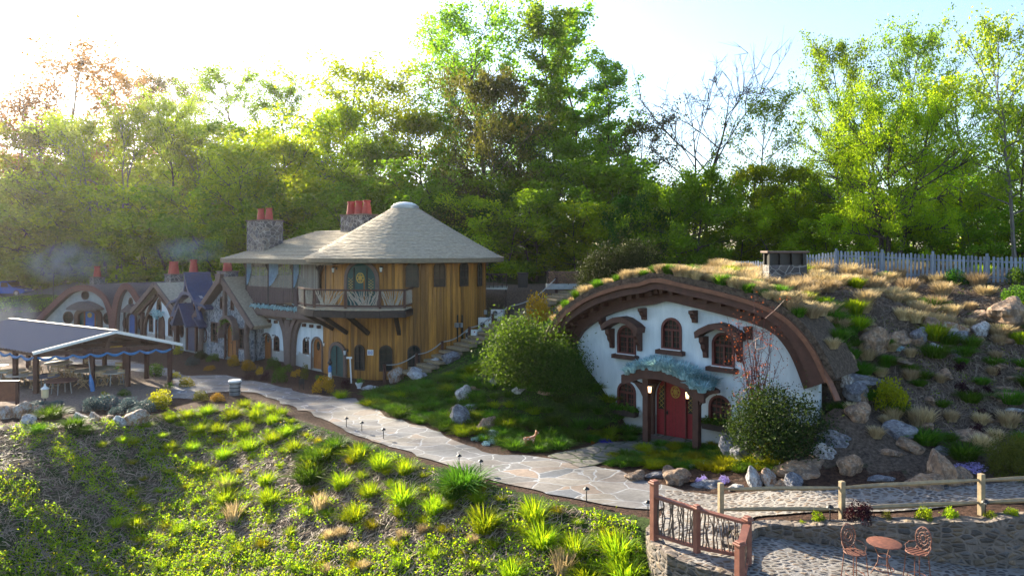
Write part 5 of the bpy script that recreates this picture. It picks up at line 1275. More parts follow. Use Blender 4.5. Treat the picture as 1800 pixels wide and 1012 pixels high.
def rock_mat(name, a, b_, c, vein=.5):
    m, t, b = base(name); b.inputs['Roughness'].default_value = .85; v = coords(t)
    n1 = N(t, 'ShaderNodeTexNoise', Scale=1.6, Detail=7.0, Roughness=.7, Distortion=.8); n2 = N(t, 'ShaderNodeTexNoise', Scale=4.5, Detail=8.0, Roughness=.75)
    for n in (n1, n2): t.links.new(v, n.inputs['Vector'])
    col = mixc(t, ramp(t, n1.outputs[0], [(.42, (0,)), (.56, (1,))]), a, b_); col = mixc(t, ramp(t, n2.outputs[0], [(.5, (0,)), (.66, (vein,))]), col, c)
    t.links.new(col, b.inputs['Base Color']); bump(t, b, n2.outputs[0], .9, .08); return m
M_RKW = rock_mat('white_veined_rock', (.46, .46, .46), (.20, .18, .175), (.75, .76, .77), .8)
M_RKB = rock_mat('brown_rock', (.32, .20, .12), (.13, .09, .065), (.55, .45, .34), .5)
M_RKG = rock_mat('grey_rock', (.19, .19, .21), (.085, .085, .10), (.46, .47, .50), .6)
M_RKR = rock_mat('rusty_white_rock', (.36, .33, .30), (.24, .12, .055), (.60, .58, .55), .7)
def rock(seed, flat=.7, elong=1.3):
    g = np.random.default_rng(seed); v = IV.copy(); r = np.ones(len(v))
    for _ in range(9):
        n = g.normal(size=3); n /= np.linalg.norm(n); d = g.uniform(.45, .85); p = v@n; r = np.where(p > 1e-3, np.minimum(r, d/np.maximum(p, 1e-3)), r)
    for f, a in ((2.2, .06), (5, .035), (11, .018)):
        q = g.normal(size=(3, 3))*f; r = r+a*np.sin(v@q[0]+1)*np.sin(v@q[1]+2)*np.sin(v@q[2])*2
    v = v*r[:, None]*np.array([elong, 1, flat]); v[:, 2] += flat*.30
    me = bpy.data.meshes.new('rock'); me.from_pydata(v.tolist(), [], IF); me.materials.append(M_RKB); o = bpy.data.objects.new('rock', me); COL.objects.link(o); return tag(o, 'rock', 'rock')
ROCK = [rock(11), rock(12, .9, 1.1), rock(13, .45, 1.6), rock(14, 1.1, .9), rock(15, .6, 1.2)]
def put(o, loc, rz, sc, label, group=None, mat=None, cat=None):      # single-mesh thing copies
    c = o.copy(); COL.objects.link(c); c.location = loc; c.rotation_euler = (0, 0, rz); c.scale = sc if hasattr(sc, '__len__') else (sc,)*3
    c['label'] = label
    if o.name.startswith('dry_tuft') and label.startswith('green'): c.name = 'grass_tuft'
    if group: c['group'] = group
    if cat: c['category'] = cat
    if mat: c.material_slots[0].link = 'OBJECT'; c.material_slots[0].material = mat
    return c
def hit(px, py, lo=8, hi=160):                     # where the sight line through a pixel meets the ground
    kx = (px-CX)/FPX; kz = (py-HY)/FPX; Y = np.concatenate([np.arange(lo, 60, .08), np.arange(60, hi, .5)])
    z = terrain(kx*Y, Y); b = CAMZ-kz*Y; i = np.argmax(z >= b); 
    if z[i] < b[i]: return None
    return Vector((kx*Y[i], Y[i], z[i]))
# ------------------------------------------------------------------ the wood behind
def put_tree(proto, px, ytop, d, wd=1.0, leaf=None, label='', group=None, bark=None, H0=None):
    x = (px-CX)/FPX*d; zb = gz(x, d)-.2; H = CAMZ+(HY-ytop)/FPX*d-zb
    h0 = {'tall_tree': 24, 'poplar': 24, 'leafy_tree': 15, 'airy_tree': 17, 'forked_tree': 18, 'bare_tree': 13, 'dense_tree': 10, 'spreading_tree': 14.5, 'understory_tree': 8}[proto.name.split('.')[0]]
    s = H/h0; mats = {}
    if leaf: mats['crown'] = leaf
    if bark: mats['trunk'] = bark
    return copy_thing(proto, (x, d, zb), rng.uniform(0, 6.28), (s*wd, s*wd, s), label, group, mats or None)
TL = [
 (T_AIRY, 115, 90, 100, 1.2, L_RUS, 'tall thin russet-leaved tree highest above the left of the wood'), (T_AIRY, 25, 165, 96, 1.1, L_RUS, 'reddish half-bare tree at the far left edge of the wood'), (T_MID, 60, 230, 92, 1.0, L_OL, 'golden olive tree behind the parked vehicles'),
 (T_FORK, 200, 190, 82, .8, L_OL, 'forked grey-trunked tree with splayed limbs above the grassy mound'), (T_AIRY, 150, 215, 90, 1.2, L_YG, 'yellow-leaved slim tree left of the forked tree'), (T_TALL, 240, 135, 125, 1.2, L_RUS, 'russet broad-crowned tree on the ridge, behind the forked tree'), (T_TALL, 320, 150, 128, 1.2, L_BR, 'dull brown-green crown on the ridge in the left middle of the wood'),
 (T_TALL, 290, 182, 85, .85, L_OL, 'straight single-trunked olive tree rising behind the half-timbered cottage'), (T_TALL, 420, 130, 112, 1.25, L_G, 'broad dark green tree rising on the ridge above the cottages'), (T_TALL, 500, 152, 108, 1.0, L_G, 'rounded green ridge tree left of the sky gap'), (T_FORK, 370, 250, 84, .85, L_OL, 'olive spreading tree above the blue-roofed cottage'),
 (T_MID, 440, 265, 76, 1.1, L_YG, 'bright yellow-green tree behind the broad fieldstone chimney'), (T_MID, 520, 255, 78, 1.2, L_YG, 'bright yellow-green rounded tree left of the triple-pot chimney'), (T_MID, 590, 200, 84, .9, L_YG, 'tall bright leafy tree directly above the triple-pot chimney'), (T_AIRY, 650, 112, 86, 1.3, L_YG, 'tall airy tree with sparse pointed top above the conical roof'),
 (T_AIRY, 705, 135, 90, 1.1, L_OL, 'thin-topped tree just right of the airy yellow one'), (T_MID, 745, 205, 80, .9, L_YG, 'yellow-lit leafy tree behind the roof dome'), (T_MID, 655, 260, 74, .9, L_G, 'mid-green leafy tree close behind the conical roof'), (T_TALL, 850, 26, 82, 1.05, L_G, 'tallest broad green tree standing above the right of the round house'),
 (T_TALL, 800, 110, 85, .8, L_G, 'tall green tree filling the left shoulder of the tallest tree'), (T_MID, 862, 138, 66, .72, L_BR, 'dark brownish tree with a narrow top in front of the tallest trees'), (T_POP, 975, 30, 78, 1.15, L_G, 'tall slim poplar, left of the twin pair'), (T_POP, 1035, 32, 80, 1.25, L_G, 'tall slim poplar, right of the twin pair'), (T_POP, 1080, 110, 74, 1.2, L_G, 'slender green tree leaning right of the twin poplars'),
 (T_MID, 930, 215, 72, 1.0, L_DG, 'dark green leafy tree below the twin poplars'), (T_MID, 1010, 250, 68, .9, L_G, 'green leafy tree between the woodpile and the poplars'), (T_AIRY, 1135, 210, 66, 1.0, L_BR, 'thin brownish tree left of the leafless tree'), (T_BARE, 1218, 160, 60, .85, None, 'leafless spreading tree silhouetted against the sky'),
 (T_DARK, 1210, 308, 52, .95, L_G, 'dense rounded emerald tree under the leafless tree'), (T_DARK, 1120, 355, 54, .8, L_DG, 'low dark green tree left of the rounded emerald tree'), (T_AIRY, 1345, 172, 56, .85, L_OL, 'slim airy tree standing alone right of the leafless tree'), (T_MID, 1320, 300, 54, .8, L_YG, 'small yellow-lit tree below the slim airy tree'), (T_MID, 1400, 300, 52, .8, L_YG, 'yellow-green tree behind the hilltop chimney'),
 (T_TALL, 1485, 95, 72, .75, L_G, 'tall dark-topped tree, left one rising behind the spreading yellow tree'), (T_TALL, 1595, 66, 70, .72, L_G, 'tall dark-topped tree, higher one rising behind the spreading yellow tree'), (T_BIG, 1560, 185, 47, .74, L_YG, 'great spreading yellow-green tree with several dark trunks behind the picket fence'), (T_AIRY, 1690, 150, 52, 1.15, L_YG, 'pale feathery tree right of the great spreading tree'),
 (T_AIRY, 1785, 35, 44, .72, L_OL, 'tall half-bare crooked tree at the right edge of the picture'), (T_MID, 1800, 195, 48, .75, L_YG, 'yellow-green tree at the right edge beside the crooked one'), (T_MID, 1660, 290, 56, .9, L_G, 'green tree low behind the right part of the picket fence'), (T_MID, 1480, 270, 58, .8, L_G, 'green tree left of the dark trunks behind the fence')]
for q in TL: put_tree(*q[:6], label=q[6], group='trees of the wood behind the houses', bark=None)
und = [(px, yt, d, m) for px, yt, d, m in ((-20, 330, 88, L_BR), (40, 350, 86, L_BR), (95, 330, 90, L_OL), (150, 345, 88, L_BR), (180, 400, 84, L_DG), (235, 340, 86, L_DG), (265, 385, 82, L_G), (320, 345, 82, L_DG), (350, 395, 78, L_OL), (395, 345, 80, L_G), (410, 400, 74, L_DG), (470, 340, 76, L_YG), (545, 330, 72, L_G), (600, 320, 74, L_YG), (640, 355, 70, L_DG), (700, 325, 70, L_G),
    (760, 330, 68, L_DG), (800, 300, 70, L_G), (830, 345, 64, L_DG), (880, 350, 62, L_YG), (905, 300, 68, L_DG), (945, 350, 62, L_G), (985, 320, 64, L_DG), (1020, 370, 60, L_YG), (1060, 310, 64, L_G), (1075, 370, 58, L_DG), (1110, 300, 66, L_G), (1165, 360, 60, L_G), (1160, 330, 72, L_DG), (1265, 350, 58, L_G), (1290, 380, 54, L_YG), (1345, 360, 54, L_DG),
    (1380, 370, 50, L_YG), (1430, 345, 56, L_G), (1450, 385, 50, L_YG), (1510, 370, 54, L_DG), (1560, 380, 54, L_G), (1620, 365, 52, L_YG), (1650, 390, 48, L_G), (1700, 350, 52, L_YG), (1735, 380, 46, L_G), (1770, 340, 50, L_YG), (1815, 370, 46, L_G), (1850, 300, 50, L_G), (1350, 320, 80, L_G), (1200, 340, 85, L_YG), (1700, 320, 75, L_G), (1580, 330, 80, L_G), (1450, 330, 85, L_G), (580, 300, 95, L_G), (90, 280, 105, L_RUS), (200, 260, 112, L_BR), (340, 240, 105, L_OL), (470, 230, 100, L_G), (20, 290, 100, L_OL))]
for i, (px, yt, d, m) in enumerate(und):
    if m is L_DG and i % 3: m = (L_G, L_YG)[i % 2]  # brighter leaf colours stand in for sunlight that misses the undergrowth
    if m is L_BR: m = L_OL
    nm = {L_BR.name: 'dull brownish', L_OL.name: 'olive', L_DG.name: 'dark green', L_G.name: 'fresh green', L_YG.name: 'sunlight-coloured yellow-green', L_RUS.name: 'russet'}[m.name]
    wh = 'behind the grassy mound and parking' if px < 230 else 'behind the cottage row' if px < 450 else 'behind the round timber house' if px < 880 else 'behind the woodpile and stairs' if px < 1130 else 'behind the turf roof' if px < 1420 else 'behind the picket fence'
    put_tree(T_UND, px, yt, d, 1.25+.3*random.random(), m, f'{nm} low tree of the undergrowth {wh}', f'{nm} undergrowth trees {wh}')
# conifers and hedge beside the woodpile, out to the right shoulder of the roof
for px, yb, d, w_, h_, lb in ((1062, 520, 43, 1.0, 1.15, 'dark blue-green bush filling the gap between woodpile and arch roof'), (1120, 500, 43, 1.0, 1.1, 'dark rounded bush behind the left shoulder of the arch roof')):
    x = (px-CX)/FPX*d; copy_thing(SH_BIG, (x, d, gz(x, d)-.2), px, (w_*.8, w_*.8, h_), lb, None, {'foliage': L_BUSH})
# ------------------------------------------------------------------ shrubs that stand alone
def pshrub(proto, px, py, wpx, hpx, mat, label, group=None, w0=None, h0=None, z=None):
    g = hit(px, py) if z is None else G(px, py, z)
    if g is None: return
    base_ = {'large_shrub': (4.2, 2.6), 'shrub': (1.25, .85), 'small_shrub': (.72, .46)}[proto.name.split('.')[0]]
    sw = wpx*g.y/FPX/base_[0]; shh = hpx*g.y/FPX/base_[1]
    return copy_thing(proto, (g.x, g.y, g.z-.03), rng.uniform(0, 6), (sw, sw, shh), label, group, {'foliage': mat})
pshrub(SH_BIG, 1364, 792, 182, 112, L_BUSH, 'large dark leafy bush covering the right end of the white house front')
pshrub(SH_BIG, 925, 672, 185, 118, L_MIDB, 'large loose green bush between the stairs and the white house')
pshrub(SH_BIG, 985, 690, 110, 95, L_MIDB, 'green bush touching the left curve of the arch roof')
pshrub(SH_MED, 945, 575, 60, 65, L_GOLD, 'tall thin shrub with golden tips above the green bush')
pshrub(SH_MED, 1563, 722, 72, 62, L_LIME, 'round bright lime-yellow shrub on the rocky slope')
pshrub(SH_BIG, 1782, 840, 82, 78, L_BR, 'dark bronze-green rounded bush at the right edge beside the split rails')
for px, py, w_, h_, m, lb in ((570, 690, 44, 32, L_GOLD, 'golden shrub in the mulch bed nearest the round house'), (412, 642, 26, 20, L_GOLD, 'golden shrub in front of the stone cottage'), (436, 650, 28, 20, L_GOLD, 'orange-gold shrub left of the first white bay'), (458, 658, 18, 16, L_GOLD, 'small golden shrub by the path bend'), (522, 662, 24, 16, L_GOLD, 'golden shrub beside the dark upright conifer'),
    (490, 672, 32, 28, L_DG, 'clipped round green shrub in front of the white bay'), (480, 650, 30, 24, L_DG, 'round dark shrub below the first white bay'), (467, 668, 22, 18, L_PURP, 'dark purple shrub left of the clipped green one'), (440, 668, 30, 16, L_PURP, 'low dark burgundy shrub at the edge of the path'), (537, 668, 19, 34, L_BR, 'dark upright conifer between the two white bays'), (505, 655, 22, 18, L_MOUND, 'green shrub behind the clipped round one'),
    (315, 622, 20, 22, L_LIME, 'lime shrub in front of the half-timbered cottage'), (375, 635, 26, 16, L_MOUND, 'green shrub left of the orange stone-cottage door'), (352, 632, 30, 18, L_BUSH, 'dark low shrub before the blue-roofed cottage'), (337, 642, 30, 18, L_LAV, 'spiky grey-green shrub at the path edge'), (370, 650, 26, 9, L_GOLD, 'flat yellow groundcover by the path'), (205, 613, 26, 9, L_GOLD, 'flat yellow groundcover behind the pavilion'), (56, 590, 32, 28, L_OL, 'rounded shrub at the left foot of the sweeping curved roof'),
    (213, 650, 24, 14, L_MOUND, 'green shrub behind the right pavilion posts'), (272, 662, 36, 26, L_MOUND, 'green shrub between the two right pavilion posts'), (307, 665, 22, 14, L_LIME, 'small lime shrub right of the corner post'), (327, 680, 30, 20, L_LIME, 'lit low shrub by the path right of the pavilion'), (297, 682, 18, 14, L_MOUND, 'small green shrub at the foot of the corner post'), (284, 716, 54, 34, L_LIME, 'bright lime leafy shrub at the corner of the grey flag path'), (183, 700, 20, 16, L_LIME, 'yellow-green shrub in front of the pavilion'), (219, 695, 26, 13, L_MOUND, 'low green shrub on the gravel near the pavilion'),
    (352, 704, 30, 20, L_BR, 'bronze shrub by the grey bin'), (383, 704, 28, 16, L_GOLD, 'orange-tinted low shrub just left of the grey bin'), (560, 668, 20, 12, L_MOUND, 'small shrub below the second white door'), (607, 684, 20, 22, L_PURP, 'thin burgundy shrub at the corner of the round house'), (1511, 922, 56, 42, L_PURP, 'burgundy shrub at the foot of the middle split-rail post'), (1558, 916, 22, 22, L_BR, 'sparse bronze shrub right of the burgundy one'), (1438, 918, 28, 22, L_GRASS, 'small fresh green perennial left of the middle post'),
    (1410, 926, 18, 12, L_GRASS, 'very small green perennial on the mulch bed'), (1625, 918, 34, 30, L_GRASS, 'bright green perennial, left one of the pair on the mulch bed'), (1669, 916, 32, 28, L_GRASS, 'bright green perennial, right one of the pair on the mulch bed'), (1743, 914, 28, 16, L_GRASS, 'low green perennial right of the right-hand post'), (1778, 912, 30, 20, L_GRASS, 'leafy perennial at the right end of the mulch bed'),
    (1490, 605, 40, 34, L_DG, 'dark green tussock-like shrub right of the arch roof end'), (1680, 500, 44, 30, L_DG, 'bushy green shrub against the picket fence'), (1560, 492, 40, 18, L_MOUND, 'low green shrub at the fence foot'), (1515, 489, 26, 16, L_MOUND, 'small green shrub at the left fence corner'), (1785, 500, 40, 34, L_MOUND, 'green shrub at the right end of the fence'), (1790, 535, 60, 36, L_MOUND, 'wide green shrub below the right end of the fence'), (1700, 690, 0, 0, None, '')):
    if m: pshrub(SH_MED if w_ > 24 else SH_SML, px, py, w_, h_, m, lb)
for i, (px, py, w_, h_) in enumerate(((158, 722, 44, 26), (190, 718, 50, 28), (226, 720, 50, 24), (258, 722, 44, 22), (65, 718, 46, 16), (100, 716, 40, 14), (205, 728, 30, 16), (240, 729, 36, 16))):
    pshrub(SH_MED, px, py, w_, h_, L_LAV, 'grey-blue lavender mound in the bed before the pavilion', 'lavender mounds before the pavilion')
for i, (px, py, w_) in enumerate(((1640, 770, 16), (1712, 770, 20), (1560, 772, 0), (1638, 780, 18), (1690, 690, 26), (1715, 700, 24), (1735, 690, 18), (1718, 765, 30), (1726, 735, 22), (1690, 655, 24), (1750, 660, 22), (1745, 735, 16))):
    if w_: pshrub(SH_SML, px, py, w_, w_*.9, L_PURP, 'small blackish-purple plant on the right-hand slope', 'blackish-purple plants on the slope')
# leafless russet shrub against the white wall
q = FA+FE*9.4-FN*1.5; ts = thing('twiggy_shrub', 'tall sparse shrub with russet leaves against the right end of the white wall', 'shrub', (q.x, q.y, gz(q.x, q.y)-.1))
pp = []; lc = []
for i in range(26):
    a = rng.uniform(0, 6.28); e = np.array([math.cos(a)*rng.uniform(.2, 1.0), math.sin(a)*rng.uniform(.2, .8), rng.uniform(2.6, 5.2)]); w1 = wob((rng.normal(0, .08), rng.normal(0, .08), 0), e, 6, .05); pp.append((w1, np.linspace(.02, .006, 6)))
    for j in range(5):
        k = rng.integers(2, 6); b = w1[k]+rng.normal(0, .3, 3)+np.array([0, 0, .25]); pp.append((np.array([w1[k], (w1[k]+b)/2+rng.normal(0, .03, 3), b]), [.009, .007, .004])); lc.append(b+rng.normal(0, .13, (12, 3)))
tube_arrays(pp, 4).build('branches', M_REDF, ts); lc = np.concatenate(lc); leafcards('leaves', lc[lc[:, 2] > 1.6], .065, leafmat('russet_small_leaves', (.30, .10, .04), (.20, .06, .03), .4), ts)
# ---- flowers
for px, py, w_, h_, m, lb in ((1062, 778, 34, 9, L_PANSY, 'patch of deep blue flowers beside the path to the red door'), (1041, 780, 10, 8, L_GOLD, 'tiny patch of yellow flowers left of the deep blue ones'), (924, 787, 26, 9, L_GOLD, 'yellow pansy patch at the near corner of the stone path'), (938, 783, 12, 7, L_PANSY, 'little blue pansy patch beside the yellow one'), (1235, 850, 26, 16, L_PHLOX, 'purple phlox cushion, left one above the split-rail fence'), (1273, 848, 22, 16, L_PHLOX, 'purple phlox cushion, right one above the split-rail fence'), (1712, 828, 66, 18, L_PHLOX, 'wide drift of pale purple phlox on the rocks at right'), (1582, 618, 26, 10, L_BLUEG, 'patch of pale blue flowers among the upper rocks')):
    pshrub(SH_SML, px, py, w_, h_, m, lb)
for px, py in ((835, 775), (848, 770), (865, 775), (868, 778), (893, 775), (855, 782), (1240, 816), (1218, 822)):
    pshrub(SH_SML, px, py, 18, 9, L_BLUEG, 'pale blue-green rosette plant on the mulch beside the stone path', 'pale rosette plants beside the path')

# ------------------------------------------------------------------ clumps in numbers
def cl(px, py, hpx, protos, h0, label, group, mat=None, wide=1.0):
    g = hit(px, py)
    if g is None: return
    s = hpx*g.y/FPX/h0*1.05; put(random.choice(protos), (g.x, g.y, g.z-.04), random.uniform(0, 6.28), (s*wide, s*wide, s), label, group, mat)
for px, py, h, lb in ((632, 808, 36, 'upper left of three clumps in a row under the path'), (670, 824, 36, 'middle of three clumps under the path'), (714, 832, 34, 'right of three clumps under the path'), (852, 930, 50, 'large clump in the middle of the slope'), (940, 912, 45, 'large clump just below the path light'), (955, 958, 48, 'large clump below the path-light one'), (1010, 976, 48, 'clump left of the rubble wall'), (1085, 980, 54, 'large clump beside the rubble wall'), (1100, 1020, 54, 'clump cut by the picture bottom beside the rubble wall'), (710, 884, 42, 'clump in the centre of the slope'), (765, 899, 38, 'clump between the centre clump and the large one'), (625, 914, 36, 'clump low left of centre'), (475, 884, 34, 'clump beside the straw-coloured one')):
    cl(px, py, h, LILY, .62, 'bright green strap-leaved '+lb, 'strap-leaved clumps on the slope')
for px, py, h in ((602, 855, 34), (652, 870, 30), (468, 850, 28), (400, 855, 30), (397, 885, 34), (575, 805, 30), (520, 793, 28), (548, 828, 32), (843, 884, 28), (480, 778, 28), (440, 790, 28), (430, 762, 26), (393, 806, 26), (505, 765, 26), (410, 735, 26), (450, 735, 26), (385, 760, 24), (340, 790, 22), (350, 830, 22), (480, 745, 24), (350, 760, 22), (300, 790, 20), (900, 1012, 40), (1030, 1025, 42),
                  (215, 778, 16), (180, 785, 14), (330, 735, 22), (300, 740, 20), (240, 925, 24), (205, 925, 22), (315, 935, 20), (455, 720, 20), (475, 725, 20), (495, 730, 20), (430, 716, 20), (365, 728, 22), (600, 700, 20)):
    cl(px, py, h, LILY, .62, 'smaller green strap-leaved clump on the open slope below the path', 'smaller clumps on the slope')
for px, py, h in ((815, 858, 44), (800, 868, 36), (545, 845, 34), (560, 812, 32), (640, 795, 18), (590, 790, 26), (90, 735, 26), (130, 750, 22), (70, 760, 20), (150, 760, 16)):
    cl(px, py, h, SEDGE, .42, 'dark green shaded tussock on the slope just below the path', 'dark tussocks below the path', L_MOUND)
for px, py, h in ((412, 914, 28), (563, 896, 26), (990, 1005, 36), (397, 862, 20)):
    cl(px, py, h, [LILYD], .5, 'straw-coloured cut clump standing among the green clumps', 'straw-coloured clumps on the slope')
for px, py in ((600, 942), (708, 947), (832, 956), (620, 972), (580, 948), (640, 1000), (575, 1008), (745, 935)):
    cl(px, py, 14, DRY, .36, 'small brown cut-back stub of grass on the lower slope', 'cut-back grass stubs on the lower slope')
# hilltop: dry tufts on the turf roof and hill
def on_hill(n, fn, seed): 
    random.seed(seed); out = []; tries = 0
    while len(out) < n and tries < n*60:
        tries += 1; q = fn()
        if q is None: continue
        if all((q[0]-o[0])**2+(q[1]-o[1])**2 > q[2]**2 for o in out): out.append(q)
    return out
random.seed(77)
def f8():
    px, py = random.uniform(230, 1080), random.uniform(705, 1000); g = hit(px, py)
    if g is None or g.y > np.interp(g.x, EX, EY)-.5 or g.x > 3.2: return None
    return (g.x, g.y, .85, g.z)
for q in on_hill(120, f8, 78):
    s = random.uniform(.35, .75); put(random.choice(LILY), (q[0], q[1], q[3]-.04), random.uniform(0, 6), (s*1.15, s*1.15, s*.8), 'small rounded grass clump scattered among the weeds of the foreground slope', 'small rounded clumps on the slope', L_LIME if random.random() < .35 else None)
def uvw(u, s): q = FA+FE*u+FN*s; return q.x, q.y
def f1():
    u = random.uniform(-.6, 10.6); s = -.82+abs(random.gauss(0, .55)); return (*uvw(u, s), .26, 'edge')
def f2():
    x, y = random.uniform(4, 24), random.uniform(26, 44); z = gz(x, y); u = (x-FA.x)*FE.x+(y-FA.y)*FE.y; s = (x-FA.x)*FN.x+(y-FA.y)*FN.y
    if s < .9 or z < 4.0 or u < 0: return None
    if random.random() > math.exp(-max(0, x-12)*.09): return None
    return (x, y, .60, 'top')
def f3():
    x, y = random.uniform(11, 22), random.uniform(22.5, 33); z = gz(x, y); s = (x-FA.x)*FN.x+(y-FA.y)*FN.y
    if z < 1.0 or z > 5.3 or s < .2: return None
    return (x, y, .8, 'slope')
rz_ = {'edge': ('straw-coloured grass tuft overhanging the front edge of the arch roof', 'dry tufts along the roof edge'), 'top': ('pale dry rounded grass tuft on the sunlit turf of the hilltop', 'dry tufts on the hilltop'), 'slope': ('shaded brown grass tuft among the rocks of the right-hand slope', 'dry tufts on the rocky slope')}
_tf = off(AS, -.34); _tfx = np.array([p[0] for p in _tf]); _tfz = np.array([p[1] for p in _tf]); _o = np.argsort(_tfx)
def arch_z(u): return float(np.interp(u, _tfx[_o], _tfz[_o]))
for q in on_hill(84, f1, 3):
    s = random.uniform(.8, 1.3); u = (q[0]-FA.x)*FE.x+(q[1]-FA.y)*FE.y; ss = (q[0]-FA.x)*FN.x+(q[1]-FA.y)*FN.y
    put(random.choice(DRY), (q[0], q[1], max(arch_z(u)-.03, gz(q[0], q[1])-.02 if ss > .6 else -9)), random.uniform(0, 6), (s, s, s*.9), *rz_['edge'], L_STRAW if random.random() < .75 else L_MOUND)
for q in on_hill(160, f2, 4):
    s = random.uniform(1.1, 2.0); g = random.random() < .16
    put(random.choice(DRY), (q[0], q[1], gz(q[0], q[1])-.03), random.uniform(0, 6), (s, s, s*random.uniform(.7, 1.0)), *(rz_['top'] if not g else ('green grass tuft among the dry ones on the hilltop turf', 'green tufts on the hilltop')), L_GRASS if g else L_STRAW)
def f9(): u = random.uniform(8.2, 12.4); s = random.uniform(-.6, 4.0); return (*uvw(u, s), .55)
for q in on_hill(40, f9, 51):
    s = random.uniform(.8, 1.5); g = random.random() < .25; u = (q[0]-FA.x)*FE.x+(q[1]-FA.y)*FE.y; ss = (q[0]-FA.x)*FN.x+(q[1]-FA.y)*FN.y; zz = max(gz(q[0], q[1]), arch_z(u) if ss < 1.35 and u < _tfx.max()-.2 else -9); put(random.choice(DRY), (q[0], q[1], zz-.03), random.uniform(0, 6), (s, s, s*.85), *(('dry grass tuft hanging down the right shoulder of the turf roof', 'tufts on the right shoulder of the roof') if not g else ('green tuft on the right shoulder of the turf roof', 'green tufts on the right shoulder')), L_MOUND if g else None)
for q in on_hill(75, f3, 5):
    s = random.uniform(.7, 1.5); g = random.random() < .42
    put(random.choice(DRY if not g else SEDGE), (q[0], q[1], gz(q[0], q[1])-.03), random.uniform(0, 6), s, *(rz_['slope'] if not g else ('green grass tussock among the rocks of the right-hand slope', 'green tussocks on the rocky slope')), None)
for px, py, w_ in ((1693, 625, 58), (1600, 650, 44), (1625, 665, 46), (1612, 700, 0), (1655, 715, 40), (1745, 640, 50), (1565, 640, 50), (1655, 640, 0), (1600, 785, 30), (1500, 605, 40)):
    if w_:
        g = hit(px, py); s = w_*g.y/FPX/1.1; put(random.choice(SEDGE), (g.x, g.y, g.z-.05), 1, s, 'broad olive-green grass mound on the rocky slope right of the house', 'broad mounds on the rocky slope', L_MOUND)
for px, py, w_ in ((1613, 748, 52), (1570, 735, 44), (1600, 668, 40), (1540, 770, 40), (1625, 735, 30)):
    g = hit(px, py); s = w_*g.y/FPX/.8; put(random.choice(DRY), (g.x, g.y, g.z-.05), 1, s, 'broad brownish dried grass mound on the rocky slope', 'dried mounds on the rocky slope')
# sedge mounds on the bank left of the white house, and by the door
BANK = poly_px([(640, 700), (700, 690), (800, 640), (880, 600)])
def f4():
    px, py = random.uniform(640, 1110), random.uniform(640, 800); 
    if py > 712+(px-640)*.30 and px < 940: return None
    if py < 700-(px-640)*.27+0: return None
    if px > 1000 and (py > 778 or py < 640+(px-1000)*.9): return None
    if px > 940 and py > 792: return None
    g = hit(px, py)
    if g is None or g.y > 46: return None
    sx, sy = 10.7, 7.7; t_ = ((g.x+6.7)*sx+(g.y-42.8)*sy)/(sx*sx+sy*sy); dd_ = (g.x+6.7)*sy-(g.y-42.8)*sx
    if -.1 < t_ < 1.1 and dd_/13.2 < 2.6: return None
    return (g.x, g.y, .55, g.z)
for q in on_hill(190, f4, 6):
    s = random.uniform(.7, 1.25); put(random.choice(SEDGE), (q[0], q[1], q[3]-.05), random.uniform(0, 6), (s*1.15, s*1.15, s), 'deep green arching grass mound on the bank left of the white house', 'grass mounds on the bank', L_MOUND if random.random() < .8 else L_GRASS)
def f5():
    px, py = random.uniform(1075, 1365), random.uniform(784, 838)
    if py < 800 and px < 1130: return None
    if py > 818+ (px-1075)*.05: return None
    g = hit(px, py); return (g.x, g.y, .32, g.z) if g else None
for q in on_hill(75, f5, 8):
    s = random.uniform(.6, .95); put(random.choice(SEDGE), (q[0], q[1], q[3]-.05), random.uniform(0, 6), (s*1.1, s*1.1, s), 'bright moss-green grass mound in front of the red door porch', 'grass mounds before the porch', L_LIME if random.random() < .55 else L_MOUND)
# blue fescue on the porch roof
def f6(): return (random.uniform(px0-.8, px1+.35), random.uniform(-1.32, -.25), .17)
random.seed(5)
FG = []
for q in on_hill(52, f6, 9):
    zt = float(np.interp(q[0], [p[0] for p in pt], [p[1] for p in pt])); w_ = Vector((q[0], q[1], 0)); x_ = FA+FE*q[0]+FN*q[1]
    s = random.uniform(1.0, 1.9); put(random.choice(FESC), (x_.x, x_.y, zt-.06), random.uniform(0, 6), s, 'silvery blue fescue tuft growing on the curved porch roof', 'blue fescue on the porch roof')

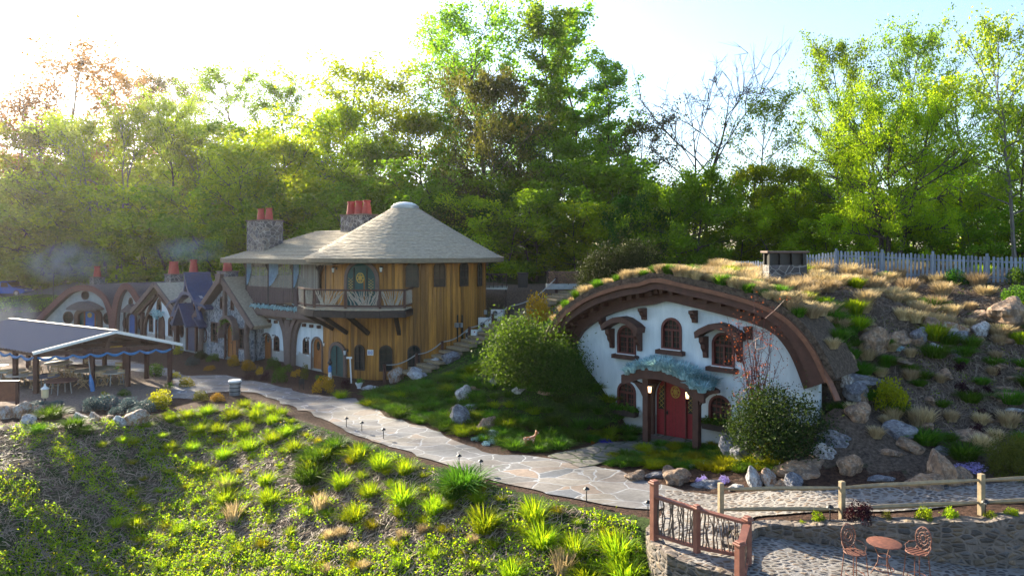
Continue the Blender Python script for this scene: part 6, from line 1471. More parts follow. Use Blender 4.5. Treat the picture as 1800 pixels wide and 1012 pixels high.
# ------------------------------------------------------------------ rocks
def rk(px, py, wpx, hpx, mat, label, group=None, k=None, rz=None):
    g = hit(px, py)
    if g is None: return
    k = random.randrange(len(ROCK)) if k is None else k; o = ROCK[k]; dm = o.dimensions
    sx = wpx*g.y/FPX/1.9; sz = hpx*g.y/FPX/1.1
    put(o, (g.x, g.y+sx*.3, g.z-.05), rz if rz is not None else random.uniform(-.6, .6), (sx, sx*.9, sz), label, group, mat)
random.seed(21)
for a in ((40, 733, 38, 26, M_RKR, 'rust-and-white boulder at the left end of the rock row'), (68, 731, 22, 18, M_RKR, 'small rusty boulder second in the rock row'), (50, 745, 30, 16, M_RKW, 'whitish flat boulder at the left below the row'), (10, 735, 26, 20, M_RKR, 'boulder cut by the left edge'), (135, 735, 30, 16, M_RKW, 'pale boulder in the middle of the row, beside the lavender'), (163, 739, 32, 24, M_RKR, 'orange-streaked boulder in the row of rocks below the lavender'),
          (190, 738, 26, 16, M_RKB, 'low brownish boulder between two pale ones'), (208, 744, 38, 20, M_RKW, 'white angular boulder near the right end of the row'), (240, 746, 42, 24, M_RKR, 'large rounded rust-veined boulder ending the row'),
          (816, 705, 32, 26, M_RKW, 'blue-white upright boulder topmost of the group by the path'), (825, 720, 34, 16, M_RKW, 'pale slanting boulder in the middle of the path-side group'), (812, 745, 44, 30, M_RKG, 'grey-white boulder lowest left of the path-side group'), (852, 755, 36, 34, M_RKB, 'brown pointed boulder right of the path-side group'), (868, 766, 34, 18, M_RKW, 'small pale rock near the pansies'), (797, 730, 26, 28, M_RKB, 'dark boulder behind the grey-white one'),
          (838, 684, 34, 14, M_RKB, 'tan flat rock above the path-side group'), (912, 688, 26, 14, M_RKW, 'small white rock on the bank under the bush'), (958, 690, 30, 16, M_RKB, 'tan rock on the bank under the bush'), (990, 688, 26, 12, M_RKG, 'small flat grey rock on the bank right of the tan one'), (873, 675, 26, 12, M_RKG, 'grey rock on the bank left of the bush'), (900, 772, 0, 0, M_RKG, ''),
          (697, 671, 30, 24, M_RKR, 'large pale boulder at the foot of the stairs'), (735, 665, 40, 18, M_RKW, 'pale boulder beside the lowest rope post'), (765, 645, 26, 16, M_RKW, 'whitish boulder against the round house wall'), (795, 636, 34, 18, M_RKG, 'grey boulder along the stairs halfway up'), (650, 684, 30, 12, M_RKW, 'flat bluish slab at the foot of the round house'), (685, 684, 26, 10, M_RKW, 'flat white slab beside the bluish one'), (860, 575, 14, 8, M_RKW, 'small white rock below the cooling units'),
          (1288, 798, 46, 30, M_RKG, 'dark grey boulder beside the big bush'), (1310, 806, 50, 28, M_RKG, 'low grey boulder right behind the first one under the bush'), (1340, 812, 30, 20, M_RKB, 'brownish rock under the bush'), (1328, 856, 30, 32, M_RKW, 'white-blue pointed boulder above the split-rail fence'), (1300, 858, 30, 20, M_RKW, 'pale boulder left of the pointed one'), (1355, 850, 34, 24, M_RKR, 'tan layered boulder right of the pointed one'), (1380, 856, 34, 24, M_RKB, 'brown blocky boulder behind the fence rail'),
          (1400, 858, 40, 22, M_RKG, 'grey low boulder behind the middle rail'), (1405, 830, 84, 34, M_RKB, 'wide flat brown boulder below the big bush'), (1450, 803, 44, 34, M_RKW, 'white-veined boulder with dark shoulder right of the big bush'), (1470, 780, 56, 32, M_RKG, 'slate-blue boulder above the white-veined one'), (1488, 718, 26, 28, M_RKW, 'bright blue-white boulder by the leaning plank'), (1515, 740, 50, 30, M_RKB, 'slanted brown slab right of the blue-white boulder'), (1490, 668, 80, 44, M_RKG, 'big dark flat-topped boulder right of the arch roof end'),
          (1515, 710, 26, 30, M_RKB, 'upright brown block under the big dark boulder'), (1545, 625, 50, 44, M_RKB, 'tan speckled boulder above the lime shrub'), (1580, 600, 50, 26, M_RKB, 'brown ledge rock in the upper rock group'), (1620, 600, 34, 24, M_RKG, 'grey ledge rock beside the brown ledge'), (1660, 580, 52, 52, M_RKR, 'tall white-capped boulder standing highest on the slope'), (1680, 598, 50, 26, M_RKG, 'dark slab leaning at the foot of the white-capped boulder'), (1730, 590, 32, 24, M_RKW, 'white small boulder right of the slab'), (1780, 570, 84, 44, M_RKB, 'large brown boulder at the right edge below the fence'),
          (1645, 612, 26, 16, M_RKW, 'small blue-white rock among the ledges'), (1570, 800, 36, 30, M_RKB, 'brown leaning rock in the lower slope'), (1605, 790, 50, 20, M_RKB, 'ochre flat rock under the brown mound'), (1500, 835, 44, 32, M_RKB, 'round brown boulder above the middle post'), (1630, 858, 66, 40, M_RKB, 'large dark boulder with white veins above the right-hand rail'), (1665, 850, 60, 52, M_RKB, 'craggy dark boulder rising left of the purple phlox'), (1700, 850, 40, 26, M_RKB, 'brown boulder in front of the purple phlox'), (1590, 862, 40, 26, M_RKB, 'brown boulder left end of the dark craggy pile'),
          (1560, 845, 44, 20, M_RKG, 'grey flat rock below the leaning rock'), (1245, 856, 50, 20, M_RKG, 'grey flat rock under the phlox'), (1195, 850, 50, 26, M_RKB, 'brown boulder beside the end of the stone path'), (1165, 838, 40, 22, M_RKG, 'dark slanted rock at the path corner'), (1120, 843, 44, 16, M_RKB, 'low brown rock at the path corner'), (1178, 838, 28, 18, M_RKB, 'tan rock beside the dark slanted one'), (1072, 804, 0, 0, M_RKG, '')):
    if a[2]: rk(*a[:5], label=a[5], group=None)
def f7():
    x, y = random.uniform(10, 21), random.uniform(22.3, 31); s = (x-FA.x)*FN.x+(y-FA.y)*FN.y; z = gz(x, y)
    if z < .7 or z > 5 or s < 0: return None
    return (x, y, 1.2)
for q in on_hill(60, f7, 31):
    s = random.uniform(.22, .62); put(random.choice(ROCK), (q[0], q[1], gz(q[0], q[1])-.08), random.uniform(0, 6), (s, s*.9, s*.8), 'small half-sunk rock on the right-hand slope', 'small rocks on the slope', random.choice([M_RKB, M_RKB, M_RKG]))
# stone steps at the right
st = thing('stone_steps', 'curving flight of rough flat stone steps at the right edge of the slope', 'steps', (*G(1770, 770, 1.8).xy, 0))
for i, (px, py, w_) in enumerate(((1758, 790, 64), (1745, 762, 62), (1765, 740, 62), (1790, 722, 70), (1775, 702, 66), (1770, 682, 70), (1785, 664, 70), (1800, 648, 60))):
    g = hit(px, py); c = ROCK[2].copy(); c.data = ROCK[2].data; c.name = 'step'; COL.objects.link(c); c.parent = st; s = w_*g.y/FPX/3.0
    for k_ in list(c.keys()): del c[k_]
    c.location = (g.x-st.location.x, g.y-st.location.y+.1, g.z-.08); c.scale = (s, s*.8, .28); c.rotation_euler = (0, 0, random.uniform(-.2, .2)); c.material_slots[0].link = 'OBJECT'; c.material_slots[0].material = M_RKW if i == 3 else M_RKB

# ------------------------------------------------------------------ ground cover that nobody could count
def noise2(x, y, s=1.0, seed=0):
    g = np.random.default_rng(seed); out = np.zeros(x.shape)
    for i in range(9):
        k = g.normal(size=2)*s*(1+i*.35); out += np.sin(x*k[0]+y*k[1]+g.uniform(0, 6))/(1+i*.15)
    return out/4
def cover(name, n, bx, dens, hgt, leaf, mat, label, asp=.6, lumps=True, seed=1):
    g = np.random.default_rng(seed); x = g.uniform(bx[0], bx[1], n); y = g.uniform(bx[2], bx[3], n); z = terrain(x, y); dep = np.maximum(y, 1)
    px = CX+x/dep*FPX; py = HY+(CAMZ-z)/dep*FPX; vis = (px > -60) & (px < 1860) & (py < 1060); p = dens(x, y, z, px, py); m = vis & (g.uniform(0, 1, n) < p); x, y, z, p = x[m], y[m], z[m], p[m]
    lm = np.clip(.35+noise2(x, y, 5.0, seed+3)*.9, .05, 1.2) if lumps else 1; zz = z+hgt*lm*g.uniform(.1, 1, len(x))
    o = leafcards(name, np.stack([x, y, zz], 1), leaf, mat, None, up=.8, asp=asp); return tag(o, label, 'ground cover', None, 'stuff')
def d_slope(x, y, z, px, py):
    d = np.interp(x, EX, EY)-y; n_ = noise2(x, y, 1.6, 5); low = np.clip((py-880)/110, 0, 1); le = np.clip((560-px)/260, 0, 1)*np.clip((py-690)/40, 0, 1); dark = (px < 250-(py-740)*.0) & (py > 745)
    b = -.12+low*.75+le*.75-np.where(px < 330-(py-740)*.35, .55, 0)+np.clip((px-980)/80, 0, 1)*.4
    return np.where((d > .35) & (x < 3.5), np.clip((n_+b)*1.6, 0, 1), 0)
cover('weed_cover', 480000, (-24, 4, 13, 36), d_slope, .32, .075, L_GRASS, 'bright leafy weeds spreading over the foreground slope', seed=2)
cover('weed_sun_tint', 160000, (-24, 4, 13, 36), lambda *a: d_slope(*a)*.5, .38, .07, L_LIME, 'yellow-green weed tips over the foreground slope, sunlight put into their leaf colour', seed=12)  # second, yellower layer paints sunlight onto the weed tips
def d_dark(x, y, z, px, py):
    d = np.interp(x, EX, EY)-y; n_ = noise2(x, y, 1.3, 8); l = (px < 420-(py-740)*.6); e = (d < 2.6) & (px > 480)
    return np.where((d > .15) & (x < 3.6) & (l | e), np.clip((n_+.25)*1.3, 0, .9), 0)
cover('shade_tint_grass', 150000, (-26, 4, 14, 40), d_dark, .14, .10, L_MOUND, 'short grass on the slope with shade put into its dark colour', .35, seed=4)  # darker blades put the shade of these parts into the colour
def d_bank(x, y, z, px, py):
    n_ = noise2(x, y, 1.5, 9); return np.where((z > .12) & (px > 640) & (px < 1105) & (y < 48) & (y > 27) & (x < 5.5), np.clip(n_+.35, 0, .8), 0)
cover('bank_grass', 90000, (-8, 6, 27, 48), d_bank, .14, .11, L_MOUND, 'short green grass between the mounds on the bank', .35, seed=6)
def d_hill(x, y, z, px, py):
    s = (x-FA.x)*FN.x+(y-FA.y)*FN.y; n_ = noise2(x, y, 1.8, 10); return np.where((z > .9) & (s > .7) & (px > 1090), np.clip(n_-.12, 0, .7), 0)
cover('hill_grass', 150000, (3, 27, 22, 46), d_hill, .12, .09, L_GRASS, 'thin fresh grass coming up through the straw of the hill', .35, seed=7)
def d_far(x, y, z, px, py): return np.where((px > -50) & (px < 520) & (y > 74), np.clip(noise2(x, y, .5, 3)+.7, 0, 1), 0)
cover('mound_grass', 40000, (-75, -20, 74, 100), d_far, .18, .25, L_G, 'rough grass on the mound behind the cottages', .35, seed=9)
# straw litter
def litter(name, n, bx, cond, mat, label, L=.38, seed=1, w=.009):
    g = np.random.default_rng(seed); x = g.uniform(bx[0], bx[1], n); y = g.uniform(bx[2], bx[3], n); z = terrain(x, y); dep = np.maximum(y, 1); px = CX+x/dep*FPX; py = HY+(CAMZ-z)/dep*FPX
    m = (px > -40) & (px < 1840) & (py < 1040) & cond(x, y, z, px, py); x, y = x[m], y[m]; n = len(x); a = g.normal(.5, .9, n); l = L*g.uniform(.4, 1.2, n); dx, dy = np.cos(a)*l/2, np.sin(a)*l/2
    P0 = np.stack([x-dx, y-dy, terrain(x-dx, y-dy)+g.uniform(.01, .05, n)], 1); P2 = np.stack([x+dx, y+dy, terrain(x+dx, y+dy)+g.uniform(.01, .06, n)], 1); P1 = (P0+P2)/2+np.array([0, 0, 1])*g.uniform(.0, .05, n)[:, None]+g.normal(0, .02, (n, 3))*np.array([1, 1, 0])
    S = np.stack([-np.sin(a), np.cos(a), g.normal(0, .6, n)], 1); return tag(strips(name, np.stack([P0, P1, P2], 1), S, np.full((n, 3), w), mat), label, 'straw', None, 'stuff')
M_LIT = leafmat('straw_litter_stalks', (.34, .27, .21), (.17, .13, .10), .2, hue=.0, tcol=(1, 1, 1))
litter('straw_litter', 60000, (-24, 4, 13, 36), lambda x, y, z, px, py: (np.interp(x, EX, EY)-y > .5) & (x < 3.4), M_LIT, 'dry straw stalks lying over the foreground slope', seed=3)
litter('hill_straw', 65000, (3, 27, 22, 46), lambda x, y, z, px, py: ((x-FA.x)*FN.x+(y-FA.y)*FN.y > .8) & (z > .8), M_LIT, 'dry straw stalks lying over the hill and turf roof', L=.3, seed=5)
for o in LILY+DRY+SEDGE+FESC+ROCK+[LILYD]: bpy.data.objects.remove(o)
for r in (T_TALL, T_POP, T_MID, T_AIRY, T_FORK, T_BARE, T_DARK, T_BIG, T_UND, SH_BIG, SH_MED, SH_SML, FCH, RT): drop_unused(r)
# ------------------------------------------------------------------ fences
def gpt(px, py, z): g = G(px, py, z); return Vector((g.x, g.y, gz(g.x, g.y)))
FPOS = [G(1267, 908, .3), G(1480, 911, .6), G(1725, 905, .9), G(2010, 897, 1.2)]; FTOP = (848, 845, 832, 820)
SF = thing('split_rail_fence', 'weathered post-and-rail fence of two split rails along the cobbled path', 'fence', FPOS[0])
tops = []
for g, yt in zip(FPOS, FTOP):
    zt = CAMZ-(yt-HY)/FPX*g.y; zb = gz(g.x, g.y)-.3; tops.append((g, zt)); r = g-FPOS[0]
    MB().box((r.x, r.y, (zt+zb)/2-FPOS[0].z), (.14, .14, zt-zb), .3).build('post', M_RAIL, SF, bevel=.015)
def rail(a, b, par):
    pts = [a.lerp(b, k/6)+Vector((0, 0, random.uniform(-.012, .012))) for k in range(7)]
    MB().tube(pts, [.035, .06, .065, .06, .065, .06, .035], 5).build('rail', M_RAIL, par)
for (g, z), (h, y) in zip(tops[:-1], tops[1:]):
    for dz in (.17, .74): rail(Vector((g.x, g.y, z-dz))-FPOS[0]+Vector((.05, 0, 0)), Vector((h.x, h.y, y-dz*1.0))-FPOS[0]-Vector((.05, 0, 0)), SF)
def picket(name, label, pts, hts, sp=.165):
    o = Vector((pts[0].x, pts[0].y, pts[0].z)); t = thing(name, label, 'fence', o)
    for (a, b), (ha, hb) in zip(zip(pts[:-1], pts[1:]), zip(hts[:-1], hts[1:])):
        L = (b-a).length; n = int(L/sp); m = MB(); ang = math.atan2(b.y-a.y, b.x-a.x)
        for k in range(n):
            if k % 1: continue
            q = a.lerp(b, (k+.5)/n)-o; h = ha+(hb-ha)*(k+.5)/n; h += random.uniform(-.035, .035); tl = random.uniform(-.02, .02)
            w_ = .050; vs = []
            ex = Vector((math.cos(ang), math.sin(ang), 0)); ey = Vector((-ex.y, ex.x, 0))
            for yy in (0, .02):
                for x, z in ((-w_, -.1), (w_, -.1), (w_, h-.05), (w_*.3, h), (-w_, h-.02)): vs.append(q+ex*(x+tl*z)+ey*yy+Vector((0, 0, z)))
            m.add(vs, [(0, 1, 2, 3, 4), (9, 8, 7, 6, 5)]+[(i, (i+1) % 5, 5+(i+1) % 5, 5+i) for i in range(5)])
        m.build('picket_panel', M_PICKET, t)
        for f in (.22, .8): MB().bar(a-o+Vector((0, 0, ha*f))+ey*.05, b-o+Vector((0, 0, hb*f))+ey*.05, .04, .09).build('rail', M_PICKET, t)
        MB().box(a-o+Vector((0, 0, ha*.52))-ey*.035, (.11, .09, ha*1.16), ang).build('post', M_PICKET, t)
    return t
def fpt(px, yb, yt, d): p = P(px, yb, d); z = gz(p.x, p.y)-.03; return Vector((p.x, p.y, z)), CAMZ-(yt-HY)/FPX*d-z
ps = [fpt(1411, 482, 450, 38.5), fpt(1470, 482, 441, 37), fpt(1551, 485, 443, 35.8), fpt(1640, 491, 446.5, 34.4), fpt(1735, 496, 450, 33), fpt(1830, 500, 453, 31.8), fpt(1960, 505, 456, 30.5)]
picket('picket_fence', 'long weathered blue-grey picket fence along the hilltop, right of the low chimney', [p[0] for p in ps], [p[1] for p in ps])
ps = [fpt(1265, 472, 459, 42), fpt(1348, 476, 459, 39)]
picket('picket_fence', 'short stretch of grey picket fence showing over the hill crest left of the low chimney', [p[0] for p in ps], [p[1] for p in ps])

# ------------------------------------------------------------------ twig railing on the curved wall
def rp(px, yb, yt, z): g = G(px, yb, z); return Vector((g.x, g.y, z)), CAMZ-(yt-HY)/FPX*g.y
R1, R2, R3 = rp(1150, 945, 853, .46), rp(1225, 968, 890, .44), rp(1314, 985, 914, .42)
TR = thing('twig_railing', 'reddish brown timber railing filled with crooked twigs beside the bistro terrace', 'railing', R1[0])
def post(p, zt, w_=.17): 
    q = p-R1[0]; o = MB().box((q.x, q.y, (zt-p.z)/2+q.z), (w_, w_, zt-p.z+.2), .5).build('post', M_RAILR, TR, bevel=.01)
    MB().box((q.x, q.y, zt-R1[0].z+.03), (w_+.06, w_+.06, .05), .5).build('post_cap', M_RAILR, o, bevel=.01)
M_RAILR = pm('red_brown_stain', (.26, .105, .07), (.16, .06, .042), 4, .55, (1, 1, 1), .2)
M_TWD = pm('dark_crooked_twigs', (.17, .115, .085), (.09, .06, .045), 12, .8, bs=.2)
post(R1[0], R1[1]+.04); post(R2[0], R2[1]-.05, .14); post(R3[0], R3[1], .15)
for (a, za), (b, zb) in ((R1, R2), (R2, R3)):
    q0, q1 = a-R1[0], b-R1[0]; t0, t1 = za-.27 if a is R1[0] else za-.06, zb-.06
    MB().bar((q0.x, q0.y, t0-R1[0].z), (q1.x, q1.y, t1-R1[0].z), .16, .06).build('top_rail', M_RAILR, TR); MB().bar((q0.x, q0.y, q0.z+.10), (q1.x, q1.y, q1.z+.10), .10, .07).build('bottom_rail', M_RAILR, TR)
    m = MB(); n = 15
    for k in range(n):
        f = (k+.6)/n; pts = []; fx = f
        for j in range(7):
            h = j/6; fx += random.uniform(-.022, .022); w_ = q0.lerp(q1, min(max(fx, .03), .97)); zb_ = w_.z+.12; zt_ = (t0+(t1-t0)*f)-R1[0].z-.03; pts.append((w_.x+random.uniform(-.015, .015), w_.y, zb_+(zt_-zb_)*h))
        m.tube(pts, [.020, .019, .017, .018, .015, .014, .012], 5, False)
        if random.random() < .6:
            i = random.randint(1, 3); a_ = Vector(pts[i]); w_ = q0.lerp(q1, min(max(f+random.choice((-.09, .09)), .04), .96)); m.tube([a_, (a_+Vector((w_.x, w_.y, pts[-1][2])))/2+Vector((0, 0, .05)), (w_.x, w_.y, pts[-1][2])], [.014, .012, .009], 5, False)
    m.build('twig_infill', M_TWD, TR)
R4 = rp(1300, 1075, 958, -.35); post(R4[0], R4[1], .17)
q0, q1 = R3[0]-R1[0], R4[0]-R1[0]
MB().bar((q0.x, q0.y, R3[1]-.05-R1[0].z), (q1.x, q1.y, R4[1]-.1-R1[0].z), .17, .06).build('top_rail', M_RAILR, TR); MB().bar((q0.x, q0.y, q0.z+.12), (q1.x, q1.y, q1.z+.2), .10, .07).build('bottom_rail', M_RAILR, TR)
m = MB()
for k in range(9):
    f = (k+.5)/9; b = q0.lerp(q1, f); zt_ = (R3[1]+(R4[1]-R3[1])*f)-R1[0].z-.12; m.tube([(b.x+random.uniform(-.02, .02), b.y, b.z+.15+(zt_-b.z-.15)*h) for h in (0, .33, .66, 1)], [.02, .017, .016, .012], 5, False)
m.build('twig_infill', M_TWD, TR)

# ------------------------------------------------------------------ bistro set
def pz(x, y): return float(patio_z(np.array([x]), np.array([y]))[0])
bx, by = G(1560, 1010, .1).xy; tz = pz(bx, by); 
def bistro_seat_height(py_seat, g): return CAMZ-(py_seat-HY)/FPX*g.y
bt = thing('bistro_table', 'round rusty metal bistro table between two chairs on the cobbled terrace', 'table', (bx, by+.15, tz)); hT = CAMZ-(953-HY)/FPX*(by+.15)-tz
MB().lathe([(.36, hT-.02), (.385, hT-.01), (.385, hT), (.36, hT+.01)], 32).build('tabletop', M_RUST, bt, smooth=30)
for k in range(3):
    a = k*2.09+.5; MB().tube([(.26*math.cos(a), .26*math.sin(a), hT-.01), (.12*math.cos(a), .12*math.sin(a), hT*.6), (.14*math.cos(a), .14*math.sin(a), hT*.4), (.30*math.cos(a), .30*math.sin(a), 0)], .011, 6).build('leg', M_RUST, bt)
for z, r in ((hT*.62, .13), (hT*.25, .21)): MB().tube([(r*math.cos(a), r*math.sin(a), z) for a in np.linspace(0, 6.283, 21)], .009, 5, False).build('brace_ring', M_RUST, bt)
def bchair(px, py_foot, z, rz, ys, yt, label):
    g = G(px, py_foot, z); zz = pz(g.x, g.y); t = thing('bistro_chair', label, 'chair', (g.x, g.y, zz), rz, 'rusty bistro chairs'); hs = CAMZ-(ys-HY)/FPX*g.y-zz; ht = CAMZ-(yt-HY)/FPX*(g.y)-zz
    m = MB().lathe([(.235, hs-.012), (.25, hs), (.235, hs+.012)], 24)
    s = m.build('seat', M_RUST, t, smooth=30); q = MB()
    for k in (-2, -1, 0, 1, 2): w_ = math.sqrt(.24**2-(k*.09)**2); q.bar((k*.09, -w_, hs+.015), (k*.09, w_, hs+.015), .008)
    q.build('seat_grid', M_BLACK, s)
    for sx in (-1, 1):
        for sy in (-1, 1): MB().tube([(sx*.17, sy*.15, hs), (sx*.19, sy*.18, hs*.5), (sx*.22, sy*.22, 0)], .011, 6).build('leg', M_RUST, t)
    MB().tube([(.2*math.cos(a), .2*math.sin(a), hs*.35) for a in np.linspace(0, 6.283, 19)], .009, 5, False).build('brace_ring', M_RUST, t)
    rz_ = .225; zc = ht-rz_*1.15; b = MB(); Y = .22
    b.tube([(rz_*.88*math.sin(a), Y+.03*math.cos(a), zc+rz_*1.15*math.cos(a)) for a in np.linspace(0, 6.283, 25)], .012, 6, False)
    for rr in (.6, .32): b.tube([(rz_*rr*.85*math.sin(a), Y, zc+rz_*1.1*rr*math.cos(a)) for a in np.linspace(0, 6.283, 17)], .009, 5, False)
    for k in range(9):
        a = k*math.pi*2/9; c = (rz_*.78*.88*math.sin(a), zc+rz_*.78*1.12*math.cos(a)); b.tube([(c[0]+.04*math.sin(e), Y, c[1]+.045*math.cos(e)) for e in np.linspace(0, 6.283, 9)], .007, 4, False)
        b.tube([(rz_*.3*math.sin(a), Y, zc+rz_*.33*math.cos(a)), (rz_*.6*math.sin(a), Y, zc+rz_*.7*math.cos(a))], .006, 4, False)
    b.build('backrest', M_RUST, t)
    for sx in (-1, 1): MB().tube([(sx*.17, .17, hs), (sx*.14, .22, zc-rz_*.9)], .011, 6).build('back_support', M_RUST, t)
    for sx in (-1, 1): MB().tube([(sx*.18, .22, zc-rz_*.5), (sx*.27, .10, zc-rz_*.6), (sx*.29, -.02, zc-rz_*.9), (sx*.24, -.05, hs)], .010, 6).build('armrest', M_RUST, t)
bchair(1503, 1022, .15, -.25+math.pi*0+.5, 970, 927, 'rusty round-backed bistro chair left of the bistro table, back turned to the wall')
bchair(1612, 1022, .1, -1.15, 969, 929, 'rusty round-backed bistro chair right of the bistro table, seen side-on')

# ------------------------------------------------------------------ hillside stairs, rope handrail
S0, S1 = G(705, 668, 0), Vector((4.0, 50.5, 4.85)); ST = thing('hillside_stairs', 'long flight of timber and gravel steps climbing between the round house and the bank', 'stairs', S0)
nst = 26; dS = (S1-S0); offs = Vector((-dS.y, dS.x, 0)).normalized(); an = math.atan2(dS.y, dS.x)
for k in range(nst):
    f = k/(nst-1); q = S0.lerp(S1, f)-offs*1.35; z = max(gz(q.x, q.y), gz(q.x+.5, q.y-.4), gz(q.x-.5, q.y+.5))+.16
    o = MB().box((q.x-S0.x, q.y-S0.y, z-S0.z), (.62, 1.75, .16), an+.02).build('step', M_RAIL if k % 2 else M_GRAVELB if False else M_RAIL, ST, bevel=.02)
ropeposts = [(676, 690, 668), (732, 668, 640), (777, 645, 622), (825, 618, 590), (866, 590, 563), (893, 572, 545), (978, 516, 487)]
RPt = thing('rope_handrail', 'sagging grey rope handrail on red-brown posts beside the long stairs', 'handrail', S0); prev = None
offs = Vector((-dS.y, dS.x, 0)).normalized()
for i, (px, yb, yt) in enumerate(ropeposts):
    f = i/(len(ropeposts)-1); kx = (px-CX)/FPX
    # stand the post on the stair line shifted to its near side
    L0 = S0+offs*(-.5); r = kx; u = (r*L0.y-L0.x)/(dS.x-r*dS.y); u = min(max(u, -.12), 1.05); q = L0+dS*u; zb = gz(q.x, q.y); zt = CAMZ-(yt-HY)/FPX*q.y; zt = max(zt, zb+1.2)
    MB().tube([(q.x-S0.x, q.y-S0.y, zb-.2), (q.x-S0.x, q.y-S0.y, zt)], .10, 8).build('post', M_BROWN, RPt)
    tp = Vector((q.x-S0.x, q.y-S0.y, zt-.05))
    if prev is not None:
        L = (tp-prev).length; MB().tube([prev.lerp(tp, k/10)-Vector((0, 0, L*.10*math.sin(math.pi*k/10) if L < 6 else L*.03*math.sin(math.pi*k/10))) for k in range(11)], .033, 6).build('rope', M_ROPE, RPt)
    prev = tp
# ---- cooling units beside the round house
def acunit(px, yb, wpx, hpx, d, label, rz=-.35, zz=None):
    p = P(px, yb, d); z = gz(p.x, p.y)-.05 if zz is None else zz; W_ = .88; Hh = hpx/FPX*d; t = thing('cooling_unit', label, 'cooling unit', (p.x, p.y, p.z), rz, 'white cooling units')
    MB().box((0, 0, Hh/2), (W_, .34, Hh), 0).build('casing', M_WHITE, t, bevel=.02); nf = 1
    r = min(W_*.55, Hh)*.40; cx, cz = -.12, Hh*.5
    MB().band(oval(cx, cz, r, r), oval(cx, cz, r*.9, r*.9), -.20, -.172, True).build('fan_ring', M_STEEL, t)
    f = MB().slab(oval(cx, cz, r*.89, r*.89), (), -.178, -.172).build('fan_opening', M_BLACK, t); m = MB()
    for k in range(5): m.bar((cx-r*.85*math.cos(k*.628), -.19, cz-r*.85*math.sin(k*.628)), (cx+r*.85*math.cos(k*.628), -.19, cz+r*.85*math.sin(k*.628)), .015, .006)
    m.build('fan_grille', M_STEEL, f); MB().slab(oval(W_*.36, Hh*.82, .045, .045, 12), (), -.176, -.171).build('red_badge', M_RED, t)
    if zz is None and p.z > z+.05: MB().box((0, 0, (z-p.z)/2), (W_*.8, .28, p.z-z)).build('stand', M_STEEL, t)
    return t
acunit(828, 598, 28, 19, 45.2, 'lowest white cooling unit beside the round house, half hidden by the rope')
acunit(853, 583, 26, 25, 46.2, 'middle white cooling unit with its fan clearly showing')
acunit(874, 571, 24, 15, 47.2, 'lower one of the two stacked white cooling units'); acunit(875, 556, 24, 12, 47.25, 'upper one of the two stacked white cooling units')

# ------------------------------------------------------------------ log pile
wp_ = P(994, 499, 49.5); LP = thing('log_pile', 'long stack of split firewood at the top of the stairs', 'firewood', (wp_.x, wp_.y, wp_.z))
m = MB()
for r in range(9):
    for k in range(22):
        x = -1.15+k*.11+(r % 2)*.05; z = .07+r*.095+random.uniform(-.01, .01)
        if z > .95 or abs(x) > 1.2: continue
        rr = random.uniform(.042, .056); m.tube([(x, -.25+random.uniform(-.03, .03), z), (x, .25, z)], rr, 6)
tag(m.build('logs', pm('split_logs', (.30, .17, .10), (.13, .07, .045), 12, .8, island=.35), LP), kind='stuff')
MB().box((.1, 0, -.16), (2.9, 1.0, .36)).build('base', M_STUCCO2, LP); MB().box((-1.25, 0, .45), (.06, .5, .95)).build('end_post', M_DARKW, LP); MB().box((1.25, 0, .45), (.06, .5, .95)).build('end_post', M_DARKW, LP)
wp_ = P(919, 505, 52); gb = thing('garbage_bin', 'dark square bin standing beneath the trees right of the round house', 'bin', (wp_.x, wp_.y, wp_.z)); MB().box((0, 0, .5), (.7, .6, 1.0), taper=1.1).build('body', M_BLACK, gb, bevel=.03); MB().box((0, 0, 1.04), (.84, .74, .08)).build('lid', M_DARKW, gb, bevel=.02)
# ---- grey path bin, path lights, fawn, planter, signs
g = G(413, 694); b = thing('litter_bin', 'grey cylindrical bin with a pale flat lid at the near edge of the stone path', 'bin', g); MB().lathe([(.27, 0), (.29, .05), (.29, .68), (.27, .7)], 18).build('body', M_STEEL, b, smooth=40); MB().lathe([(.34, .72), (.35, .76), (.30, .82)], 18).build('lid', M_WHITE, b, smooth=40)
m = MB()
for z in (.2, .4, .6): m.lathe([(.292, z), (.302, z+.02), (.292, z+.04)], 18, cap=False)
m.build('hoop', M_BLACK, b)
PLt = thing('path_light', 'l', 'lamp'); MB().tube([(0, 0, -.1), (0, 0, .40)], .016, 6).build('stem', M_BLACK, PLt); MB().lathe([(.10, .40), (.085, .43), (.03, .47), (.01, .48)], 12).build('shade', M_BLACK, PLt, smooth=40); MB().lathe([(.03, .36), (.035, .40)], 8).build('bulb', M_WHITE, PLt)
for px, py, lb in ((609, 752, 'small black path light farthest up the path, near the grey bin side'), (636, 760, 'small black path light second down the near path edge'), (674, 772, 'small black path light above the row of three green clumps'), (807, 822, 'small black path light left one of the close pair at the path edge'), (845, 832, 'small black path light right one of the close pair at the path edge'), (1031, 882, 'pale-topped path light by the widest part of the path'), (1139, 908, 'path light beside the first post of the twig railing'), (1459, 918, 'path light left of the middle split-rail post'), (1732, 912, 'path light right of the right-hand split-rail post')):
    g = hit(px, py); place(PLt, (g.x, g.y, g.z), 0, 1.0, lb, 'path lights')
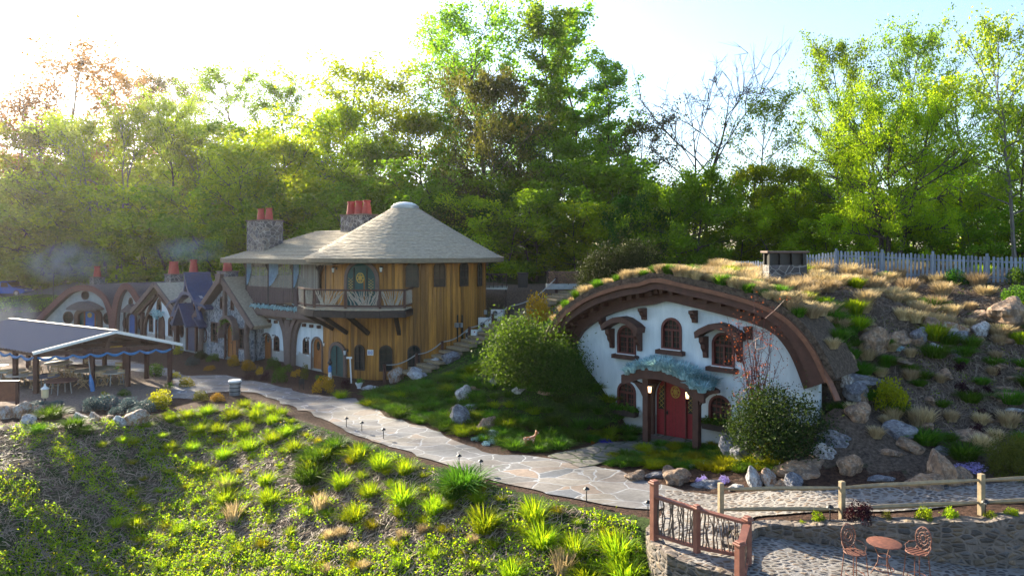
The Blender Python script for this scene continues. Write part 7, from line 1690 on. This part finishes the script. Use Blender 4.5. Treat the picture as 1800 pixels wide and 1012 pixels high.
# spotted fawn ornament
g = hit(930, 786); fw = thing('fawn_figurine', 'orange and white spotted fawn ornament standing in the grass on the bank', 'ornament', (g.x, g.y, g.z), .15)
def skin_fig(name, verts, edges, rad, mat, par, sub=2):
    me = bpy.data.meshes.new(name); me.from_pydata(verts, edges, []); me.materials.append(mat); o = bpy.data.objects.new(name, me); COL.objects.link(o); o.parent = par
    sk_ = o.modifiers.new('skin', 'SKIN'); 
    for i, r in enumerate(rad): me.skin_vertices[0].data[i].radius = (r, r)
    me.skin_vertices[0].data[0].use_root = True
    s = o.modifiers.new('sub', 'SUBSURF'); s.levels = sub; s.render_levels = sub; return o
m_, _t, _b = base('fawn_coat'); v = coords(_t); vo = N(_t, 'ShaderNodeTexVoronoi', Scale=14.0); _t.links.new(v, vo.inputs['Vector']); _t.links.new(mixc(_t, ramp(_t, vo.outputs['Distance'], [(.28, (1,)), (.34, (0,))]), (.42, .15, .05), (.75, .7, .62)), _b.inputs['Base Color'])
V_ = [(-.16, 0, .36), (0, 0, .35), (.17, 0, .37), (.26, 0, .47), (.31, 0, .58), (.41, 0, .555), (-.16, .05, .24), (-.20, .05, .13), (-.17, .05, 0), (-.16, -.05, .24), (-.13, -.05, .12), (-.14, -.05, 0), (.17, .05, .22), (.18, .05, .12), (.17, .05, 0), (.17, -.05, .22), (.20, -.05, .12), (.22, -.05, 0), (-.23, 0, .38), (.28, .07, .66), (.28, -.07, .66)]
E_ = [(0, 1), (1, 2), (2, 3), (3, 4), (4, 5), (0, 6), (6, 7), (7, 8), (0, 9), (9, 10), (10, 11), (2, 12), (12, 13), (13, 14), (2, 15), (15, 16), (16, 17), (0, 18), (4, 19), (4, 20)]
Rd = [.085, .08, .075, .045, .05, .022, .045, .018, .014, .045, .018, .014, .032, .016, .013, .032, .016, .013, .02, .015, .015]
skin_fig('body', V_, E_, Rd, m_, fw)
# hanging signpost / statues in the bed by the round house
g = G(580, 668); sn = thing('garden_figure', 'little blue and white garden figure with a dark pointed hat by the arched teal door', 'ornament', g)
MB().lathe([(.10, 0), (.12, .2), (.08, .5), (.05, .55)], 12).build('base', M_WHITE, sn, smooth=40); MB().lathe([(.11, .5), (.12, .75), (.06, .9)], 12).build('body', M_SWAG, sn, smooth=40); MB().lathe([(.06, .9), (.16, 1.05), (.04, 1.3), (.01, 1.32)], 12).build('hat', M_BLACK, sn, smooth=40)
g = G(530, 684); sn = thing('garden_marker', 'small dark garden marker sign at the edge of the mulch bed', 'sign', g); MB().box((0, 0, .45), (.3, .04, .3)).build('plate', M_BLACK, sn)
for s in (-1, 1): MB().box((s*.12, .0, .15), (.03, .03, .32)).build('leg', M_BLACK, sn)
g = G(631, 682); sn = thing('white_urn', 'small white urn with pale flowers at the foot of the round house', 'urn', g); MB().lathe([(.12, 0), (.1, .05), (.2, .25), (.22, .32)], 14).build('pot', M_WHITE, sn, smooth=40)
c = rng.normal(0, .1, (260, 3)); c[:, 2] = np.abs(c[:, 2])+.3; leafcards('flowers', c, .07, L_MOUND, sn)
g = G(610, 672); sn = thing('signpost', 'white wooden signpost leaning by the arched teal door', 'sign', (g.x+.3, g.y-.2, 0)); MB().bar((0, 0, 0), (-.08, 0, 1.55), .07).build('post', M_WHITE, sn); MB().box((-.12, -.04, 1.5), (.34, .03, .12)).build('arm', M_WHITE, sn)

# ------------------------------------------------------------------ far left: vehicles, road lamp
M_CARB = pm('blue_car_paint', (.015, .09, .42), (.012, .075, .36), 3, .25, bs=0); M_CARD = pm('dark_car_paint', (.03, .05, .09), (.02, .04, .07), 3, .25, bs=0); M_CART = pm('teal_car_paint', (.02, .12, .22), (.015, .1, .18), 3, .25, bs=0)
def car(px, py, d, rz, mat, label, L=4.7, Hh=1.75, kind=0, bed=False):
    p = P(px, py, d); z = gz(p.x, p.y)+.1; t = thing('parked_car', label, 'car', (p.x, p.y, z), rz, 'vehicles parked on the far left road'); w_ = 1.85; h = L/2
    lo = [(-h, .45), (-h, .95), (-h+.1, 1.0), (h-1.5, 1.02), (h-.25, .88), (h, .7), (h, .4), (h-.5, .3), (-h+.3, .3)]
    MB().slab(lo, (), -w_/2, w_/2).build('body', mat, t, bevel=.05)
    up_ = [(-h+.15, 1.0), (-h+.45, Hh), (h-2.35, Hh), (h-1.55, 1.0)] if not bed else [(-h+1.9, 1.0), (-h+2.05, Hh), (h-2.3, Hh), (h-1.5, 1.0)]
    c = MB().slab(up_, (), -w_/2+.12, w_/2-.12).build('cabin', mat, t, bevel=.05)
    xs_ = [q[0] for q in up_]; x0, x1 = min(xs_)+.35, max(xs_)-.45; n = 3 if not bed else 2
    for s in (-1, 1):
        for k in range(n):
            a, b = x0+(x1-x0)*k/n+.04, x0+(x1-x0)*(k+1)/n-.04; y = s*(w_/2-.085); MB().slab([(a, 1.08), (a+.05, Hh-.12), (b-.12, Hh-.12), (b, 1.08)], (), min(y, y-.03*s), max(y, y-.03*s)).build('side_window', M_GLASS, c)
    MB().bar((h-1.60, 0, 1.08), (h-2.26, 0, Hh-.08), w_-.36, .03, up=(1, 0, 1)).build('windscreen', M_GLASS, c)
    for x in (-h+.9, h-.95):
        for s in (-1, 1):
            m = MB(); m.tube([(x, s*(w_/2-.2), .36), (x, s*(w_/2+.015), .36)], .37, 18); wh = m.build('wheel', M_BLACK, t); m = MB(); m.tube([(x, s*(w_/2-.05), .36), (x, s*(w_/2+.03), .36)], .22, 12); m.build('rim', M_STEEL, wh)
    for s in (-1, 1): MB().box((h-.08, s*(w_/2-.3), .72), (.16, .34, .16)).build('headlight', M_WHITE, t)
    return t
car(14, 508, 85.0, -.05, M_CARB, 'bright blue pickup truck nearest on the far left road', 5.4, 1.75, bed=False)
car(-18, 493, 93.0, -.05, M_CART, 'teal vehicle half hidden behind the blue truck', 5.0, 1.9); car(24, 494, 95.0, -.15, M_CARD, 'dark low car beyond the nose of the blue truck', 4.4, 1.45)
p = P(94, 520, 78); z = gz(p.x, p.y); t = thing('road_lamp', 'thin dark double-armed lamp post beside the far left road', 'street lamp', (p.x, p.y, z)); h = CAMZ-(481-HY)/FPX*78-z
MB().tube([(0, 0, 0), (0, 0, h)], .05, 6).build('pole', M_BLACK, t); MB().bar((-.5, 0, h), (.5, 0, h), .05).build('arm', M_BLACK, t)
for s in (-1, 1): MB().box((s*.45, 0, h+.03), (.32, .18, .12)).build('lamp_head', M_BLACK, t)
# porch mat, little side bracket light on the first rope post
drop_unused(PLt)
# ------------------------------------------------------------------ air: thin haze and chimney smoke
hz = MB().box((0, 65, 30), (560, 250, 90)).build('haze', M_WHITE); tag(hz, 'thin pale evening haze hanging in the air', 'haze', None, 'stuff')
m = bpy.data.materials.new('haze_air'); m.use_nodes = True; t = m.node_tree; t.nodes.clear(); o = t.nodes.new('ShaderNodeOutputMaterial'); v = t.nodes.new('ShaderNodeVolumePrincipled')
v.inputs['Color'].default_value = (.95, .90, .92, 1); v.inputs['Density'].default_value = .00014; v.inputs['Anisotropy'].default_value = .72; t.links.new(v.outputs[0], o.inputs['Volume'])
hz.data.materials.clear(); hz.data.materials.append(m)
def smoke(px, py, d, r, dens, label, seed):
    p = P(px, py, d); o = MB().lathe([(.05*r[0], -r[2]), (.5*r[0], -.85*r[2]), (.87*r[0], -.5*r[2]), (r[0], 0), (.87*r[0], .5*r[2]), (.5*r[0], .85*r[2]), (.05*r[0], r[2])], 16, (0, 0, 0)).build('smoke', M_WHITE)
    o.location = p; o.scale = (1, r[1]/r[0], 1); tag(o, label, 'smoke', None, 'stuff')
    m = bpy.data.materials.new('chimney_smoke'); m.use_nodes = True; t = m.node_tree; t.nodes.clear(); u = t.nodes.new('ShaderNodeOutputMaterial'); v = t.nodes.new('ShaderNodeVolumePrincipled'); v.inputs['Color'].default_value = (.72, .85, .98, 1)
    tc = t.nodes.new('ShaderNodeTexCoord'); nz = N(t, 'ShaderNodeTexNoise', Scale=.45, Detail=4.0, Distortion=1.2); mp = t.nodes.new('ShaderNodeMapping'); mp.inputs['Location'].default_value = (seed, seed*2, 0); t.links.new(tc.outputs['Object'], mp.inputs[0]); t.links.new(mp.outputs[0], nz.inputs['Vector'])
    mg = t.nodes.new('ShaderNodeMapping'); mg.inputs['Scale'].default_value = (1/r[0], 1/r[0], 1/r[2]); t.links.new(tc.outputs['Object'], mg.inputs[0]); ln = t.nodes.new('ShaderNodeVectorMath'); ln.operation = 'LENGTH'; t.links.new(mg.outputs[0], ln.inputs[0])
    f = ramp(t, ln.outputs['Value'], [(.15, (1,)), (.95, (0,))]); g = ramp(t, nz.outputs[0], [(.42, (0,)), (.72, (1,))])
    a = t.nodes.new('ShaderNodeMath'); a.operation = 'MULTIPLY'; t.links.new(f, a.inputs[0]); t.links.new(g, a.inputs[1]); b = t.nodes.new('ShaderNodeMath'); b.operation = 'MULTIPLY'; b.inputs[1].default_value = dens; t.links.new(a.outputs[0], b.inputs[0]); t.links.new(b.outputs[0], v.inputs['Density'])
    t.links.new(v.outputs[0], u.inputs['Volume']); o.data.materials.clear(); o.data.materials.append(m)
smoke(120, 462, 76, (5.5, 3, 2.6), .55, 'bluish smoke drifting left of the small stone chimney', 1.0)
smoke(330, 440, 66, (4.2, 2.4, 1.5), .35, 'thin blue smoke above the two-pot chimney of the cottage row', 4.0)
smoke(15, 560, 60, (3.2, 2.4, 2.2), .30, 'low blue smoke at the left picture edge behind the pavilion', 7.0)
